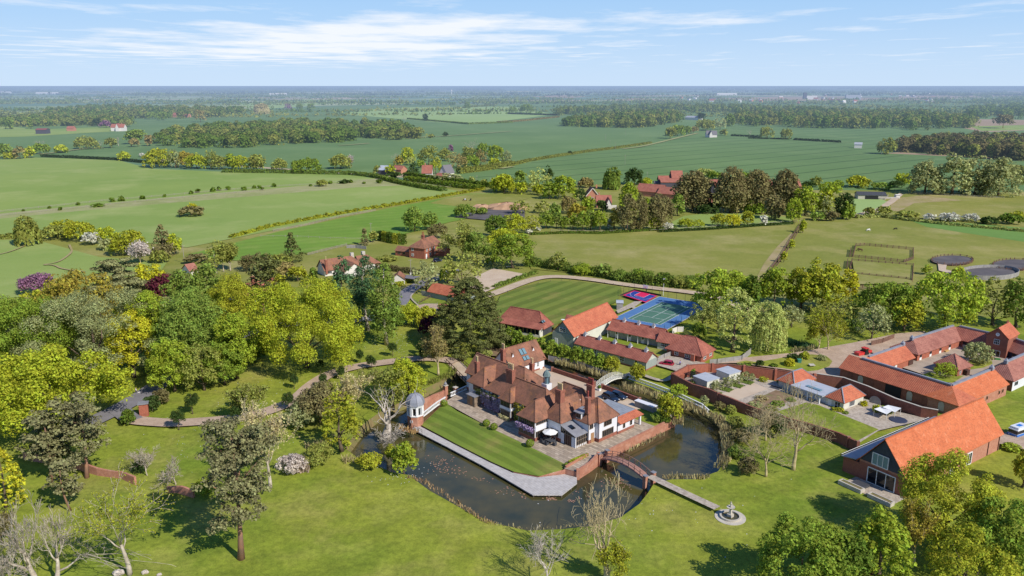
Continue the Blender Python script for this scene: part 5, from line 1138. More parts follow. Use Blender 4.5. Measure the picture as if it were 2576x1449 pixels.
wall_line('garden_wall','long red brick wall along the near side of the walled garden, curving down to half height',[W(235,770),W(520,925),W(740,990),W(930,1080),W(1260,1180),W(1700,1330),B(480,1240),B(760,1330),B(940,1420)],(2.9,2.9,2.9,2.2,2.2,2.2,2.2),'brick_r',cap='brick_r',piers=14)
wall_line('garden_wall','red brick back wall of the walled garden beside the gravel yard, with buttresses',[W(235,770),W(450,650),W(740,600),W(1000,612),W(1500,680),W(2020,748),B(520,760)],(2.9,2.9,2.4,2.7,2.7,2.7),'brick_n',cap='brick_r',piers=7)
wall_line('garden_wall','dark red brick wall between the white pavilion and the long stable range, with an arched gate',[B(540,760),B(800,800),B(1040,890),B(1300,1010),B(1560,1100),B(1720,1130)],2.9,'brick_r',cap='stone')
ga = empty('garden_gate', at(B(1120,965)), R_(-47), 'arched pale wooden garden gate in the dark brick wall', 'gate'); gm_ = MB(); gm_.add([(1.3*math.cos(a),-.32,1.1+1.3*math.sin(a)) for a in np.linspace(0,math.pi,13)]+[(-1.3,-.32,.05),(1.3,-.32,.05)],[tuple(range(15))[::-1]]); gm_.build('panel', M['grey_w'], ga)
wall_line('court_wall','low red brick wall along the gravel court beside the reedy channel',[mf(-27,32.8),mf(-20,33.0),mf(-13.2,33.2)],.95,'brick_r',.34,True,piers=30,cap='brick_r')
wall_line('court_wall','low red brick wall behind the two dark cars',[mf(-10.8,33.2),mf(-5,33.1),mf(.6,32.9)],.95,'brick_r',.34,True,piers=30,cap='brick_r')
wall_line('terrace_wall','orange brick parapet along the right hand terrace above the pond',[mf(12.2,7.4),mf(12.0,18),mf(11.7,31)],.55,'brick_o',.34,True,cap='brick_o')
wall_line('step_wall','orange brick wall ramping down to the jetty with stone capped piers',[mf(12.4,5.0),mf(13.0,2),mf(13.5,-2)],(.9,.4,.3),'brick_o',.34,True,z0=-2.0,piers=30,cap='brick_o')
wall_line('planter_wall','low brick planter wall in front of the clipped box row',[mf(10.5,4.2),mf(10.6,1),mf(10.9,-2.6)],(.5,.5,.3),'brick_o',.3,True,z0=-1.0,cap='brick_o')
wall_line('court_wall','curved orange brick wall between the gazebo and the terrace',[mf(-29.9,-9.4),mf(-32.0,-5),mf(-33,0),mf(-33.2,3)],1.0,'brick_o',.34,True,z0=-2.0,piers=30,cap='brick_o')
wall_line('crinkle_wall','tumbled reddish garden wall curving across the lower left lawn',[H0(240,290),H0(480,330),H0(700,370),H0(960,445),H0(1200,480),H0(1330,540)],1.5,'brick_p',.4,wave=.15,cap=False)
wall_line('crinkle_wall','short weathered pinkish wall beside the big pine',[H0(1640,610),H0(1740,615),H0(1900,665)],(1.1,1.6,1.4),'brick_p',.4,cap=False)
for (u,v,lb) in ((-33.1,3.4,'tall brick pier with grey urn by the left balustrade'),(-32.2,5.6,'short orange brick pier on the curved wall')):
    p_ = empty('gate_pier', mf(u,v), MA, lb, 'pier'); hh = 2.3 if 'urn' in lb else 1.5; MB().box(-.4,.4,-.4,.4,-1.5,hh).build('shaft', M['brick_o'], p_)
    MB().box(-.5,.5,-.5,.5,hh,hh+.15).build('cap', M['stone'], p_)
    if 'urn' in lb: MB().lathe([(.2,0),(.35,.15),(.4,.4),(.2,.6),(.08,.8),(.12,.9),(.02,1.1)],(0,0,hh+.15),8).build('urn', M['lead'], p_)
gp_ = empty('gate_pier', at(H1(1415,775)), R_(20), 'big red brick gate pier with flat stone cap beside the drive entrance', 'pier'); MB().box(-.9,.9,-.7,.7,0,2.9).build('shaft', M['brick_n'], gp_); MB().box(-1.1,1.1,-.9,.9,2.9,3.1).build('cap', M['lead'], gp_)
# white balustrades
def balustrade(label, pts, z=0.0, base=.0):
    P = [Vector(p) for p in pts]; r = empty('balustrade', P[0], 0, label, 'balustrade'); o = P[0]
    rl = MB(); 
    for a, b in zip(P,P[1:]): a_, b_ = a-o, b-o; rl.bar(a_+Vector((0,0,base+.95)),b_+Vector((0,0,base+.95)),.28,.14); rl.bar(a_+Vector((0,0,base+.1)),b_+Vector((0,0,base+.1)),.3,.16)
    rl.build('rail', M['white_p'], r); me = None
    bl_ = MB().lathe([(.08,.15),(.06,.3),(.1,.45),(.05,.75),(.08,.9)],(0,0,0),6); k = 0
    for a, b in zip(P,P[1:]):
        n = max(1,int((b-a).length/.48))
        for i in range(n):
            q = a.lerp(b,(i+.5)/n)-o; k += 1
            if k > 95: break
            if me is None: s = bl_.build('baluster', M['white_p'], r); me = s.data
            else: s = link('baluster', me, r)
            s.location = (q.x,q.y,q.z+base)
balustrade('white balustrade at the top left corner of the terrace',[mf(-31.4,3.5),mf(-32.3,9.0),mf(-27.9,13)])
balustrade('white balustrade ramping along the lawn beside the gazebo',[mf(-26.6,-8.0,-.4),mf(-28.6,-2.5,0),mf(-29.6,.6,0)],base=.35)
balustrade('long white balustrade along the far bank of the reedy channel',[mf(-10.6,42.8),mf(-3,42.6),mf(5,42.0),mf(12,40.6),mf(15,38.8)])
# ---------------------------------------------------------------- decks and bridges
M['deck'] = boards('pale decking', (204,198,192), (184,178,172), .45, 'x'); M['deck_b'] = surf('weathered deck side', (120,108,96), (100,90,80), 2)
bw = empty('boardwalk', MO, MA, 'long pale timber boardwalk and jetty along the moat lawn', 'boardwalk')
dk = [(-26,-10.1),(-13,-10.3),(-2,-10.3),(4,-9.95),(8.6,-7.75),(11.1,-3.2),(13.6,-2.4),(15.1,-4.0),(16.2,-9.2),(12.6,-13.0),(6,-12.6),(-2,-12.2),(-13,-12.1),(-25,-12.2)]
MB().shell([(u,v,-1.0) for u,v in dk],[tuple(t) if True else 0 for t in []] or [tuple(range(14))[::-1]],.16) if False else None
dm = MB(); dm.prism(dk[::-1],-1.2,-1.02) if sum(a[0]*b[1]-b[0]*a[1] for a,b in zip(dk,dk[1:]+dk[:1]))<0 else dm.prism(dk,-1.2,-1.02); dm.build('deck', M['deck'], bw)
pm = None
for u, v in [(x,-12.0) for x in range(-24,10,3)]+[(12.5,-12.7),(14.5,-10.8),(16,-9.1),(15.4,-6)]:
    if pm is None: q = MB().box(-.1,.1,-.1,.1,-2.2,-1.2).build('pile', M['deck_b'], bw); pm = q.data
    else: q = link('pile', pm, bw)
    q.location = (u,v,0)
ra = MB()
for u in (-24.5,-23,-21.5): ra.bar((u,-12.1,-1.0),(u,-12.1,-.1),.06)
ra.bar((-24.5,-12.1,-.1),(-21.5,-12.1,-.1),.05); ra.bar((-24.5,-12.1,-.5),(-21.5,-12.1,-.5),.04); ra.build('handrail', M['dk_grey'], bw)
def arch_bridge(name, label, p0, p1, w_, rise, m, rails=2, post_m=None, piers=None, deckm=None, rh=1.0):
    a, b = Vector(p0), Vector(p1); L = (b-a).length; r = empty(name, a, math.atan2((b-a).y,(b-a).x), label, 'bridge'); n = 16
    zc = lambda t: rise*4*t*(1-t)+(b.z-a.z)*t
    vs = [(L*i/n,s*w_/2,zc(i/n)) for i in range(n+1) for s in (-1,1)]
    MB().shell(vs,[(2*i,2*i+2,2*i+3,2*i+1) for i in range(n)],.12).build('deck', M[deckm or m], r)
    for s in (-1,1):
        y = s*(w_/2+.02); bm_ = MB()
        bm_.tube([(L*i/n,y,zc(i/n)-.2) for i in range(n+1)],.14,4); bm_.build('beam', M[m], r)
        rl = MB()
        for k in range(rails): rl.tube([(L*i/n,y,zc(i/n)+rh*(k+1)/rails) for i in range(n+1)],.05,4)
        rl.build('rail', M[post_m or m], r); me = None
        for i in range(0,n+1,1 if rails > 2 else 2):
            if me is None: q = MB().box(-.05,.05,-.05,.05,-.2,rh).build('post', M[post_m or m], r); me = q.data
            else: q = link('post', me, r)
            q.location = (L*i/n,y,zc(i/n))
    return r, L
M['rust'] = surf('red brown painted steel', (174,132,116), (156,116,102), 2, .6)
ab,L = arch_bridge('arched_footbridge','red brown arched footbridge over the pond with brick end piers',mf(12.9,6.1,.0),mf(24.3,5.4,.0),1.7,1.15,'rust',2)
for x, y in ((-.2,-1.1),(-.2,1.1),(L+.1,-1.1),(L+.1,1.1)): p_ = MB().box(x-.35,x+.35,y-.35,y+.35,-1.5,1.0).build('pier', M['brick_o'], ab); MB().box(x-.42,x+.42,y-.42,y+.42,1.0,1.12).build('cap', M['lead'], p_)
arch_bridge('white_footbridge','white arched footbridge with slatted rails over the reedy channel',mf(-12.0,33.2),mf(-12.0,42.8),1.5,1.0,'cream',3)
wb = empty('drive_bridge', at((1141,911)), 0, 'timber drive bridge with dark railings over the moat behind the house', 'bridge'); a_, b_ = at((1141,911)), mf(-33.5,13.0); wb.rotation_euler.z = math.atan2((b_-a_).y,(b_-a_).x); Lw = (b_-a_).length
MB().box(-.5,Lw+.5,-1.9,1.9,-.25,.06).build('deck', M['track'], wb)
for s in (-1,1):
    MB().bar((-.5,s*1.95,1.05),(Lw+.5,s*1.95,1.05),.12).bar((-.5,s*1.95,.35),(Lw+.5,s*1.95,.35),.1).build('rail', M['dk_wood'], wb)
    for i in range(9): MB().box(-.06+i*Lw/8,.06+i*Lw/8,s*1.95-.06,s*1.95+.06,-.3,1.05).build('post', M['dk_wood'], wb)
# fountain at the end of the path
fo = empty('fountain', mf(41.8,4.6), MA, 'round stone fountain basin with stepped pedestal and small figure at the path end', 'fountain')
MB().lathe([(2.55,.0),(2.55,.1),(1.75,.12),(1.75,.02)],(0,0,0),28).build('paving', M['stone'], fo)
rg = MB(); n = 28
for r0,r1,z0,z1 in ((1.45,1.75,.02,.42),): rg.lathe([(r1,z0),(r1,z1),(r0,z1),(r0,z0-.0)],(0,0,0),n)
rg.f = [f for f in rg.f if len(f) == 4]; rg.build('basin_rim', M['stone'], fo); MB().lathe([(1.45,.03),(1.45,.16)],(0,0,0),n).build('water', M['water'], fo)
MB().box(-.42,.42,-.42,.42,.1,.7).build('pedestal', M['stone'], fo); MB().lathe([(.34,.7),(.26,1.0),(.22,1.6),(.3,1.7)],(0,0,0),4).build('column', M['stone'], fo); MB().lathe([(.2,1.7),(.62,1.85),(.7,1.98),(.2,1.92)],(0,0,0),14).build('bowl', M['stone'], fo)
MB().lathe([(.16,1.9),(.2,2.15),(.13,2.4),(.17,2.6),(.06,2.72)],(0,0,0),8).ball((0,0,2.82),.11,8,5).bar((.12,0,2.55),(.34,.05,2.4),.07).bar((-.12,0,2.55),(-.25,.1,2.75),.07).build('figure', M['stone'], fo)
# ---------------------------------------------------------------- fences
M['fence_g'] = surf('grey fence timber', (172,164,150), (148,140,128), 2, .9, True); M['fence_b'] = surf('brown fence timber', (134,102,88), (108,84,74), 2, .9, True); M['wire'] = surf('green mesh posts', (44,66,56)); M['mesh'] = surf('dark mesh strip', (70,56,58))
def fence(label, pts, h=1.2, rails=3, step=2.6, m='fence_g', name='paddock_fence', world=False, th=.1, group=None, cat='fence', rw=.04):
    P = [Vector(p) for p in pts] if world else [at(p) for p in pts]; o = P[0]; r = empty(name, o, 0, label, cat, group)
    rl = MB()
    for a, b in zip(P,P[1:]):
        for k in range(rails): z = h*(k+.75)/(rails+.0)*.98; rl.bar(a-o+Vector((0,0,z)),b-o+Vector((0,0,z)),rw,.13)
    rl.build('rails', M[m], r); me = None; tot = 0
    L = sum((b-a).length for a,b in zip(P,P[1:])); step = max(step, L/95)
    for a, b in zip(P,P[1:]):
        n = max(1,int(round((b-a).length/step)))
        for i in range(n+ (1 if b is P[-1] else 0)):
            q = a.lerp(b,i/n)-o
            if me is None: s = MB().box(-th/2,th/2,-th/2,th/2,0,h+.12).build('post', M[m], r); me = s.data
            else: s = link('post', me, r)
            s.location = (q.x,q.y,q.z)
    return r
fence('grey post and rail fence below the gorse hedge of the big left pasture',[J(240,262),J(560,205),J(900,122),J(1240,62)],1.25,3,3,th=.14,rw=.08)
fence('thin pale post fence crossing the mown hay paddock',[J(120,318),J(480,322),J(800,338),J(1090,345)],1.2,1,6,th=.12)
fence('grey fence at the foot of the bungalow garden',[J(580,495),J(760,450),J(960,402)],1.2,3,3,th=.12,rw=.07)
fence('upper grey fence along the grassy track of the left pasture',[FL(0,1362),FL(500,1310),FL(1000,1255),FL(1600,1205),FL(2200,1150),FL(2576,1120)],1.2,2,7,th=.22,rw=.12)
fence('lower grey fence along the grassy track of the left pasture',[FL(0,1400),FL(600,1340),FL(1200,1275),FL(1900,1210),FL(2576,1150)],1.2,2,7,th=.22,rw=.12)
fence('grey fence continuing the track up to the lane hedge',[FM(100,1120),FM(600,1095),FM(900,1065),FM(1330,1045)],1.2,2,7,th=.22,rw=.12)
fence('brown double fence running up between the two paddocks',[R7(70,672),R7(190,520),R7(290,350),R7(395,190)],1.3,3,2.6,'fence_b',rw=.08,th=.16)
fence('second line of the brown fence between the two paddocks',[R7(100,676),R7(225,520),R7(320,350),R7(415,190)],1.3,2,2.6,'fence_b',rw=.08,th=.16)
fence('pale rail fence beneath the orchard trees',[F2(0,985),F2(600,955),F2(1200,915),F2(1800,880)],1.1,1,4,'fence_g',rw=.12,th=.14)
fence('pale rail fence below the hamlet trees',[F1(880,1165),F1(1500,1178),F1(2100,1175),F1(2576,1150)],1.1,1,4,'fence_g',rw=.12,th=.14)
fence('grey fence along the edge of the far horse field',[FR(870,1218),FR(1210,1245),FR(1250,1205)],1.3,3,3,'fence_g',rw=.12,th=.14)
fence('grey fence in front of the big willows',[FR(1440,1175),FR(1800,1200),FR(2380,1228)],1.3,2,4,'fence_g',rw=.12,th=.14)
for lb, pts in (('left stable turnout pen with brown rails, upper of the two',[R7(930,410),R7(1010,405),R7(1350,435),R7(1490,450),R7(1490,540),R7(1400,570),R7(900,520),R7(930,410)]),
  ('brown railed turnout pen, lower of the two',[R7(890,560),R7(1490,610),R7(1480,760),R7(1420,745),R7(920,695),R7(870,640),R7(890,560)]),
  ('short brown rails along the left side of the turnout pens',[R7(880,450),R7(870,520)]),('lower left brown rails beside the turnout pens',[R7(850,560),R7(840,635)]),('brown rails at the foot of the turnout pens',[R7(930,825),R7(1060,830)])):
    fence(lb,pts,1.5,4,2.4,'fence_b',rw=.12,th=.22,name='pen_fence')
field('pen_floor',[R7(895,565),R7(1485,612),R7(1475,790),R7(930,800)],'past3')
def ring(label, c, rx, ry, h, m, fl, solid=False):
    """round or oval pen, c and radii in R7 tile pixels"""
    pts = [R7(c[0]+rx*math.cos(a),c[1]+ry*math.sin(a)) for a in np.linspace(0,2*math.pi,17 if not solid else 25)]
    fz[0] += .01; structure('pen_surface', MB().sheet([tuple(at(p))[:2] for p in pts[:-1]], fz[0]), M[fl])
    if solid:
        r = empty('round_pen', at(pts[0]), 0, label, 'pen'); o = at(pts[0]); w_ = MB()
        for a, b in zip(pts,pts[1:]): a_, b_ = at(a)-o, at(b)-o; w_.bar(a_+Vector((0,0,h/2)),b_+Vector((0,0,h/2)),.12,h)
        w_.build('boarding', M[m], r)
    else: fence(label,pts,h,3,2.4,m,rw=.11,th=.24,name='pen_fence')
ring('dark surfaced oval pen with brown rails',(1870,560),205,46,1.5,'fence_b','menage'); ring('second oval pen with brown rails at the right edge',(2480,605),215,52,1.5,'fence_b','menage'); ring('solid grey boarded round pen',(2240,690),285,56,2.0,'grey_w','menage',True)
# tennis court netting
def mesh_fence(label, pts, h, name='court_fence'):
    P = [Vector(p) for p in pts]; o = P[0]; r = empty(name, o, 0, label, 'fence'); me = None
    rl = MB()
    for a, b in zip(P,P[1:]): rl.bar(a-o+Vector((0,0,h)),b-o+Vector((0,0,h)),.04); rl.bar(a-o+Vector((0,0,.35)),b-o+Vector((0,0,.35)),.03,.7)
    rl.build('windbreak', M['mesh'], r)
    for a, b in zip(P,P[1:]):
        n = max(1,int((b-a).length/3))
        for i in range(n+1):
            if me is None: s = MB().box(-.04,.04,-.04,.04,0,h).build('post', M['wire'], r); me = s.data
            else: s = link('post', me, r)
            s.location = a.lerp(b,i/n)-o
mesh_fence('dark green mesh fence along the far end of the blue tennis court',[tf(-9.3,18.0),tf(9.3,18.0)],2.9)
mesh_fence('green mesh posts behind the basketball hoop',[at(X(450,265)),at(X(850,105)),at(X(1520,240))],2.7)
pst = empty('court_fence', tf(9.3,18), 0, 'line of tall posts on the right side of the tennis court', 'fence')
for i in range(10): q = MB().box(-.04,.04,-.04,.04,0,2.9).build('post', M['wire'], pst); q.location = tf(9.3,18-i*3.9)-tf(9.3,18)
ne = empty('tennis_net', tf(0,0), ta, 'dark tennis net with white band across the green court', 'net')
MB().box(-6.4,6.4,-.02,.02,.05,.86).build('net', M['mesh_n'] if 'mesh_n' in M else M['mesh'], ne); MB().box(-6.4,6.4,-.04,.04,.86,.95).build('band', M['white_p'], ne); MB().box(-.06,.06,-.05,.05,.05,.95).build('centre_strap', M['white_p'], ne)
for x in (-6.4,6.4): MB().tube([(x,0,0),(x,0,1.1)],.08,6).build('post', M['wire'], ne)
ho = empty('basketball_hoop', bl(.5,1.0), 0, 'black basketball post with white backboard at the far end of the red court', 'hoop'); pa_ = bl(.5,.5)-bl(.5,1.0); ho.rotation_euler.z = math.atan2(pa_.y,pa_.x)-math.pi/2
MB().box(-.12,.12,-.4,-.15,0,2.4).build('post', M['black_paint_shade'], ho); MB().bar((0,-.2,2.3),(0,.5,3.1),.12).build('arm', M['black_paint_shade'], ho); MB().box(-.9,.9,.5,.56,2.7,3.8).build('backboard', M['white_p'], ho); MB().tube([(.23*math.cos(a),.8+.23*math.sin(a),3.05) for a in np.linspace(0,6.283,13)],.03,4).build('ring', M['b_red'], ho)
def pole(label, p, h, name='telegraph_pole', arm=True, m='fence_g', r0=.14):
    r = empty(name, at(p), R_(30), label, 'pole'); MB().tube([(0,0,0),(0,0,h)],[r0,r0*.7],7).build('shaft', M[m], r)
    if arm: MB().box(-.8,.8,-.06,.06,h-.5,h-.38).build('crossarm', M[m], r)
    return r
def pole_to(label, fn, x, yb, yt, **kw): p = fn(x,yb); return pole(label, p, hgt(p,fn(x,yt)[1]), **kw)
pole_to('tall telegraph pole beside the tiny tiled shelter',K,1805,575,392); pp_ = pole_to('telegraph pole with grey transformer in front of the brick house',J,1588,720,530); MB().box(-.35,.35,-.35,.35,1.2,2.2).build('transformer', M['far_w'], pp_)
pole_to('thin telegraph pole on the hay paddock',J,1197,270,175); pole_to('telegraph pole in the teal field, nearest of the line',FC,1155,745,680); pole_to('telegraph pole in the teal field, left of the line',FC,1100,705,655); pole_to('telegraph pole in the teal field, farthest left of the line',FC,1058,660,600); pole_to('telegraph pole in the teal field, farthest right of the line',FC,1255,610,565); pole_to('tall leaning pole in the dark green crop',FC,1248,895,800); pole_to('telegraph pole left of the black barn',FC,1465,1025,965)
pole_to('telegraph pole beside the lane hedge',FM,1823,1055,950); pole_to('telegraph pole at the hedge corner',FM,2012,1080,1000); pole_to('pole in the dark crop by the hedge',FM,2232,1095,1000); pole_to('pole in the dark crop right of the hedge corner',FM,2365,1110,1025)
fl = pole_to('white floodlight pole at the corner of the tennis court',G,1622,890,770,name='floodlight',arm=False,m='white_p',r0=.09); MB().box(-.5,.5,-.1,.1,5.8,6.1).build('lamp_head', M['lead'], fl)
for fn,x,yb,yt,lb in ((G,100,880,840,'small black garden lamp at the left end of the sandy track'),(R7,2302,1170,1110,'grey lamp post behind the stable quadrangle')):
    p_ = fn(x,yb); h_ = hgt(p_,fn(x,yt)[1]); l_ = empty('lamp_post', at(p_), 0, lb, 'lamp'); MB().tube([(0,0,0),(0,0,h_-.3)],.05,6).build('shaft', M['dk_grey'], l_); MB().lathe([(.08,h_-.3),(.16,h_-.2),(.05,h_)],(0,0,0),6).build('lantern', M['black_paint_shade'], l_)
for i in range(13):
    p_ = at((lambda q: (q[0],q[1]))(G(*[(100,872),(175,835),(290,800),(400,772),(520,752),(630,742),(715,742),(800,748),(885,752),(965,762),(1050,775),(1135,785),(1220,795)][i])))
    b_ = MB().lathe([(.09,0),(.08,.6),(.1,.65),(.02,.75)],(0,0,0),6).build('track_bollard', M['deck_b']); b_.location = p_; tag(b_,'low timber bollard edging the sandy track above the mown lawn','bollard','bollards edging the sandy track')
fence('dark stake fence on the green by the lane bend',[J2(1415,945),J2(1480,912),J2(1560,870)],1.1,2,2.0,'fence_b',name='stake_fence',th=.12,rw=.05)
fence('low stake row along the kerb of the green',[J2(1330,905),J2(1400,955),J2(1520,968),J2(1640,965)],.7,1,2.6,'fence_g',name='stake_fence')
def panel_fence(label, pts, h, m='grey_w', name='panel_fence'):
    P = [at(p) for p in pts]; o = P[0]; r = empty(name, o, 0, label, 'fence'); w_ = MB(); pm_ = MB()
    for a, b in zip(P,P[1:]):
        w_.bar(a-o+Vector((0,0,h/2)),b-o+Vector((0,0,h/2)),.06,h); n = max(1,int((b-a).length/2.4))
        for i in range(n+1): q = a.lerp(b,i/n)-o; s = MB().box(-.07,.07,-.07,.07,0,h+.1).build('post', M[m], r); s.location = q
    w_.build('panel', M[m], r)
panel_fence('pale grey panel fence beside the brick lodge drive',[W(770,495),W(870,490),W(1220,440),W(1345,335)],1.7)
panel_fence('grey slatted fence and gate between the lodge and the long stable range',[A(1995,400),A(2060,370),A(2125,345)],1.6)
panel_fence('grey board fence behind the lime row and reeds',[A(930,385),A(1130,415),A(1300,470),A(1500,545)],1.5)
panel_fence('white panels of a small enclosure right of the tennis court',[X(1800,1165),X(1910,1120),X(2065,1120)],1.6,'far_w')
panel_fence('brown board fence above the stable quadrangle',[B(1080,390),B(1190,365),B(1300,320)],1.8,'fence_b')
panel_fence('grey garden fence left of the brick house',[J(960,425),J(1050,425),J(1150,437)],1.5)
# ---------------------------------------------------------------- vehicles
M['rubber'] = surf('tyre rubber', (36,36,38)); M['alloy'] = surf('alloy', (170,172,176), rough=.4, metallic=.6); M['tail'] = surf('tail lamp', (170,30,30), rough=.3); M['lampw'] = surf('headlamp', (225,228,232), rough=.2)
def paint(name, c): m = surf(name, c, rough=.25, spec=.6); return m
M['p_navy'] = paint('navy paint', (30,44,66)); M['p_red'] = paint('dark red paint', (168,34,56)); M['p_blue'] = paint('bright blue paint', (30,120,205)); M['p_silver'] = paint('silver blue paint', (132,146,170)); M['p_green'] = paint('green paint', (62,134,66)); M['p_trac'] = paint('red tractor paint', (214,62,60)); M['p_yel'] = paint('yellow paint', (238,180,30)); M['p_white'] = paint('white paint body', (232,234,238))
def car(name, label, loc, rz, m, L=4.4, W_=1.8, H=1.55, kind='hatch', cat='car', group=None):
    r = empty(name, loc, rz, label, cat, group); h = W_/2
    # profile stations along x: (x, half width, sill z, shoulder z)
    st = [(-.5,.80,.42,.74),(-.47,.94,.30,.86),(-.36,1.0,.24,.92),(-.1,1.0,.22,.90),(.18,1.0,.22,.88),(.34,.98,.24,.80),(.46,.9,.28,.68),(.5,.76,.36,.58)]
    vs = []; n = 8
    for x, k, z0, z1 in st:
        z1 *= H/1.5; vs += [(x*L,-h*k*.93,z0),(x*L,-h*k,(z0+z1)/2),(x*L,-h*k*.97,z1-.06),(x*L,-h*k*.86,z1),(x*L,h*k*.86,z1),(x*L,h*k*.97,z1-.06),(x*L,h*k,(z0+z1)/2),(x*L,h*k*.93,z0)]
    m_ = len(st); fs = [(i*n+j,(i+1)*n+j,(i+1)*n+(j+1)%n,i*n+(j+1)%n) for i in range(m_-1) for j in range(n)]+[tuple(range(n))[::-1],tuple((m_-1)*n+j for j in range(n))]
    MB().add(vs,fs).build('body', M[m], r, True)
    zs = .86*H/1.5; back = -.44 if kind != 'saloon' else -.34
    cab = [(back,.78,zs),(back+.07,.70,H-.04),(-.08,.72,H),(.06,.70,H-.05),(.24,.80,zs)]
    gl = MB(); vs = []
    for x, k, z in cab: vs += [(x*L,-h*k,z),(x*L,h*k,z)]
    vs2 = [(x*L,s*h*.84,zs-.02) for x in (back,.24) for s in (-1,1)]
    # roof skin and glasshouse
    gl.add(vs,[(0,1,3,2),(6,7,9,8)]); gl.add([(cab[0][0]*L,-h*.84,zs),(cab[1][0]*L,-h*.70,H-.05),(cab[2][0]*L,-h*.72,H-.02),(cab[3][0]*L,-h*.70,H-.06),(cab[4][0]*L,-h*.84,zs)],[(4,3,2,1,0)]); gl.add([(cab[0][0]*L,h*.84,zs),(cab[1][0]*L,h*.70,H-.05),(cab[2][0]*L,h*.72,H-.02),(cab[3][0]*L,h*.70,H-.06),(cab[4][0]*L,h*.84,zs)],[(0,1,2,3,4)])
    gl.build('window', M['glass'], r)
    rf = MB(); rf.shell([(cab[1][0]*L,-h*.72,H-.03),(cab[1][0]*L,h*.72,H-.03),(-.08*L,h*.74,H+.02),(-.08*L,-h*.74,H+.02),(.07*L,h*.70,H-.04),(.07*L,-h*.70,H-.04)],[(0,3,2,1),(3,5,4,2)],.06)
    for s in (-1,1):
        rf.bar((back*L,s*h*.82,zs),(cab[1][0]*L,s*h*.70,H-.04),.1); rf.bar((.24*L,s*h*.82,zs),(.06*L,s*h*.70,H-.05),.07); rf.bar((-.1*L,s*h*.86,zs),(-.1*L,s*h*.73,H-.02),.08)
    rf.build('roof', M[m], r)
    for x in (-.31,.31):
        for s in (-1,1):
            wh = MB(); wh.lathe([(.2,-.1),(.32,-.1),(.33,0),(.32,.1),(.2,.1)],(0,0,0),16); w_ = wh.build('wheel', M['rubber'], r); w_.location = (x*L,s*(h-.1),.33); w_.rotation_euler.x = math.pi/2; MB().lathe([(.2,-.105),(.2,.105)],(0,0,0),12).build('rim', M['alloy'], w_)
    for s in (-1,1):
        MB().ball((.455*L,s*h*.68,.62*H/1.5),(.16,.2,.09),8,5).build('headlight', M['lampw'], r); MB().ball((-.485*L,s*h*.74,.78*H/1.5),(.06,.12,.16),8,5).build('tail_light', M['tail'], r); MB().box(.12*L,.15*L,s*(h+.02)-.09,s*(h+.02)+.09,.88*H/1.5,.88*H/1.5+.14).build('mirror', M[m], r)
    MB().box(-.507*L,-.495*L,-.26,.26,.45,.56).build('number_plate', M['p_yel'], r)
    return r
def pcar(name,label,p0,p1,m,**kw):
    a, b = at(p0), at(p1); c = (a+b)/2; return car(name,label,(c.x,c.y,.03),math.atan2((b-a).y,(b-a).x),m,L=max(3.9,min(5.0,(b-a).length)),**kw)
car('parked_car','dark blue hatchback nearer the house roof on the gravel court',mf(-4.8,29.1,.03),MA+R_(-6),'p_navy',4.5,1.9,1.62)
car('parked_car','dark blue saloon parked beside the low court wall',mf(-4.6,31.4,.03),MA+R_(4),'p_navy',4.6,1.85,1.45,'saloon')
pcar('parked_car','dark red hatchback outside the brick lodge',A(2150,440),A(2010,420),'p_red',H=1.5)
pcar('parked_car','silver blue pickup parked by the dark riding arena',J(2400,265),J(2455,228),'p_silver',H=1.7)
pcar('parked_car','dark car in the shade of the brick house garden',J2(1600,430),J2(1680,415),'p_navy')
cv = empty('camper_van', at(B(2520,1265)), R_(28), 'blue and white campervan with raised white roof at the right edge', 'van')
MB().box(-2.3,2.3,-1,1,.35,1.15).build('lower_body', M['p_blue'], cv); MB().prism([(-2.3,-.98),(2.2,-.98),(2.2,.98),(-2.3,.98)],1.15,1.2).build('waistline', M['p_white'], cv); MB().shell([(-2.25,-.92,2.0),(2.0,-.92,2.0),(2.0,.92,2.0),(-2.25,.92,2.0)],[(0,1,2,3)],.85).build('window_band', M['glass'], cv)
MB().box(-2.3,2.05,-.97,.97,1.95,2.15).box(-2.0,1.6,-.85,.85,2.15,2.55).build('roof', M['p_white'], cv); MB().box(-.9,.4,-.4,.4,2.55,2.6).build('skylight', M['p_blue'], cv)
for x in (-1.4,1.4):
    for s in (-1,1): w_ = MB().lathe([(.2,-.1),(.34,-.1),(.35,0),(.34,.1),(.2,.1)],(0,0,0),14).build('wheel', M['rubber'], cv); w_.location = (x,s*.92,.35); w_.rotation_euler.x = math.pi/2
for i, (x,s) in enumerate(((-2.32,-.7),(-2.32,.7))): MB().ball((x,s,.8),(.05,.15,.15),8,5).build('headlight', M['lampw'], cv)
tr = empty('tractor', at(B(1030,470)), R_(25), 'red tractor parked in front of the orange roofed wing', 'tractor')
MB().box(-.2,1.7,-.4,.4,.7,1.3).build('bonnet', M['p_trac'], tr); MB().box(-1.2,-.1,-.7,.7,.6,1.2).build('body', M['p_trac'], tr); MB().box(-1.15,-.05,-.68,.68,1.2,2.1).build('cab_window', M['glass'], tr); MB().box(-1.3,.1,-.8,.8,2.1,2.25).build('roof', M['p_trac'], tr)
for x, s, R0 in ((-.8,-1,.75),(-.8,1,.75),(1.2,-1,.42),(1.2,1,.42)): w_ = MB().lathe([(R0*.5,-.18),(R0,-.18),(R0,.18),(R0*.5,.18)],(0,0,0),16).build('wheel', M['rubber'], tr); w_.location = (x,s*.8,R0); w_.rotation_euler.x = math.pi/2
MB().box(-3.6,-1.5,-.8,.8,.6,1.3).build('trailer', M['p_trac'], tr)
mw = empty('garden_tractor', at(Q(2060,800)), R_(-15), 'small green garden tractor with yellow seat outside the clock house', 'mower')
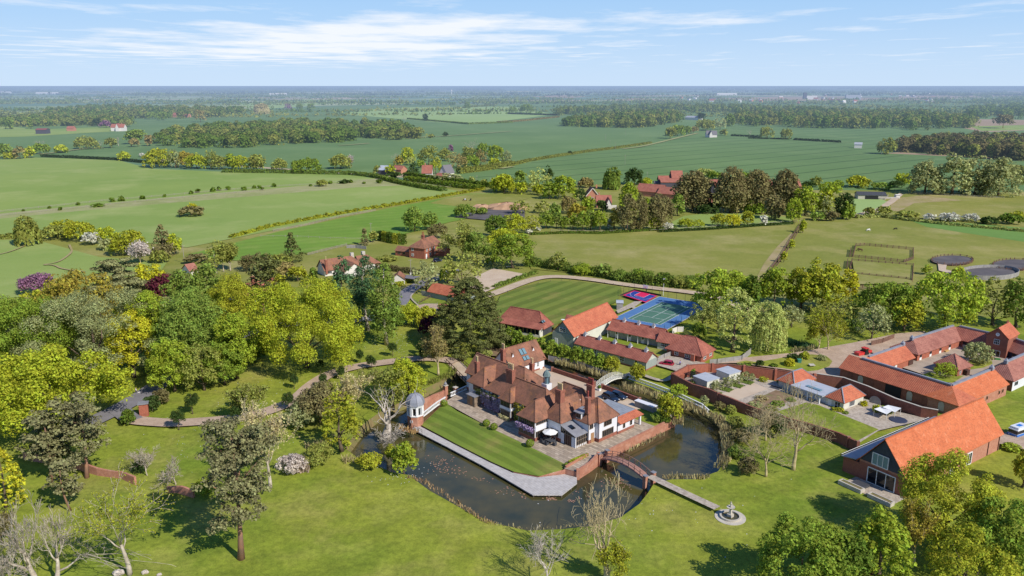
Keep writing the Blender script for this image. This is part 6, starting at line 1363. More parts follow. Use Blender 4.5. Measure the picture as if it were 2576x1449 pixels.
MB().box(0,1.2,-.4,.4,.35,.85).build('bonnet', M['p_green'], mw); MB().box(-1.0,0,-.45,.45,.3,.55).build('body', M['p_green'], mw); MB().box(-.8,-.3,-.3,.3,.55,.7).box(-.9,-.75,-.3,.3,.6,1.15).build('seat', M['p_yel'], mw); MB().box(-1.5,-.95,-.5,.5,.4,1.3).build('collector', M['p_yel'], mw)
for x, s, R0 in ((-.6,-1,.4),(-.6,1,.4),(.9,-1,.26),(.9,1,.26)): w_ = MB().lathe([(R0*.5,-.1),(R0,-.1),(R0,.1),(R0*.5,.1)],(0,0,0),12).build('wheel', M['rubber'], mw); w_.location = (x,s*.5,R0); w_.rotation_euler.x = math.pi/2
# ---------------------------------------------------------------- terrace furniture, planters, bins
pa = empty('parasol', mf(1.0,3.3), MA, 'white parasol over the terrace dining table', 'parasol'); MB().tube([(0,0,0),(0,0,2.75)],.035,6).build('pole', M['oak_w'], pa)
cn = MB(); n = 8; cn.add([(1.55*math.cos(6.283*i/n),1.55*math.sin(6.283*i/n),2.2) for i in range(n)]+[(0,0,2.75)]+[(1.55*math.cos(6.283*i/n),1.55*math.sin(6.283*i/n),2.08) for i in range(n)],[(i,(i+1)%n,n) for i in range(n)]+[(i+n+1,(i+1)%n+n+1,(i+1)%n,i) for i in range(n)]); cn.build('canopy', M['white_p'], pa)
tb = empty('dining_table', mf(1.1,2.7), MA, 'dark rattan dining table under the white parasol', 'table'); MB().box(-1.3,1.3,-.55,.55,.68,.76).build('tabletop', M['dk_grey'], tb)
for x in (-1.1,1.1):
    for y in (-.4,.4): MB().box(x-.05,x+.05,y-.05,y+.05,0,.68).build('leg', M['dk_grey'], tb)
chs = [(-.7,-1.0,0,'near left'),(.5,-1.0,0,'near right'),(-.7,1.0,180,'far left'),(.5,1.0,180,'far right'),(-1.8,0,-90,'left end'),(1.8,0,90,'right end')]
c0 = None
for x, y, rz, wh in chs:
    if c0 is None:
        c0 = empty('rattan_chair', (0,0,0), 0, '', 'chair', 'rattan chairs round the terrace table'); MB().box(-.28,.28,-.28,.28,.1,.45).build('seat', M['dk_grey'], c0); MB().box(-.28,.28,-.32,-.22,.1,1.0).build('backrest', M['dk_grey'], c0)
        for s in (-1,1): MB().box(s*.28-.05,s*.28+.05,-.28,.28,.1,.65).build('armrest', M['dk_grey'], c0)
        kt = kidtree(c0); o = c0
    else: o = copy_tree(c0, kt)
    p_ = mf(1.1+x,2.7+y); o.location = p_; o.rotation_euler.z = MA+R_(rz); o['label'] = 'dark rattan dining chair at the '+wh+' of the terrace table'
for p_, lb in ((mf(-13.6,32.0),'white planter with clipped shrub left of the white footbridge'),(mf(-10.4,31.6),'white planter with clipped shrub right of the white footbridge')):
    pl = empty('planter', p_, MA, lb, 'planter'); MB().box(-.35,.35,-.35,.35,0,.6).build('box', M['white_p'], pl); b_ = quads_mesh('shrub', leaf_quads(*(lambda d: (d*.42+np.array([0,0,.95]),d))(unit(np.random.default_rng(4),220)),.18,np.random.default_rng(5))); q = link('shrub', b_, pl, M['leaf']); q.color = lin(TONE['deep'])
bn = MB(); bn.prism([(-.4,-.4),(.4,-.4),(.4,.4),(-.4,.4)],0,1.5); b_ = empty('green_bin', at(B(375,560)), 0, 'green timber box standing on the lawn island by the yellow bush', 'bin'); MB().box(-.42,.42,-.42,.42,0,1.3).build('box', surf('green box',(60,124,110)), b_); MB().box(-.5,.5,-.5,.5,1.3,1.45).build('lid', surf('green lid',(70,136,120)), b_)
mh_ = MB().box(-.7,.7,-.7,.7,.0,.12).build('inspection_cover', M['stone']); mh_.location = at(B(497,597))+Vector((0,0,fz[0])); tag(mh_,'square pale inspection cover in the lawn island','cover')
dt = empty('garden_sofa', at(W(1690,850)), R_(-47), 'dark covered garden sofa on the pale terrace of the walled garden', 'sofa'); MB().box(-1.3,1.3,-.6,.6,0,.7).build('seat', M['dk_grey'], dt); MB().box(-1.3,1.3,.45,.6,.7,1.0).build('backrest', M['dk_grey'], dt)
tp_ = empty('covered_pool', at(B(1340,1130)), R_(36), 'dark covered plunge pool beside white awnings near the barn side roof', 'pool'); MB().lathe([(1.9,0),(1.9,.7),(1.6,.8)],(0,0,0),12).build('cover', M['blue_p'], tp_)
for i,(x,y,lb) in enumerate(((1190,1095,'white fabric awning nearest the garden lawn'),(1270,1075,'white fabric awning beside the covered pool'))): a_ = empty('awning', at(B(x,y)), R_(40), lb, 'awning'); MB().shell([(-1.4,-1.4,2.0),(1.4,-1.4,2.2),(1.4,1.4,2.0),(-1.4,1.4,2.3)],[(0,1,2),(0,2,3)],.05).build('canopy', M['white_p'], a_); [MB().tube([(sx*1.35,sy*1.35,0),(sx*1.35,sy*1.35,2.0)],.05,5).build('pole', M['white_p'], a_) for sx in (-1,1) for sy in (-1,1)]
bs = empty('stone_bench', at(B(1410,1085)), R_(-47), 'long pale stone bench under the dark brick wall', 'bench'); MB().box(-2.2,2.2,-.3,.3,.4,.52).build('seat', M['stone'], bs); [MB().box(x-.15,x+.15,-.25,.25,0,.4).build('leg', M['stone'], bs) for x in (-1.8,0,1.8)]
hb = empty('straw_bale', at(Q(1190,655)), R_(36), 'straw bale by the stable doors of the quadrangle', 'bale'); MB().box(-.9,.9,-.5,.5,0,.9).build('straw', surf('straw',(204,170,110),(186,150,92),3), hb)
dh = empty('spoil_heap', at(F1(230,840)), 0, 'reddish earth heap at the end of the dark riding arena', 'heap'); rg_ = np.random.default_rng(8); hp = MB(); hp.ball((0,0,0),(13,6,4.2),14,8).ball((-15,0,0),(6,4,3),10,6); hp.v = [(x+rg_.normal()*.3,y+rg_.normal()*.3,z+rg_.normal()*.25) for x,y,z in hp.v]; hp.build('earth', surf('red earth',(196,160,128),(170,134,106),.3,haze=True), dh)
tm = empty('trampoline', at(G(120,615)), 0, 'low pale bench on the grass above the sand arena', 'bench'); tm.name = 'garden_bench'; MB().box(-1.4,1.4,-.4,.4,.4,.5).build('seat', M['stone'], tm); [MB().box(x-.1,x+.1,-.3,.3,0,.4).build('leg', M['stone'], tm) for x in (-1.1,1.1)]
# ---------------------------------------------------------------- people, dog and horses (one skinned body each)
def skin(name, verts, edges, m, parent, sub=1):
    me = bpy.data.meshes.new(name); me.from_pydata([v[:3] for v in verts], edges, []); o = link(name, me, parent, m)
    sk = o.modifiers.new('skin','SKIN'); 
    for i, v in enumerate(verts): r = v[3]; me.skin_vertices[0].data[i].radius = (r,r) if not hasattr(r,'__len__') else r
    me.skin_vertices[0].data[0].use_root = True
    if sub: s = o.modifiers.new('sub','SUBSURF'); s.levels = s.render_levels = sub
    return o
M['skin'] = surf('skin', (206,160,134)); M['hairm'] = surf('brown hair', (88,66,50)); M['cl_blue'] = surf('blue jacket', (40,92,200)); M['cl_navy'] = surf('navy trousers', (44,50,72)); M['cl_white'] = surf('white shirt', (230,228,228))
def person(label, loc, rz, top, legs, step=.18):
    r = empty('person', loc, rz, label, 'person')
    V = [(0,0,.96,.15),(0,0,1.2,.15),(0,.0,1.42,.17),(0,0,1.53,.06),(0,.02,1.66,.1),
         (-.1,0,.9,.1),(-.11,step*.5,.5,.07),(-.11,step,.08,.05),(-.11,step+.14,.04,.045),(.1,0,.9,.1),(.11,-step*.4,.5,.07),(.11,-step,.08,.05),(.11,-step+.14,.04,.045),
         (-.21,0,1.42,.07),(-.27,.03,1.14,.05),(-.26,.15,.92,.04),(-.25,.19,.84,.035),(.21,0,1.42,.07),(.27,-.03,1.14,.05),(.26,.06,.9,.04),(.25,.1,.82,.035)]
    Eg = [(0,1),(1,2),(2,3),(3,4),(0,5),(5,6),(6,7),(7,8),(0,9),(9,10),(10,11),(11,12),(2,13),(13,14),(14,15),(15,16),(2,17),(17,18),(18,19),(19,20)]
    skin('body', V, Eg, M['skin'], r, 1)
    skin('top', [(0,0,.98,.17),(0,0,1.2,.175),(0,0,1.4,.185),(-.21,0,1.41,.09),(-.27,.03,1.14,.07),(-.26,.14,.95,.055),(.21,0,1.41,.09),(.27,-.03,1.14,.07),(.26,.05,.93,.055)], [(0,1),(1,2),(2,3),(3,4),(4,5),(2,6),(6,7),(7,8)], top, r, 1)
    skin('trousers', [(0,0,.95,.17),(-.1,0,.88,.12),(-.11,step*.5,.5,.09),(-.11,step,.12,.07),(.1,0,.88,.12),(.11,-step*.4,.5,.09),(.11,-step,.12,.07)], [(0,1),(1,2),(2,3),(0,4),(4,5),(5,6)], legs, r, 1)
    MB().ball((0,-.01,1.72),(.105,.12,.1),10,6).build('hair', M['hairm'], r, True); fc_ = MB()
    for s in (-1,1): fc_.ball((s*.035,.115,1.67),.014,6,4); fc_.ball((s*.1,.01,1.65),(.02,.03,.04),6,4)
    fc_.ball((0,.125,1.64),(.015,.025,.025),6,4); fc_.build('face', M['skin'], r)
    return r
person('person in a blue jacket standing beside the dark red car', at(A(2215,440)), R_(60), M['cl_blue'], M['cl_navy'], .05)
person('person in a white top walking a white dog on the lane', at(H1(1335,565)), R_(-60), M['cl_white'], M['cl_navy'], .2)
def quad_animal(name, label, cat, loc, rz, k, m, graze=True, rug=None, mane=None):
    """k = withers height"""
    r = empty(name, loc, rz, label, cat); r.scale = (k,k,k)
    nk = [(.52,0,.92,.17),(.72,0,.72 if graze else 1.08,.1),(.9,0,.42 if graze else 1.3,.075),(1.02,0,.2 if graze else 1.24,.06),(1.1,0,.06 if graze else 1.12,.045)]
    V = [(-.35,0,.82,.24),(0,0,.78,.25),(.35,0,.82,.24)]+nk+[(-.58,0,.78,.12),(-.66,0,.5,.05),(-.68,0,.22,.03)]
    Eg = [(0,1),(1,2),(2,3),(3,4),(4,5),(5,6),(6,7),(0,8),(8,9),(9,10)]
    for x0, hind in ((-.42,True),(.42,False)):
        for s in (-1,1):
            j = len(V)
            if hind: V += [(x0,s*.13,.66,.13),(x0+.06,s*.14,.5,.08),(x0-.1,s*.14,.3,.05),(x0-.06,s*.14,.1,.035),(x0-.03,s*.14,.02,.05)]; Eg += [(0,j)]
            else: V += [(x0,s*.13,.62,.11),(x0,s*.14,.48,.07),(x0+.02*s,s*.14,.3,.05),(x0,s*.14,.1,.034),(x0+.03,s*.14,.02,.05)]; Eg += [(2,j)]
            Eg += [(j,j+1),(j+1,j+2),(j+2,j+3),(j+3,j+4)]
    skin('body', V, Eg, m, r, 1)
    if rug: skin('rug', [(-.42,0,.82,.3),(0,0,.8,.3),(.42,0,.84,.29)], [(0,1),(1,2)], rug, r, 1)
    hx, hz = (.93,.36) if graze else (.93,1.36)
    e = MB(); [e.lathe([(.03,0),(.02,.08),(.005,.12)],(hx,s*.05,hz),5) for s in (-1,1)]; e.build('ear', m, r); 
    return r
M['h_black'] = surf('black coat', (38,34,36), haze=True); M['h_white'] = surf('white coat', (226,222,216), haze=True); M['h_brown'] = surf('brown coat', (96,66,52), haze=True); M['h_rug'] = surf('pale rug', (214,218,226), haze=True)
quad_animal('horse','horse in a pale rug grazing by the gorse hedge','horse',at(FM(2117,1255)),R_(170),1.6,M['h_brown'],True,M['h_rug'])
quad_animal('horse','black horse grazing beside the rugged horse','horse',at(FM(2172,1252)),R_(80),1.6,M['h_black'],True)
quad_animal('horse','white pony grazing on the dry right hand paddock','horse',at(R7(1050,262)),R_(10),1.4,M['h_white'],True)
quad_animal('horse','black pony beside the lush green strip of the right hand paddock','horse',at(R7(1315,248)),R_(0),1.25,M['h_black'],True); 
quad_animal('horse','brown horse in the upper turnout pen','horse',at(R7(972,460)),R_(150),1.5,M['h_brown'],True)
quad_animal('dog','white dog walking beside the person on the lane','dog',at(H1(1362,565)),R_(30),.55,M['h_white'],False)
# ---------------------------------------------------------------- trees: (tile, x, y base, y top, width, kind, tone, name, label)
def TT(fn, rows, cat='tree'):
    for r in rows: T(fn, *r[:8], cat=r[8] if len(r) > 8 and r[8] else cat, group=r[9] if len(r) > 9 else None, **(r[10] if len(r) > 10 else {}))
# the big grove on the left
TT(S, [
 (140,1080,878,290,'oak','lime','oak_tree','broad bright lime green oak at the left edge above the pines'),
 (75,950,733,250,'maple','green','maple_tree','deep green maple behind the lime green oak'),
 (20,900,790,170,'maple','bright','maple_tree','yellowish green maple cut by the left edge'),
 (205,880,697,205,'oak','rust','copper_oak','golden brown oak crown just below the cedar'),
 (130,860,716,120,'oak','gold','copper_oak','golden oak crown in front of the purple blossom tree'),
 (245,952,742,300,'loose','grey','ash_tree','wide pale olive ash with bare limbs showing behind the lime oak',None,None,dict(leafk=.8)),
 (338,950,783,112,'oak','yel','acid_maple','narrow acid yellow tree right of the pale ash'),
 (385,915,728,140,'maple','bright','sycamore_tree','mid green sycamore behind the acid yellow tree'),
 (486,945,735,160,'maple','mid','chestnut_tree','blue green chestnut in the middle of the left grove'),
 (596,952,786,105,'maple','bright','maple_tree','tall bright green maple at the right end of the grove'),
 (590,850,690,110,'oak','gold','maple_tree','golden green tree hiding the old tiled cottage'),
 (440,985,868,112,'maple','bright','sycamore_tree','bright green tree above the lane left of the gate pier'),
 (515,982,865,110,'loose','olive','hazel_tree','loose olive green tree at the lawn edge of the grove'),
 (565,968,872,104,'maple','green','hornbeam_tree','fresh green tree at the front of the grove beside the lawn'),
 (640,905,860,70,'shrub','deep','yew_bush','dark bush in the shade between the grove and the yellow oak'),
 (772,925,712,238,'oak','lime','oak_tree','huge yellow green oak standing alone above the drive lawn',None,None,dict()),
 (505,800,668,130,'round' if False else 'maple','mid','dome_tree','round dull green tree with dense dome right of the claret bush'),
 (420,755,688,78,'shrub','claret','copper_beech','claret red bush in front of the round green tree'),
 (300,760,650,190,'cedar','cedar','cedar_tree','wide layered grey green cedar of the left meadow'),
 (380,722,664,68,'shrub','yel','golden_shrub','bright yellow shrub touching the cedar on its right'),
 (97,740,690,84,'blossom','purple','judas_tree','purple blossom tree at the meadow edge far left'),
 (72,617,542,54,'willow','olive','weeping_birch','lone drooping birch at the top of the left meadow'),
 (145,600,566,70,'shrub','olive','hawthorn','olive hawthorn at the left end of the meadow hedge'),
 (160,592,553,60,'maple','gold','field_maple','yellow topped maple in the meadow hedge'),
 (205,606,560,70,'oak','gold','field_maple','round golden maple in the meadow hedge'),
 (233,616,586,42,'blossom','white','blossom_hawthorn','white blossoming hawthorn in the meadow hedge'),
 (268,612,572,46,'maple','lime','field_maple','lime green round tree right of the white hawthorn'),
 (275,628,600,50,'shrub','grey','hawthorn','greyish hawthorn bush below the lime round tree'),
 (322,640,582,84,'oak','gold','field_maple','wide golden tree at the right end of the meadow hedge'),
 (310,640,610,60,'shrub','olive','hawthorn','dull hawthorn below the wide golden tree'),
 (355,666,612,66,'sparse','pinkw','ghost_plum','pale greyish blossom tree with bare stems'),
 (412,645,566,74,'cone','umber','brown_spruce','broad brown green spruce near the telegraph pole'),
 (440,640,590,40,'maple','lime','field_maple','lime green tree peeping behind the brown spruce'),
 (400,662,628,46,'shrub','olive','laurel_bush','olive bush at the foot of the brown spruce'),
 (500,660,640,60,'shrub','umber','scrub_bush','brown scrub right of the tiny shelter'),
 (545,690,606,44,'loose','olive','birch_tree','left of three slim white stemmed birches',None,None,dict(bark='bark_pale')),
 (563,684,612,34,'sparse','olive','birch_tree','middle of three slim white stemmed birches',None,None,dict(bark='bark_pale')),
 (580,682,614,36,'sparse','olive','birch_tree','right of three slim white stemmed birches',None,None,dict(bark='bark_pale')),
 (736,660,586,62,'cone','conif','dark_pine','dark shaggy conifer standing alone on the garden lawn'),
 (640,680,640,66,'shrub','umber','scrub_bush','dull scrub in front of the hay paddock'),
 (700,672,640,60,'shrub','olive','scrub_bush','olive scrub left of the bungalow garden'),
 (668,800,636,84,'pine','conif','black_pine','tall sparse dark pine with a long bare trunk'),
 (720,700,660,60,'shrub','brown','scrub_bush','brownish shrub by the bungalow gable'),
 (750,708,668,44,'maple','gold','field_maple','small golden tree in front of the bungalow'),
 (790,715,675,34,'cone','deep','young_conifer','small dark green conifer in front of the bungalow'),
 (868,790,643,46,'poplar','teal','poplar_tree','left of the three tall grey green poplars'),
 (926,832,640,62,'poplar','teal','poplar_tree','middle of the three tall grey green poplars',None,None,dict(bark='bark_pale')),
 (974,868,660,68,'poplar','mid','poplar_tree','right and nearest of the three tall poplars, its trunk white',None,None,dict(bark='bark_pale')),
 (690,745,688,60,'maple','gold','field_maple','yellow green tree above the huge oak'),
 (830,745,700,60,'shrub','olive','hazel_bush','olive bush under the poplars'),
 (898,850,780,60,'sparse','olive','young_birch','thin leafy birch under the middle poplar',None,None,dict(bark='bark_pale')),
 (1183,878,698,168,'cypress','conif','macrocarpa','massive dark layered cypress left of the cart lodge'),
 (1103,945,818,72,'sparse','brown','pollard_tree','ochre pollard with upright twigs by the moat bridge'),
 (1100,900,862,50,'shrub','olive','ivy_bush','olive undergrowth at the foot of the ochre pollard'),
 (1030,818,762,70,'shrub','lime','laurel_bush','lime green bush at the lane junction'),
 (1072,822,772,56,'shrub','gold','laurel_bush','golden green bush left of the low tiled shed'),
 (990,830,775,60,'shrub','deep','laurel_bush','deep green bush behind the nearest poplar'),
 (1085,845,796,60,'shrub','claret','copper_bush','dark claret bush in the shade left of the big cypress'),
 (1072,738,658,62,'loose','grey','silver_whitebeam','silvery grey tree at the lane bend by the orange garage'),
 (1126,712,668,46,'maple','bright','young_maple','bright young tree above the orange garage'),
 (1160,725,640,90,'loose','olive','willow_tree','olive tree right of the silvery whitebeam'),
 (1165,655,556,92,'sparse','olive','old_walnut','old tree with heavy pale limbs right of the brick house'),
 (1200,660,588,60,'maple','mid','sycamore_tree','dull green tree right of the old walnut'),
 (1290,675,585,95,'maple','green','sycamore_tree','big dark bottomed green tree at the left end of the central paddock'),
 (1262,640,575,64,'oak','lime','field_maple','lime green maple behind the big paddock corner tree'),
 (1245,598,540,60,'maple','deep','sycamore_tree','deep green tree right of the dark riding arena'),
 (1043,583,520,46,'poplar','mid','lombardy_birch','upright drooping tree by the hay paddock corner',None,None,dict()),
 (1082,578,537,40,'maple','mid','rounded_ash','smaller round tree right of the upright drooping tree'),
 (1098,600,562,44,'maple','umber','copper_maple','bronze brown tree behind the brick house'),
 (1168,546,512,54,'shrub','mid','thorn_bush','round grey green thorn at the arena corner'),
 (1212,540,522,30,'shrub','mid','thorn_bush','small thorn right of the arena corner bush'),
 (918,618,575,22,'cone','umber','small_spruce','small dark spruce at the end of the conifer hedge'),
 (938,610,580,20,'maple','olive','young_tree','thin green tree beside the small spruce'),
 (972,655,645,54,'shrub','olive','yew_dome','rounded olive yew behind the bungalow'),
 (482,544,520,60,'shrub','umber','bramble_clump','dark bramble mound alone in the big left pasture'),
 (484,536,512,26,'shrub','yel','yellow_bush','yellow bush growing out of the lone bramble mound'),
])
# pond-side and drive trees
TT(S, [
 (945,1005,925,110,'sparse','olive','alder_tree','twiggy olive alder between the drive and the dead oak'),
 (1027,1010,900,82,'oak','lime','acid_maple','rounded lime green maple beside the moat arm'),
 (990,1030,930,70,'loose','olive','alder_tree','olive alder behind the dead oak'),
 (860,1135,985,90,'loose','gold','ivy_ash','tall yellow green ivy covered tree left of the dead oak'),
 (890,1050,930,80,'sparse','straw','thin_ash','thin straw coloured tree above the ivy covered one'),
 (805,1062,965,130,'shrub','umber','sloe_thicket','large brown thicket below the drive bend'),
 (760,1075,1010,70,'shrub','grey','sloe_thicket','greyish brown thicket left of the large one'),
 (640,1062,962,108,'sparse','olive','thorn_tree','spreading bare twigged thorn by the middle of the drive'),
 (680,1228,1000,110,'sparse','straw','pale_birch','slender pale stemmed tree right of the big scots pine',None,None,dict(bark='bark_pale')),
 (1016,1192,1116,60,'shrub','bright','round_willow','upright leafy green bush at the pond edge'),
 (1068,905,858,24,'shrub','dark','holly','dark holly by the ochre pollard'),
 (741,1185,1148,70,'shrub','pinkw','pampas','pale pampas clump at the pond tail','shrub' if False else None),
 (800,1170,1120,70,'shrub','olive','bank_scrub','olive scrub right of the pampas clump'),
 (930,1178,1140,60,'shrub','gold','bank_scrub','yellowish scrub on the pond bank below the dead oak'),
])
T(T1,1345,985,440,600,'dead','grey','dead_oak','great dead oak with bleached twisting limbs at the pond corner')
T(T1,1395,1120,850,340,'bare','grey','fallen_limb_tree','low dead branching tree under the great dead oak',bark='bark_dead')
T(T1,1395,1215,1050,120,'shrub','gold','bank_scrub','yellow scrub left of the round leafy pond bush','shrub')
# clipped drive trees
dts = [(988,897,72,'ninth'),(906,913,62,'seventh'),(935,932,78,'eighth'),(858,955,66,'sixth'),(806,940,66,'fifth'),(741,978,70,'third'),(1060,892,64,'tenth'),(1067,913,78,'eleventh'),(485,1042,104,'second'),(450,1082,104,'first'),(601,1027,90,''),(597,1065,90,''),(726,1034,92,'fourth'),(812,978,70,'')]
for x, y, s, o_ in dts:
    lb = {72:0}.get(None) or {'first':'clipped oval drive tree standing on the gravel nearest the gate pier','second':'clipped oval tree on the grass above the gravel near the gate','third':'clipped tree on the grass inside the drive bend with a small box skirt','fourth':'clipped tree at the outer curve of the drive bend','fifth':'clipped tree on the lawn under the huge oak','sixth':'clipped tree with square box skirt on the outer drive edge','seventh':'clipped tree alone on the lawn above the drive','eighth':'clipped tree on the gravel edge below the lone lawn one','ninth':'clipped tree on the lawn near the nearest poplar','tenth':'upper of the two dark clipped trees by the ochre pollard','eleventh':'lower of the two dark clipped trees by the ochre pollard'}.get(o_) or {601:'clipped tree above the drive behind the spreading thorn',597:'clipped tree below the drive behind the spreading thorn',812:'dark clipped tree just under the tree on the huge oak lawn'}[x]
    p = (x,y); k = ppm(p); tree_at(at(p), s*.55/k*1.0, s*.34/k, 'clipped', TONE['dark'], 'clipped_tree', lb, 'tree', 'clipped trees lining the drive')
T(H1,1490,735,580,150,'shrub','dark','holly','rounded dark holly right of the gate pier'); T(H1,1590,660,520,150,'maple','umber','bronze_holly','bronze tinted bush above the rounded holly'); T(H1,1255,868,720,140,'shrub','deep','holly','rounded holly left of the gate opening')
# lower left: pines, pale bare trees
T(H0,2360,1265,-110,640,'pine','pineg','scots_pine','tall dense scots pine in the middle of the lower left lawn')
T(H0,505,510,-180,380,'pine','pineg','scots_pine','leftmost scots pine with orange trunk')
T(H0,850,470,-340,420,'pine','pineg','scots_pine','scots pine with long leaning pink trunk beside the gate lawn')
T(H0,690,790,290,270,'pine','pineg','scots_pine','low bushy scots pine between the pink trunks')
T(H0,620,420,40,240,'pine','pineg','scots_pine','scots pine half hidden behind the orange trunk')
T(H0,60,760,170,330,'cypress','yel','golden_cypress','golden yellow cypress cut by the left edge')
T(H0,30,1120,760,260,'sparse','umber','brown_bush','brown twiggy bush under the golden cypress',bark='bark')
T(H0,350,1500,560,560,'bare','white','white_poplar','bone white bare tree in the bottom left corner')
T(H0,560,1520,640,520,'bare','white','white_poplar','second bone white bare tree leaning right in the corner')
T(H0,120,1560,1150,420,'bare','white','white_poplar','low pale bare branches at the very bottom left')
T(H0,1270,1420,360,860,'sparse','gold','spring_acacia','white trunked tree with thin golden leaf above the rockery',bark='bark_pale',leafk=.62)
T(H0,1440,450,190,330,'bare','white','grey_willow','pale grey leafless willow on the mid lawn'); T(H0,1720,540,260,260,'bare','white','grey_willow','fainter pale willow right of the grey one')
T(H0,1380,430,300,120,'shrub','dark','holly','dark bush at the foot of the grey willow'); T(H0,2010,640,480,200,'shrub','bright','young_beech','bright green bush in the shadow of the big pine')
for i,(x,y,s,lb) in enumerate(((1160,1415,110,'larger grey boulder of the rockery under the golden tree'),(1420,1405,70,'smaller grey boulder right of the golden tree trunk'),(1560,1425,50,'low grey stone at the rockery edge'))):
    p=H0(x,y); k=ppm(p); rb=MB(); R0=s*.257/k/2; rb.ball((0,0,R0*.3),(R0,R0*.8,R0*.6),10,7); rn=random.Random(i); rb.v=[(a+rn.uniform(-.15,.15)*R0,b+rn.uniform(-.15,.15)*R0,c+rn.uniform(-.1,.1)*R0) for a,b,c in rb.v]; q=rb.build('boulder',M['bark_dead']); q.location=at(p)+Vector((0,0,.03)); tag(q,lb,'boulder')
# bottom centre and right
T(Z,1065,1480,330,620,'bare','grey','bare_ash','tall bare forked ash in front of the pond',bark='bark_gold'); T(Z,1085,1480,1080,360,'sparse','gold','ivy_growth','thin yellow leafed saplings round the foot of the tall bare ash')
T(Z,480,1560,950,560,'bare','grey','bare_thorn','spreading grey leafless crown left of the tall bare ash',bark='bark_dead')
T(Z,2440,430,280,200,'shrub','umber','bank_scrub','brown thicket on the right shore of the pond','shrub')
T(C_,50,460,-150,520,'bare','straw','bare_oak','left of two big straw coloured bare trees by the garden wall',bark='bark_gold'); T(C_,318,392,-510,600,'bare','straw','bare_oak','right of two big straw coloured bare trees by the garden wall',bark='bark_gold')
T(W,1560,1560,1050,520,'bare','straw','bare_thorn','twiggy bare tree leaning over the garden wall',bark='bark_gold'); T(W,1700,1480,1180,360,'shrub','dark','ivy_mass','dark ivy thicket among the bare trees at the wall')
T(C_,380,1620,960,960,'maple','green','horse_chestnut','large dense green chestnut at the bottom edge',base=None); T(C_,850,1640,1040,380,'maple','deep','horse_chestnut','right hand lobe of dense green chestnut at the bottom edge')
T(C_,900,1560,1330,330,'shrub','claret','copper_bush','dark claret shrub at the bottom edge')
T(C_,1130,1560,780,460,'maple','bright','lime_tree','tall fresh light green tree beside the chestnut'); T(C_,1760,1130,335,780,'oak','gold','field_oak','yellow green oak with dark forked trunk below the barn',leafk=.85)
T(C_,1500,1330,650,330,'sparse','rust','copper_birch','thin coppery tree left of the dark forked trunk'); T(C_,2330,1430,660,720,'maple','green','hornbeam_tree','broad green tree running off the right edge'); T(C_,1980,1640,1010,780,'loose','gold','flowering_maple','golden spring tree in the bottom right corner')
T(C_,2560,560,190,240,'oak','gold','edge_maple','golden green crown cut by the right edge beside the barn')
# trees behind the walled garden
TT(R7, [
 (130,1010,635,330,'maple','bright','sycamore_tree','bright green sycamore left of the tall golden crowns'),(390,1020,590,330,'oak','gold','field_oak','golden oak left of the tallest yellow crown'),(620,1030,538,360,'oak','gold','field_oak','tallest yellow crowned oak below the turnout pens'),(560,1040,730,420,'oak','lime','field_oak','lime green oak in front of the tall golden crowns'),(850,1010,640,190,'maple','yel','yellow_maple','slim yellow maple right of the golden oaks'),
 (1230,1190,755,530,'maple','green','sycamore_tree','dark green sycamore under the turnout pens'),(1400,1240,900,330,'oak','gold','field_oak','golden green tree in front of the dark sycamore'),(1800,1215,668,640,'maple','bright','horse_chestnut','biggest round bright green tree behind the stable quadrangle'),(2270,1180,735,360,'loose','olive','willow_tree','dull olive tree behind the clock house'),(2500,1200,760,360,'maple','deep','sycamore_tree','deep green tree cut by the right edge behind the clock house'),
 (1080,1320,1000,300,'loose','grey','sallow_tree','grey green sallow at the drive bend'),(660,1432,1010,430,'sparse','gold','young_ash','thin leafed young tree with slim trunk on the drive lawn'),(560,1420,1090,260,'sparse','gold','young_ash','smaller thin tree left of the slim trunked one'),(300,1200,990,260,'loose','grey','sallow_tree','grey sallow behind the weeping willow'),(720,1150,900,420,'loose','olive','alder_tree','olive alder under the golden oaks'),(930,1240,1130,180,'shrub','mid','dogwood','green bush behind the thin leafed young tree'),(1440,1130,1040,120,'blossom','white','may_blossom','white blossom showing under the golden tree'),
 (60,1430,940,330,'willow','pale','weeping_willow','golden weeping willow beside the lodge fence'),(1620,690,570,95,'loose','bright','young_lime','young green tree on the grass between the pens'),(1930,710,615,110,'maple','lime','young_lime','young lime green tree at the boarded pen'),(1895,690,618,50,'shrub','claret','young_copper_beech','small claret tree at the boarded pen'),
 (1640,150,90,110,'blossom','white','may_hawthorn','left of the white hawthorns in the paddock hedge'),(1850,160,85,200,'blossom','white','may_hawthorn','widest white hawthorn in the paddock hedge'),(2050,165,85,150,'blossom','white','may_hawthorn','white hawthorn third from the left in the paddock hedge'),(2250,190,120,150,'shrub','dark','hawthorn','dark hawthorn right of the white ones'),(2440,190,90,200,'shrub','deep','hawthorn','deep green bushes at the right end of the paddock hedge'),(2510,150,70,130,'maple','gold','field_maple','golden tree at the far right of the paddock hedge'),
 (1430,130,60,230,'shrub','olive','hawthorn','olive thorn clump left of the white hawthorns'),(1065,110,20,110,'shrub','olive','hawthorn','round thorn left of the farm track'),(1200,105,15,130,'shrub','olive','hawthorn','round thorn right of the farm track'),
 (225,570,460,60,'shrub','gold','hedge_sapling','lowest leafy sapling along the brown fence'),(300,430,340,50,'shrub','lime','hedge_sapling','middle leafy sapling along the brown fence'),(410,280,150,70,'shrub','lime','hedge_sapling','tallest leafy sapling at the top of the brown fence')])
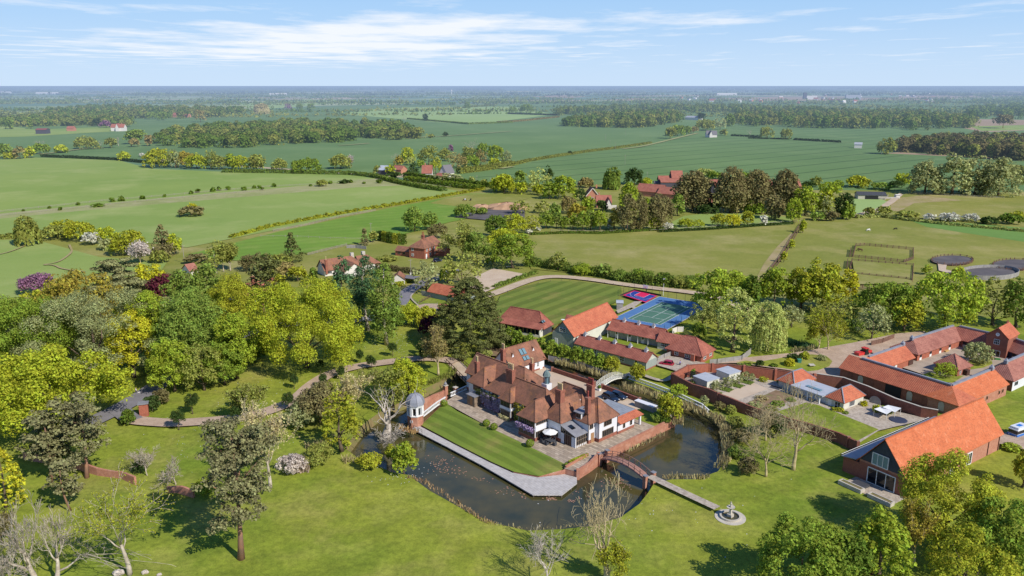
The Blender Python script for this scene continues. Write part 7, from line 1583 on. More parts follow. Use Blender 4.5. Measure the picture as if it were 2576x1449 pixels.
TT(G, [(2230,1100,640,620,'maple','bright','plane_tree','great bright green tree overhanging the tennis court'),(2000,1240,920,230,'loose','pale','silver_birch','pale grey green tree hiding the tennis court corner'),(2300,1440,830,330,'loose','pale','weeping_birch','tall pale weeping tree behind the brick lodge'),(1968,1300,1165,140,'maple','green','young_oak','small round green tree beside the white panels'),(2150,1250,960,200,'loose','olive','alder_tree','olive alder behind the small round tree'),(2470,1180,650,170,'maple','deep','dark_maple','deep green crown right of the great court tree'),(2500,1300,980,230,'sparse','straw','bare_ash','straw coloured bare crown right of the pale weeping tree',None,None),
 (590,640,450,150,'loose','olive','crack_willow','leaning pale stemmed tree on the paddock hedge'),(1065,715,560,120,'loose','mid','hedge_ash','tall bush in the long paddock hedge'),(640,630,545,70,'shrub','green','hedge_holly','green bush right of the leaning stemmed tree'),(360,590,525,170,'shrub','dark','hedge_thorn','dark bush left of the leaning stemmed tree')])
# hamlet beyond the paddock
TT(F1, [
 (185,600,330,340,'maple','lime','field_maple','lime green maple at the left end of the hamlet trees'),(420,560,270,200,'maple','mid','sycamore_tree','mid green crown behind the lime maple'),(440,615,430,150,'maple','lime','field_maple','small lime tree in front at the left of the hamlet'),(690,600,235,330,'loose','pale','pale_lime','large pale green dome in the hamlet trees'),(840,560,245,150,'maple','dark','dark_yew','dark crown behind the pale dome'),(670,630,470,160,'maple','lime','field_maple','small lime tree under the pale dome'),(850,690,430,190,'maple','green','sycamore_tree','green tree casting dark shade on the hamlet lawn'),(1075,680,325,370,'maple','bright','horse_chestnut','big bright green round tree beside the gabled cottage'),
 (1390,520,368,210,'oak','brown','copper_lime','brown bronze dome behind the gabled cottage'),(1310,510,400,110,'shrub','purple','copper_plum','purplish tree left of the bronze dome'),(1760,545,225,230,'willow','mid','weeping_willow','dark drooping willow against the crop field'),(2090,475,222,260,'maple','dark','holm_oak','dark round oak against the crop field'),(2275,475,385,160,'maple','lime','field_maple','small lime tree right of the dark oak'),(1310,720,520,170,'loose','dark','larch_tree','dull dark larch in front of the gabled cottage'),
 (1110,900,650,230,'oak','brown','bronze_oak','tan brown tree below the shady lawn'),(1250,980,735,270,'oak','rust','bronze_oak','deep bronze tree in the middle of the hamlet trees'),(1400,930,655,200,'maple','bright','field_maple','bright green tree right of the deep bronze one'),(1615,860,695,160,'maple','dark','holly_tree','dark tree hiding the lower cottage front'),(920,960,760,200,'maple','mid','whitebeam','grey green tree left of the tan brown one'),(740,900,700,200,'loose','olive','sallow_tree','loose olive tree beside the white tank'),(420,920,720,260,'loose','olive','sallow_tree','loose olive bush above the lime green pair'),
 (330,1210,905,330,'oak','lime','field_maple','broad lime green tree right of the parked pickup'),(590,1190,940,250,'loose','gold','field_maple','golden tree beside the white hawthorn bushes'),(280,1290,1180,480,'oak','lime','hedge_maple','lime green crowns along the paddock corner'),(680,1150,1085,90,'blossom','white','may_hawthorn','white hawthorn right of the golden tree'),(560,1200,1140,110,'blossom','white','may_hawthorn','white hawthorn below the golden tree'),(800,1120,890,240,'maple','green','sycamore_tree','green tree at the left of the fence row'),(950,1120,880,160,'maple','mid','sycamore_tree','mid green tree second in the fence row'),(1070,1130,960,150,'maple','green','hornbeam_tree','small green tree third in the fence row'),(1195,1130,910,120,'maple','bright','young_maple','slim bright green tree in the fence row'),(1340,1150,870,190,'maple','green','hornbeam_tree','deep green tree with pale trunk in the fence row'),(1450,1140,850,150,'maple','mid','hornbeam_tree','green tree in the middle of the fence row'),(1590,1150,850,230,'maple','bright','horse_chestnut','bright layered tree beside the white blossom'),(1710,1130,980,110,'blossom','white','may_hawthorn','tall white blossom tree in the fence row'),(1800,1130,830,160,'oak','rust','bronze_oak','tan bronze tree right of the white blossom'),
 (1990,1170,620,260,'poplar','umber','grey_poplar','broad brown green poplar, leftmost of the tall group'),(2020,900,452,250,'poplar','bright','lime_poplar','bright green poplar rising behind the brown one'),(2170,1160,600,200,'poplar','umber','grey_poplar','brown green poplar second in the tall group'),(2270,1000,690,150,'maple','bright','young_lime','bright green tree between the brown poplars'),(2420,1150,600,240,'poplar','umber','grey_poplar','brown green poplar before the long tiled range'),(2110,1140,1045,190,'blossom','pale','spindle_bush','pale cream shrub by the fence'),(2350,1140,940,240,'oak','lime','field_maple','lime green tree right of the cream shrub'),(2560,1120,1040,90,'blossom','white','may_hawthorn','white blossom at the start of the orchard fence')])
TT(F2, [
 (430,740,238,390,'poplar','umber','black_poplar','left of the four great brown poplars',None,None,dict(leafk=.9)),(900,770,190,340,'poplar','umber','black_poplar','second of the four great brown poplars',None,None,dict(leafk=.9)),(1215,760,228,330,'poplar','umber','black_poplar','third of the four great brown poplars',None,None,dict(leafk=.9)),(1570,760,222,310,'poplar','umber','black_poplar','right and tallest of the four great brown poplars',None,None,dict(leafk=.9)),(1450,850,540,220,'poplar','umber','young_poplar','small brown poplar in front of the tallest one'),(240,800,530,180,'maple','mid','bay_tree','grey green tree left of the first brown poplar'),(50,880,560,250,'poplar','umber','grey_poplar','brown poplar over the roadside white blossom'),
 (600,320,205,200,'oak','pale','pale_oak','pale crown behind the first brown poplar'),(720,340,240,170,'maple','green','sycamore_tree','green crown right of the pale oak'),(1090,330,250,120,'maple','green','sycamore_tree','small green crown between the poplars'),(1000,760,590,180,'maple','deep','yew_tree','deep green tree under the second poplar'),(1160,770,590,200,'maple','green','sycamore_tree','fresh green tree under the third poplar'),(620,770,640,300,'maple','dark','yew_tree','dark yews under the first poplar'),(1280,780,640,150,'maple','green','hornbeam_tree','green tree left of the small brown poplar'),
 (1690,890,560,200,'maple','bright','young_chestnut','bright green tiered tree by the orchard fence'),(1840,800,430,250,'maple','bright','sycamore_tree','bright green crown right of the tallest poplar'),(1870,790,530,170,'loose','olive','willow_tree','olive rounded tree in front of the bright crown'),(2070,760,490,240,'oak','lime','field_maple','lime green tree near the farm track'),(2120,780,560,150,'loose','grey','sallow_tree','grey green tree near the farm track'),(2150,560,362,250,'blossom','bright','flowering_chestnut','pale flowering chestnut top behind the lime tree'),(2320,840,495,240,'maple','dark','holm_oak','dark green tree at the right end of the hamlet'),(2370,850,640,190,'maple','green','sycamore_tree','green tree in front of the right end dark one'),(2010,860,750,200,'shrub','mid','laurel_bush','rounded bush at the end of the orchard'),(2180,870,740,160,'shrub','umber','bronze_bush','bronze bush at the end of the orchard'),
 (1970,440,310,130,'maple','olive','field_maple','olive tree on the edge of the crop'),(2265,460,345,120,'maple','green','field_maple','small green tree on the edge of the crop'),(2510,440,295,180,'oak','gold','field_maple','golden round tree left of the field stable'),(1880,450,370,150,'shrub','dark','thorn_bush','dark thorns on the edge of the crop'),
 (340,950,840,170,'oak','lime','apple_tree','first lime green apple tree of the orchard'),(750,940,770,170,'oak','gold','apple_tree','golden apple tree of the orchard'),(930,950,775,200,'oak','yel','apple_tree','brightest yellow apple tree of the orchard'),(1120,930,740,150,'oak','gold','apple_tree','olive gold apple tree right of the brightest one'),(1320,930,795,90,'blossom','white','apple_tree','white blossoming apple tree of the orchard'),(120,975,890,130,'blossom','white','may_hawthorn','white hawthorn at the left of the orchard fence'),(500,950,850,170,'loose','lime','apple_tree','thin lime apple tree between the first and the golden')])
# far fields: single trees
TT(FR, [(1600,1180,850,320,'billow','grey','white_willow','left of the big billowing grey green willows'),(1870,1190,805,300,'billow','grey','white_willow','second of the big billowing willows'),(2090,1190,850,250,'billow','grey','white_willow','third of the big billowing willows'),(2320,1200,825,430,'billow','grey','white_willow','widest of the big billowing willows, at the right'),(1390,1090,980,150,'maple','lime','field_maple','lime green tree left of the big willows'),(1330,1120,1050,140,'shrub','dark','thorn_bush','dark bush left of the big willows'),(950,1120,1005,210,'oak','gold','field_maple','golden tree behind the field stable'),(1180,1140,1070,200,'shrub','mid','thorn_bush','grey green bushes behind the field stable'),(50,635,517,125,'maple','olive','hedge_oak','left of two oaks on the hedge in the far crop'),(245,648,545,110,'maple','olive','hedge_oak','right of two oaks on the hedge in the far crop'),(1225,792,650,170,'maple','olive','stag_oak','oak at the corner of the dark pine wood'),(1180,790,640,130,'bare','grey','stag_branches','dead white stag headed branches beside the corner oak'),(2370,540,410,150,'pine','umber','far_pine','lone pine on the brown far field'),(2560,1090,1010,90,'maple','olive','edge_tree','olive tree at the right edge below the willows')])
TT(FC, [(150,388,330,80,'maple','mid','field_oak','left of two round trees at the pale field'),(285,385,300,130,'maple','mid','field_oak','pair of round crowns at the pale field hedge'),(1760,615,500,140,'maple','mid','lane_oak','largest oak on the far lane'),(1690,640,520,110,'maple','olive','lane_oak','olive oak left of the largest lane oak'),(1850,600,520,90,'maple','mid','lane_oak','right hand oak of the lane group'),(2040,560,450,190,'maple','olive','lane_oak','olive crowned trees beyond the lane'),(2180,550,430,130,'loose','grey','lane_ash','grey green ash beyond the lane'),(2270,520,400,90,'poplar','mid','lane_poplar','upright tree left of the right hand wood'),(1920,590,520,90,'loose','brown','lane_thorn','brownish bush on the lane'),(2220,610,550,80,'maple','olive','cottage_tree','olive tree right of the pink cottage'),(2470,615,540,60,'bare','grey','bare_pollard','small bare pollard in the far hedge'),(1990,460,380,80,'maple','dark','barn_tree','dark tree right of the grey roofed barn'),(708,800,760,35,'shrub','dark','lone_thorn','tiny thorn in the lane verge of the crop')])
TT(FM, [(80,950,800,145,'oak','olive','hedge_oak','left olive oak of the pasture hedge trio'),(300,950,830,155,'oak','olive','hedge_oak','middle olive oak of the pasture hedge trio'),(560,970,830,285,'oak','green','hedge_oak','largest dark green dome on the pasture hedge'),(905,935,785,210,'oak','olive','hedge_oak','tall olive dome right of the largest green one'),(1010,920,800,100,'sparse','pinkw','bare_elm','pale bare tree touching the tall olive dome'),(1440,880,770,90,'bare','brown','bare_larch','thin brown bare tree over the farm barns'),(1475,905,810,90,'oak','rust','bronze_tree','bronze tree over the farm barns'),(1560,880,735,150,'oak','lime','farm_maple','lime topped tree over the farmstead'),(1580,900,825,90,'blossom','pale','pale_pear','pale grey blossom tree at the farmstead'),(1760,900,705,220,'loose','olive','farm_willow','biggest olive tree of the farmstead'),(1610,1000,890,140,'cone','dark','farm_yew','dark conical yew in the farm garden'),(1680,930,845,80,'maple','green','farm_holly','green bush left of the red roofed cottage'),(1920,860,730,120,'maple','olive','farm_oak','grey olive tree behind the white gabled cottage'),(1980,775,708,50,'maple','purple','farm_beech','small purple tree behind the farmstead'),(1830,990,830,130,'loose','gold','farm_ash','golden loose tree between the two cottages'),(2050,930,785,190,'loose','brown','farm_ash','tan leafless crown right of the white gabled cottage'),(2190,760,630,240,'bare','pinkw','bare_poplar','pale pinkish bare crown over the farm copse'),(2160,850,720,150,'maple','olive','copse_oak','olive tree at the left of the farm copse'),(2290,850,690,130,'maple','green','copse_oak','green tree at the top of the farm copse'),(2420,860,695,160,'maple','bright','copse_oak','bright green crown of the farm copse'),(2270,900,740,110,'loose','brown','copse_ash','brown bare crown in front of the farm copse'),(2180,920,800,150,'maple','green','copse_oak','dark green tree at the front of the farm copse'),(2400,920,830,110,'maple','lime','copse_maple','lime tree at the front of the farm copse'),(2520,900,750,110,'loose','grey','copse_ash','grey tree at the right of the farm copse'),(1270,990,905,100,'maple','olive','lane_maple','olive bush left of the dark barn'),(1380,1000,900,90,'maple','lime','lane_maple','lime bush in front of the farm barns'),(1420,1030,960,150,'shrub','dark','lane_thorn','dark thorn at the lane corner'),(1980,1060,985,240,'loose','grey','lane_blackthorn','grey brown thicket by the lane hedge'),(2185,1080,1010,60,'blossom','pale','lane_blossom','pale blossom tree in the dark crop'),(2490,1160,1000,210,'maple','lime','lane_maple','lime green tree at the hedge end of the dark crop'),(2300,1105,1030,70,'maple','olive','lane_maple','small olive tree on the lane hedge'),(130,400,300,140,'willow','straw','far_willow','pale golden willow in the far teal field'),(390,360,295,70,'loose','purple','far_ash','small brown tree right of the far willow'),(500,355,300,60,'maple','mid','far_oak','left of a pair of far hedge oaks'),(610,355,295,70,'maple','mid','far_oak','right of a pair of far hedge oaks'),(1730,468,400,45,'maple','dark','lone_oak','lone oak at the edge of the pale field'),(2140,355,285,60,'maple','mid','lone_oak','lone round oak inside the pale field'),(1530,470,405,70,'bare','brown','wood_snag','bare snag at the right end of the big wood'),(1925,618,580,55,'shrub','dark','lone_thorn','small thorn on the crop boundary'),(1785,634,600,60,'shrub','olive','lone_thorn','olive thorn at the end of the big wood'),(720,1110,1040,110,'shrub','olive','track_thorn','larger thorn on the grassy track'),(930,1080,1050,90,'shrub','dark','track_thorn','dark low thorn on the grassy track')])
TT(FL, [(840,740,615,185,'oak','olive','field_oak','spreading oak in the near teal field, leftmost of the row'),(985,725,650,60,'bare','brown','bare_thorn','bare brown tree in the teal field row'),(1085,730,638,115,'maple','olive','field_oak','round oak next to the stag headed dead tree'),(1160,712,605,80,'bare','white','stag_tree','white stag headed dead tree in the teal field'),(1325,695,560,160,'pine','mid','field_pine','dark flat topped tree right of the dead one'),(1312,722,640,95,'maple','brown','field_maple','tan small tree below the flat topped one'),(1462,712,600,80,'oak','brown','wood_edge_oak','brownish tree at the left end of the big wood'),(1215,855,760,130,'oak','lime','hedge_oak','bright rounded oak on the pasture hedge'),(1392,820,782,60,'blossom','white','hedge_plum','tiny white blossom tree on the pasture hedge'),(600,780,700,120,'oak','lime','track_oak','lime round tree at the far track'),(395,790,690,150,'oak','green','track_oak','dark green round tree at the far track'),(410,720,650,120,'bare','pinkw','bare_thorn','pale bare tree behind the dark green round one'),(60,830,700,150,'maple','mid','track_oak','mid green tree at the left edge hedge'),(200,840,710,120,'loose','brown','track_ash','brown ash beside the left edge hedge'),(290,830,715,100,'oak','lime','track_oak','lime green tree in the left edge hedge'),(100,840,770,130,'shrub','gold','track_thorn','golden thorn in front of the left edge hedge'),
 (1560,920,735,270,'oak','gold','hedge_oak','tall golden oak starting the pasture hedge belt'),(1720,930,760,110,'loose','grey','hedge_ash','grey tree right of the tall golden oak'),(1820,920,762,170,'oak','rust','hedge_oak','tan gold oak in the pasture hedge belt'),(1930,935,785,210,'oak','lime','hedge_oak','bright lime oak in the pasture hedge belt'),(2060,940,755,120,'sparse','olive','hedge_ash','thin grey ash in the pasture hedge belt'),(2150,940,805,170,'oak','olive','hedge_oak','olive oak in the pasture hedge belt'),(2270,940,785,110,'maple','bright','hedge_oak','brightest green oak in the pasture hedge belt'),(2350,945,815,170,'oak','lime','hedge_oak','lime oak at the right end of the pasture hedge belt'),(2510,950,800,120,'oak','olive','hedge_oak','separate olive oak past the pasture hedge belt'),
 (100,548,435,60,'poplar','mid','far_poplar','first of the thin poplars by the far red barn'),(300,545,440,40,'poplar','mid','far_poplar','second of the thin poplars by the far red barn'),(255,520,440,35,'poplar','mid','far_poplar','third of the thin poplars by the far red barn'),(1040,535,465,100,'maple','purple','far_beech','dark purple beech by the far white house'),(1240,525,450,110,'maple','olive','far_oak','olive tree right of the far white house'),(955,520,430,90,'maple','dark','far_yew','dark tree left of the far purple beech'),(655,490,415,50,'cone','dark','far_spruce','dark spruce above the far orange house'),(1490,450,380,110,'maple','mid','far_oak','round tree at the edge of the far farm'),(1595,460,375,90,'maple','mid','far_oak','second round tree at the edge of the far farm'),(1965,480,350,110,'loose','brown','far_ash','brown tall tree at the end of the far farm')])
# the lime row and small garden trees
lr = [(545,205,60,110),(640,250,85,130),(745,275,120,120),(850,300,140,110),(965,325,180,130),(1070,355,220,140),(1195,390,245,135),(1310,410,275,130),(1430,450,310,140)]
for i,(x,yb,yt,w_) in enumerate(lr): T(A,x,yb+30,yt,w_,'maple','green','lime_tree',('first','second','third','fourth','fifth','sixth','seventh','eighth','ninth')[i]+' round headed lime from the left in the row behind the court wall','tree','lime trees along the grey board fence')
T(A,1545,500,335,150,'oak','gold','lime_tree','golden last tree at the right end of the lime row'); T(A,1800,585,415,155,'oak','gold','young_maple','small golden tree beside the white footbridge'); T(A,2105,960,705,240,'oak','gold','standard_maple','dense golden green tree by the garden store'); T(A,2000,975,900,120,'shrub','mid','garden_shrub','rounded shrub at the foot of the golden green tree'); T(A,2075,990,930,110,'shrub','deep','garden_shrub','dark shrub right of the rounded one')
T(A,120,370,215,110,'loose','olive','bank_alder','small open tree on the bare bank behind the coach house'); T(A,330,360,270,110,'blossom','pale','bank_shrub','pale silvery shrub on the bare bank'); T(A,480,190,60,90,'maple','green','fence_tree','green bush left of the lime row')
T(A,590,240,160,330,'shrub','deep','laurel_mass','dark laurel mass under the lime row')
TT(W, [(340,940,760,230,'loose','bright','wall_fig','bright green wall shrub on the near garden wall'),(535,700,560,90,'maple','green','wall_ivy','dark ivy column on the back garden wall'),(545,790,700,120,'shrub','pale','wall_shrub','pale shrub below the ivy column'),(690,860,790,80,'shrub','mid','bay_shrub','rounded bay beside the square studio'),(860,870,720,160,'loose','grey','pleached_pear','first small grey leaved tree over a box square'),(1005,830,670,170,'loose','grey','pleached_pear','second small grey leaved tree over a box square'),(1155,780,630,150,'loose','grey','pleached_pear','third small grey leaved tree over a box square'),(1300,730,590,190,'loose','grey','pleached_pear','fourth and tallest grey leaved tree over a box square'),(1520,750,650,140,'loose','gold','wall_pear','golden wall shrub on the back garden wall'),(1760,770,700,110,'shrub','olive','wall_rose','olive wall shrub near the tiled pavilion'),(1930,770,690,110,'shrub','olive','wall_rose','olive wall shrub by the brick buttress'),(700,1060,930,110,'shrub','grey','wall_rose','greyish climber on the outer side of the garden wall'),(900,1130,1010,170,'shrub','umber','wall_rose','brown climber on the outer side of the garden wall'),(1060,1180,1060,150,'shrub','olive','wall_rose','olive climber on the outer side of the garden wall'),
 (1480,515,420,110,'shrub','dark','yew_drum','clipped dark drum bush on the lawn island'),(1250,500,465,200,'shrub','deep','box_mound','low wide dark bush by the gravel drive'),(1330,500,455,60,'shrub','deep','box_mound','small dark bush beside the low wide one'),(1670,535,470,100,'shrub','deep','box_mound','small round dark bush left of the yellow one'),(1890,520,395,150,'shrub','yel','golden_conifer','bright golden yellow rounded bush on the lawn island'),(1970,430,335,180,'shrub','dark','holly_mound','dark rounded bush behind the golden yellow one'),(2110,420,300,150,'shrub','lime','spirea','lime green spiky bush on the lawn island'),(2350,440,340,130,'shrub','grey','lavender_bush','grey green rounded bush by the slim trunk'),(1640,1180,1060,220,'loose','olive','herb_bush','olive herbs in the long flower bed'),(1740,1080,1000,190,'shrub','mid','box_mound','green mound in the middle of the flower bed'),(1910,1030,950,140,'shrub','mid','box_mound','green mound at the top of the flower bed'),(1500,1020,930,200,'loose','straw','grass_clump','straw coloured grasses in the upper flower bed'),(1400,1110,1010,190,'loose','grey','herb_bush','grey herbs at the left of the flower bed')])
TT(B, [(1005,985,915,70,'shrub','yel','euonymus','yellow bush by the garden pavilion wall'),(1125,1045,955,80,'shrub','lime','euonymus','taller lime yellow bush by the wall gate'),(1230,1050,975,140,'shrub','mid','wall_shrub','dark green shrubs right of the lime yellow bush'),(760,1040,985,110,'shrub','gold','hebe','golden mound in front of the pavilion windows'),(830,1062,1020,70,'shrub','mid','hebe','green mound at the pavilion corner'),(700,1010,975,60,'shrub','mid','hebe','small green mound left of the golden one'),(2100,560,350,240,'maple','grey','magnolia','round glossy tree on the green island of the stable yard'),(1800,700,545,200,'loose','bright','wall_vine','leafy vine on the corner of the yard pavilion'),(2460,1400,1350,190,'shrub','bright','laurel_hedge_bush','green bush by the campervan drive')])
T(J2,2275,470,365,60,'loose','bright','young_tree','left young tree at the top of the arena lawn'); T(J2,2345,465,350,60,'loose','gold','young_tree','right young tree at the top of the arena lawn')
# topiary balls, box squares
for p_, R0, lb in ((mf(-28.2,-.9),1.0,'clipped box ball at the gazebo end of the terrace'),(mf(-13.6,-1.0),.95,'left of the paired box balls on the terrace edge'),(mf(-11.1,-1.1),.95,'right of the paired box balls on the terrace edge'),(mf(-.2,-1.2),1.05,'box ball nearest the dining table'),(mf(10.4,-1.9),.45,'small box ball at the left end of the clipped row'),(mf(10.4,3.9),.45,'small box ball at the right end of the clipped row')): tree_at(p_,R0*1.45,R0*1.6,'ball',TONE['green'],'box_ball',lb,'topiary',rz=0)
hedge([mf(10.4,-1.2,0),mf(10.4,3.4,0)],.55,.6,'lime','low clipped box row between the two small balls',world=True,rag=.05,cat='topiary',name='box_row')
for (x,y,lb) in ((840,925,'nearest box square under the grey leaved trees'),(1005,875,'second box square under the grey leaved trees'),(1160,820,'third box square under the grey leaved trees'),(1300,770,'farthest box square under the grey leaved trees')):
    c = at(W(x,y)); hedge([c+Vector((-1.0,.9,0)),c+Vector((1.0,-.9,0))],2.2,.8,'mid',lb,world=True,rag=.04,cat='topiary',name='box_square')
for (x0,y0,x1,y1,lb) in ((925,1095,1030,1085,'wide low box bed on the garden terrace'),(1040,1130,1135,1160,'narrow low box bed on the garden terrace')): hedge([B(x0,y0),B(x1,y1)],1.0,.5,'deep',lb,rag=.04,cat='topiary',name='box_bed')
# climbers on the house: wisteria and creeper
def climber(name, label, u0,u1,v,z0,z1,c1,n,seed,tk=.5):
    rng = np.random.default_rng(seed); P = np.column_stack([rng.uniform(u0,u1,n), v-rng.uniform(0,tk,n), z0+(z1-z0)*rng.random(n)]); P = P[(np.sin(P[:,0]*2.1)+np.sin(P[:,2]*1.7+P[:,0])+rng.normal(size=len(P))*.5) > -1.1]
    W_ = np.array([tuple(mf(*q)) for q in P]); N = np.tile(np.array([[-.73,-.68,.3]]),(len(P),1))+rng.normal(size=(len(P),3))*.6
    o = link(name, quads_mesh(name,leaf_quads(W_,N,.26,rng)), None, M['leaf']); o.color = lin(c1,ALB); return tag(o,label,'climber')
climber('wisteria','lilac wisteria covering the wall between the porch and the bay',-22.4,-15.6,5.5,.3,3.6,(170,156,178),1900,1,.9); climber('wisteria_leaf','green leafy top of the wisteria under the left windows',-24.5,-17,5.6,2.6,3.9,(104,112,66),620,2,.8)
climber('wisteria','lilac wisteria hanging on the glazed corner wing',-6.4,-1.0,.9,1.9,3.1,(196,172,206),420,3,.6); climber('creeper','golden green creeper between the bay and the corner wing',-11.6,-8.6,5.5,.0,4.4,(176,168,70),700,4,.6); climber('border_flowers','cream flowers at the foot of the bay window',-15.2,-11.8,4.1,.0,.9,(210,200,150),300,5,.5)
# ---------------------------------------------------------------- hedges
hedge([J(-180,330),J(200,225),J(700,130),J(1240,35),J(1500,-5),FM(2300,1140)],1.8,1.3,'gold','long yellow green gorse hedge under the big left pasture',rag=.5)
hedge([K(0,335),K(170,325)],2.5,2,'olive','short olive hedge left of the drooping birch')
hedge([(105,395),(180,398),(300,404),(420,416)],3,2.2,'dark','dark low hedge along the top of the left pasture'); hedge([(560,434),(700,436),(880,440),(940,446),(1000,462),(1060,474),(1120,482)],4,2.6,'mid','hedge joining the pasture oaks to the lane')
hedge([FM(1540,1050),FM(1800,1085),FM(2100,1125),FM(2290,1145)],5,3,'green','clipped lane hedge, lower of the two'); hedge([FM(1530,1010),FM(1850,1055),FM(2200,1100),FM(2380,1120)],4,3,'deep','clipped lane hedge, upper of the two',)
hedge([FM(2050,985),FM(2250,960),FM(2420,935),FM(2576,905)],5,4,'olive','hedge sweeping up right of the farm copse'); hedge([FC(80,920),FC(300,865),FC(600,815),FC(900,770),FC(1150,740),FC(1500,690)],4,2,'olive','grassy hedge along the lane between the teal crops')
hedge([FR(320,655),FR(780,680)],3,2.2,'dark','dark clipped hedge in the far crop'); hedge([FR(-120,640),FR(300,650)],3,1.2,'dark','low hedge line between the two hedge oaks'); hedge([FC(2290,615),FC(2576,628)],3,2,'dark','far hedge right of the pink cottage')
hedge([FC(100,400),FC(350,408),FC(580,415)],6,3,'dark','far hedge under the pale field'); hedge([FC(0,488),FC(250,470),FC(600,432)],5,2.5,'brown','brown far hedge along the pale field'); hedge([FM(1560,450),FM(1800,470),FM(2150,500),FM(2576,485)],5,2.2,'mid','thin far hedge at the foot of the pale field')
hedge([G(330,300),G(700,285),G(1000,290),G(1400,265),G(1750,235)],1.6,1.2,'deep','dark low hedge along the top of the central paddock'); hedge([F2(0,1015),F2(600,985),F2(1100,950),F2(1700,905)],1.6,1.2,'dark','dark low hedge under the orchard fence')
hedge([G(280,600),G(440,610),G(760,665),G(1000,700),G(1250,745),G(1550,790),G(1980,815)],3.2,2.6,'mid','long informal hedge along the foot of the central paddock',rag=.6)
for i,(x,yb,yt,w_,tn) in enumerate(((830,680,580,190,'bright'),(950,690,600,130,'green'),(1200,735,640,170,'mid'),(1380,755,625,150,'green'),(1470,765,650,150,'mid'),(1630,790,655,170,'deep'),(1790,800,690,190,'olive'),(1910,815,700,170,'mid'))): T(G,x,yb,yt,w_,'shrub',tn,'hedge_shrub',('first','second','third','fourth','fifth','sixth','seventh','eighth')[i]+' tall shrub from the left in the hedge below the central paddock','shrub','tall shrubs of the paddock hedge')
hedge([G(-40,822),G(120,760),G(280,705),G(390,670)],1.4,1.1,'mid','low shrub border beside the sandy track',rag=.4); hedge([J2(1110,745),J2(1220,700),J2(1350,640)],1.6,1.4,'lime','bright clipped hedge on the lane bend',rag=.12); hedge([J2(880,505),J2(1100,540),J2(1400,585)],2,1.8,'umber','brown clipped hedge behind the bungalow annexe',rag=.2)
hx = [(880,140),(955,150),(1020,165),(1085,178),(1160,185),(1240,190)]
for i,((a,b),(c,d)) in enumerate(zip(hx,hx[1:])): hedge([J2(a,b+15),J2(c,d+15)],2.2,4.6,('dark','gold','deep','gold','deep')[i],('dark first block of the tall conifer hedge behind the brick house','left golden block in the tall conifer hedge','dark middle block of the tall conifer hedge','right golden block in the tall conifer hedge','dark last block of the tall conifer hedge')[i],rag=.1,name='conifer_hedge')
hedge([R7(930,130),R7(1180,120),R7(1500,165),R7(1800,200),R7(2200,235),R7(2576,270)],2.5,1.2,'pale','pale rough hedge line along the top of the right paddock',rag=.5)
hedge([A(1680,620),A(1900,660)],1,1,'mid','x') if False else None
# small bushes dotted along the grassy track
for i,(x,y,s) in enumerate(((230,1355,18),(485,1328,22),(590,1345,26),(765,1295,24),(965,1310,100),(1098,1262,34),(1190,1255,34),(1395,1235,48),(1610,1215,24),(1870,1185,28),(1935,1172,30),(2085,1162,30),(2145,1152,26),(2235,1145,30),(2392,1150,48),(2490,1130,24),(2540,1130,26))): T(FL,x,y,y-s*(.65 if s<90 else .28),s,'shrub','deep','track_bush','small dark bush on the grassy track between the left pastures','bush','small bushes on the grassy pasture track')
for i,(x,y,s) in enumerate(((55,1130,22),(130,1145,26),(250,1115,30),(605,1110,30),(800,1085,40),(1130,1085,30),(1275,1080,50),(1335,1045,50),(1000,1075,40))): T(FM,x,y,y-s*.65,s,'shrub','deep','track_bush','small dark bush on the grassy track between the left pastures','bush','small bushes on the grassy pasture track')
# ---------------------------------------------------------------- reeds, lilies, daisies
reeds([A(1000,400),A(1250,470),A(1400,520),A(1560,560)],1.8,1.9,'straw','reed_bed',16); reeds([A(1640,650),A(1900,700),A(2150,800),A(2350,850),W(330,1060),W(560,1140),W(900,1260),W(1000,1350)],2.0,1.6,'straw','reed_bed',14)
reeds([A(2190,950),A(2200,1010)],2.4,1.6,'straw','reed_bed',20); reeds([A(1700,1280),A(1900,1180),A(2060,1100)],1.0,.9,'straw','reed_fringe',12)
reeds([Z(1620,480),Z(1750,470),Z(1900,470),Z(2000,480),Z(2080,460)],1.1,1.0,'straw','reed_fringe',22); reeds([Z(0,930),Z(300,975),Z(650,965),Z(870,920)],.5,.6,'straw','reed_fringe',10); reeds([T1(1560,1380),T1(1700,1420),Z(-100,910),Z(0,925)],1.0,.8,(190,160,120),'reed_fringe',12)
reeds([(1800,1052),(1826,1078),(1826,1098),(1832,1145),(1808,1180)],2.4,1.5,'straw','reed_bed',12)
for x_,y_,w_,tn_,l_ in ((1850,1075,40,'olive','upper of three scrub bushes on the right shore of the pond'),(1862,1110,56,'umber','middle of three scrub bushes on the right shore of the pond'),(1856,1150,50,'mid','lowest of three scrub bushes on the right shore of the pond')): T(S,x_,y_,y_-26,w_,'shrub',tn_,'shore_scrub',l_,'shrub')
reeds([T1(580,1120),T1(700,1080),T1(800,1060)],3,1.7,'straw','reed_bed',14); reeds([T1(360,1330),T1(480,1310),T1(600,1300)],3,2.2,(206,184,164),'reed_bed',18); reeds([T1(920,1230),T1(1100,1210),T1(1250,1230)],2,1.3,'straw','reed_bed',12); reeds([T1(1470,900),T1(1560,930),T1(1640,950)],1.6,1.2,(196,160,112),'reed_fringe',18); reeds([T1(1700,480),T1(1800,450),T1(1950,390),T1(2010,330)],2.2,1.2,'olive','reed_bed',14)
reeds([R7(260,1380),R7(400,1370),R7(520,1400)],3,1.6,'teal','reed_bed',10); reeds([B(290,440),B(400,425),B(540,405)],2,1.3,'straw','reed_bed',14)
rng = np.random.default_rng(21); lil = []
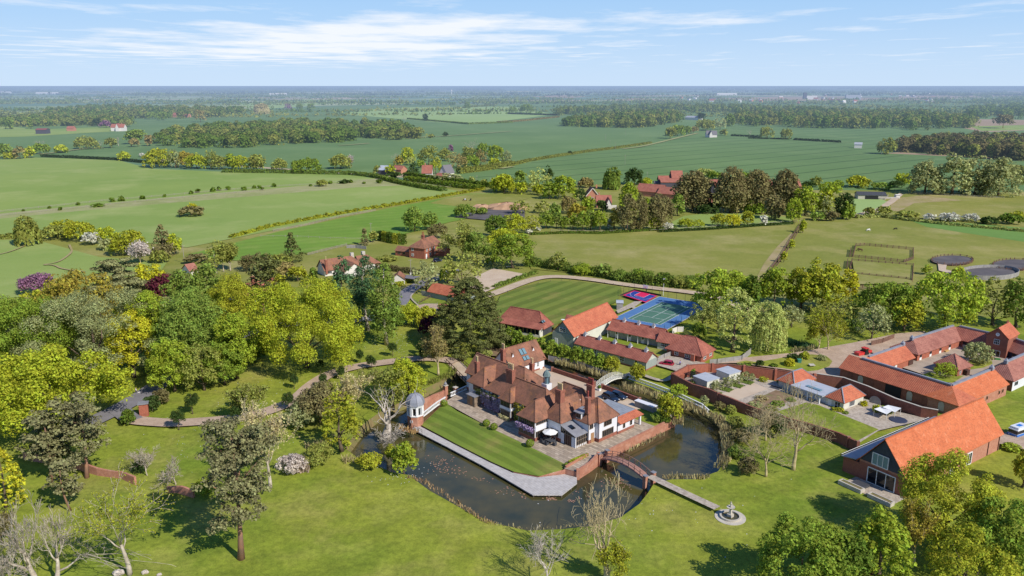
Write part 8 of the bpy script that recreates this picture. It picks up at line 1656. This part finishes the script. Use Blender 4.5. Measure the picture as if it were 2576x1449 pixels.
for (x,y,sx,sy,n) in ((1890,1250,130,90,90),(2060,1330,110,50,24),(2280,1400,90,30,16)):
    for i in range(n):
        p = T1(x+rng.normal()*sx*.6,y+rng.normal()*sy*.6); lil.append(at(p,WZ+.02))
for (x,y,sx,sy,n) in ((520,670,60,25,40),(710,690,40,14,14),(1180,510,110,70,60),(60,600,110,40,20),(240,640,90,30,14),(820,640,80,40,14)):
    for i in range(n): p = Z(x+rng.normal()*sx*.6,y+rng.normal()*sy*.6); lil.append(at(p,WZ+.02))
lv = []
for q in lil:
    r_ = rng.uniform(.08,.2); a0 = rng.random()*6; lv.append([(q.x+r_*math.cos(a0+k*1.2566)*rng.uniform(.7,1.1),q.y+r_*math.sin(a0+k*1.2566),q.z+rng.uniform(0,.03)) for k in range(5)])
lo2 = link('lily_pads', quads_mesh('lily_pads',np.array(lv)), None, surf('lily pads',(186,136,120),(134,116,84),3,.5)); tag(lo2,None,None,None,'stuff')
dv = []
for (c, sx, sy, n) in (((985,862),60,28,160),((640,1010),110,60,70),((520,1110),150,90,80),((1000,1195),90,25,60),((1700,1300),300,130,40)):
    for i in range(n):
        q = at((c[0]+rng.normal()*sx*.6,c[1]+rng.normal()*sy*.6)); r_ = rng.uniform(.04,.09); dv.append([(q.x-r_,q.y-r_,.07),(q.x+r_,q.y-r_*.5,.07),(q.x+r_*.6,q.y+r_,.09),(q.x-r_,q.y+r_*.7,.07)])
tag(link('daisies', quads_mesh('daisies',np.array(dv)), None, M['white_p']),None,None,None,'stuff')
# ---------------------------------------------------------------- woods and the far plain
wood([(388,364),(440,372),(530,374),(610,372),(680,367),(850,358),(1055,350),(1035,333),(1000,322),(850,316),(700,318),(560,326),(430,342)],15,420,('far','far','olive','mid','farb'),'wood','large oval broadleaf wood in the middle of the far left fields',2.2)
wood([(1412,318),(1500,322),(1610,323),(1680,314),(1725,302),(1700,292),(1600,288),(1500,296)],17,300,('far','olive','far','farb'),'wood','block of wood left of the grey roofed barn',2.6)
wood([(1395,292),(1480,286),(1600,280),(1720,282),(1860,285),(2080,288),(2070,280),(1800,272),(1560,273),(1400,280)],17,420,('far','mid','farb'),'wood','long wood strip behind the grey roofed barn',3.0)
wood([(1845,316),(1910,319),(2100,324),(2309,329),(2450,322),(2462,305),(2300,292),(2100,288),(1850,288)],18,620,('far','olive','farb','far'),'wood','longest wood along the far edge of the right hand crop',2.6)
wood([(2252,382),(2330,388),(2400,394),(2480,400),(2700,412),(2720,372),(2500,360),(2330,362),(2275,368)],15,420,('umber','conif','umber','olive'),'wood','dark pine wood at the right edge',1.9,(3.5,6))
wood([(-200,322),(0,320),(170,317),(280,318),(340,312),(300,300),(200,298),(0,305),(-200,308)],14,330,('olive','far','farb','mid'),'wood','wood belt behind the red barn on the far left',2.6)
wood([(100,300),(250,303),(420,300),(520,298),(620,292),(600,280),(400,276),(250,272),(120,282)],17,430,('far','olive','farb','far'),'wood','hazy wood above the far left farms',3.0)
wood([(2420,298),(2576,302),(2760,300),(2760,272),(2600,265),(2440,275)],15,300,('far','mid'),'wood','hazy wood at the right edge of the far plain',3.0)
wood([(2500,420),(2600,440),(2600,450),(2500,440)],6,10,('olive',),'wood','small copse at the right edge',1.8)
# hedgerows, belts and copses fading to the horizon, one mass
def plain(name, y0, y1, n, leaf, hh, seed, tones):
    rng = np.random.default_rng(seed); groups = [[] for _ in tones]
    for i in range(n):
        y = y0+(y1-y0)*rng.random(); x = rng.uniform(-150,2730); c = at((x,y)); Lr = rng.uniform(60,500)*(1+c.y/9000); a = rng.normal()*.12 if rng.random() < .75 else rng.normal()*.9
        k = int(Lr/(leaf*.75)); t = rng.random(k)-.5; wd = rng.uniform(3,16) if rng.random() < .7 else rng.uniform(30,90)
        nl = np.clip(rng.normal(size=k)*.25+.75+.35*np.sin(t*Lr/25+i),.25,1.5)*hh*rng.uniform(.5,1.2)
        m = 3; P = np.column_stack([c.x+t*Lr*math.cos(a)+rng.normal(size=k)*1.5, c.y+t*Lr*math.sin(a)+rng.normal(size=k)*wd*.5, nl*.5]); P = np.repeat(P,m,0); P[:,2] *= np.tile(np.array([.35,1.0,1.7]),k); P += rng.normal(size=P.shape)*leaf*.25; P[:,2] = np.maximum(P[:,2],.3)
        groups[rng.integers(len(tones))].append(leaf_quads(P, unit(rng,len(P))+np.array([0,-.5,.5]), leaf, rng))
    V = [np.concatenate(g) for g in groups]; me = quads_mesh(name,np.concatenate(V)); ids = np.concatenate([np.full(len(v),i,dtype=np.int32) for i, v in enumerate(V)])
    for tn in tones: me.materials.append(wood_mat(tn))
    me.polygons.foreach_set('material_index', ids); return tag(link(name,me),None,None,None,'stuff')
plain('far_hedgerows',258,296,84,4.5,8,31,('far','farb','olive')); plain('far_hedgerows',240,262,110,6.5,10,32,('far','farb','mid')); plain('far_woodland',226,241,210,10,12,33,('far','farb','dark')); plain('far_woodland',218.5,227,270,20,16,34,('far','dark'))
# ---------------------------------------------------------------- camera, sun, sky
cam = bpy.data.cameras.new('camera'); co_ = bpy.data.objects.new('camera', cam); col.objects.link(co_)
cam.sensor_width = 36; cam.lens = 36*FPX/2576; cam.clip_start = 1; cam.clip_end = 200000
co_.location = (0,0,CAMH); co_.rotation_euler = (math.pi/2-TH,0,0); scene.camera = co_
SAZ, SEL = R_(-44), R_(40)                     # towards the sun: behind the camera, to the right
sd = bpy.data.lights.new('sun','SUN'); sd.energy = 5.0; sd.angle = R_(.53); sd.color = (1,.945,.86); so_ = bpy.data.objects.new('sun', sd); col.objects.link(so_)
dv_ = Vector((math.cos(SAZ)*math.cos(SEL), math.sin(SAZ)*math.cos(SEL), math.sin(SEL))); so_.rotation_euler = dv_.to_track_quat('Z','Y').to_euler(); so_.location = (60,-40,120)
wd_ = bpy.data.worlds.new('World'); scene.world = wd_; wd_.use_nodes = True; t = wd_.node_tree; t.nodes.clear()
class WN(NT):
    def __init__(s, w): s.m = w; s.t = w.node_tree
w = WN(wd_)
tc = w.n('ShaderNodeTexCoord'); sk = w.n('ShaderNodeTexSky'); sk.sky_type = 'NISHITA'; sk.sun_disc = False; sk.sun_elevation = SEL; sk.sun_rotation = math.pi/2-SAZ; sk.air_density = 1.0; sk.dust_density = .6; sk.ozone_density = 2.0; sk.altitude = 70
bg = w.n('ShaderNodeBackground'); bg.inputs[1].default_value = .1
sp = w.n('ShaderNodeSeparateXYZ'); w.l(tc.outputs['Generated'], sp.inputs[0])
# clear spring blue grading to a pale horizon, mixed with the physical sky
z = sp.outputs[2]; cr = w.n('ShaderNodeValToRGB'); w.l(z, cr.inputs[0]); e = cr.color_ramp.elements
SK = 10.3
def skc(c): q = lin(c); return (q[0],q[1],q[2],1)
e[0].color = skc((203,227,253)); e[1].position = 1.0; e[1].color = skc((48,86,152))
for p, c in ((.03,(194,222,252)),(.07,(176,212,250)),(.12,(158,203,248)),(.26,(92,142,208))): q = e.new(p); q.color = skc(c)
grad = w.n('ShaderNodeMix'); grad.data_type = 'RGBA'; grad.blend_type = 'MULTIPLY'; grad.inputs[0].default_value = 1; w.l(cr.outputs[0], grad.inputs[6]); grad.inputs[7].default_value = (SK,SK,SK,1)
base = w.mix(.92, sk.outputs[0], grad.outputs[2])
# thin streaky cloud: direction projected on a high flat layer
zz = w.math('MAXIMUM', z, .012); px = w.math('DIVIDE', sp.outputs[0], zz); py = w.math('DIVIDE', sp.outputs[1], zz)
cb = w.n('ShaderNodeCombineXYZ'); w.l(w.math('MULTIPLY', px, .55), cb.inputs[0]); w.l(w.math('MULTIPLY', py, .34), cb.inputs[1]); cb.inputs[2].default_value = 3.1
n1 = w.noise(cb.outputs[0], 1.0, 7, .6); n2 = w.noise(cb.outputs[0], .33, 3, .5)
az = w.math('ARCTAN2', sp.outputs[0], sp.outputs[1])
def bump_(a0, da, e0, de, k):
    u = w.math('DIVIDE', w.math('SUBTRACT', az, a0), da); v = w.math('DIVIDE', w.math('SUBTRACT', z, e0), de)
    return w.math('MULTIPLY', w.math('POWER', 2.718, w.math('MULTIPLY', w.math('ADD', w.math('MULTIPLY', u, u), w.math('MULTIPLY', v, v)), -1.0)), k)
bank_ = bump_(-.25,.25,.041,.019,.5)
for a in ((-.12,.22,.066,.02,.36),(-.33,.05,.066,.01,.2),(-.28,.12,.105,.02,.12),(.24,.14,.082,.014,.12),(.55,.10,.088,.03,.2),(.48,.1,.05,.006,.12),(-.62,.08,.10,.012,.12)): bank_ = w.math('ADD', bank_, bump_(*a))
dens = w.math('ADD', w.math('ADD', w.math('MULTIPLY', n1, 1.75), w.math('MULTIPLY', n2, .4)), bank_)
cf_ = w.math('MULTIPLY', w.ramp(dens, 1.2, 1.66), w.ramp(z, .012, .03)); 
cf_ = w.math('MAXIMUM', cf_, w.ramp(w.math('ADD', bump_(.575,.018,.003,.004,.7), w.math('MULTIPLY', n1, .5)), .5, .9))
cloud = w.mix(w.math('MULTIPLY', cf_, .88), base, (.93*SK,.955*SK,1.0*SK,1))
w.l(cloud, bg.inputs[0]); wo = w.n('ShaderNodeOutputWorld'); w.l(bg.outputs[0], wo.inputs[0])
scene.view_settings.view_transform = 'Standard'; scene.view_settings.look = 'None'; scene.view_settings.exposure = 0; scene.view_settings.gamma = 1
cy = scene.cycles; cy.max_bounces = 5; cy.diffuse_bounces = 2; cy.glossy_bounces = 2; cy.transmission_bounces = 2; cy.transparent_max_bounces = 4; cy.use_denoising = True; cy.sample_clamp_indirect = 4; cy.caustics_reflective = False; cy.caustics_refractive = False
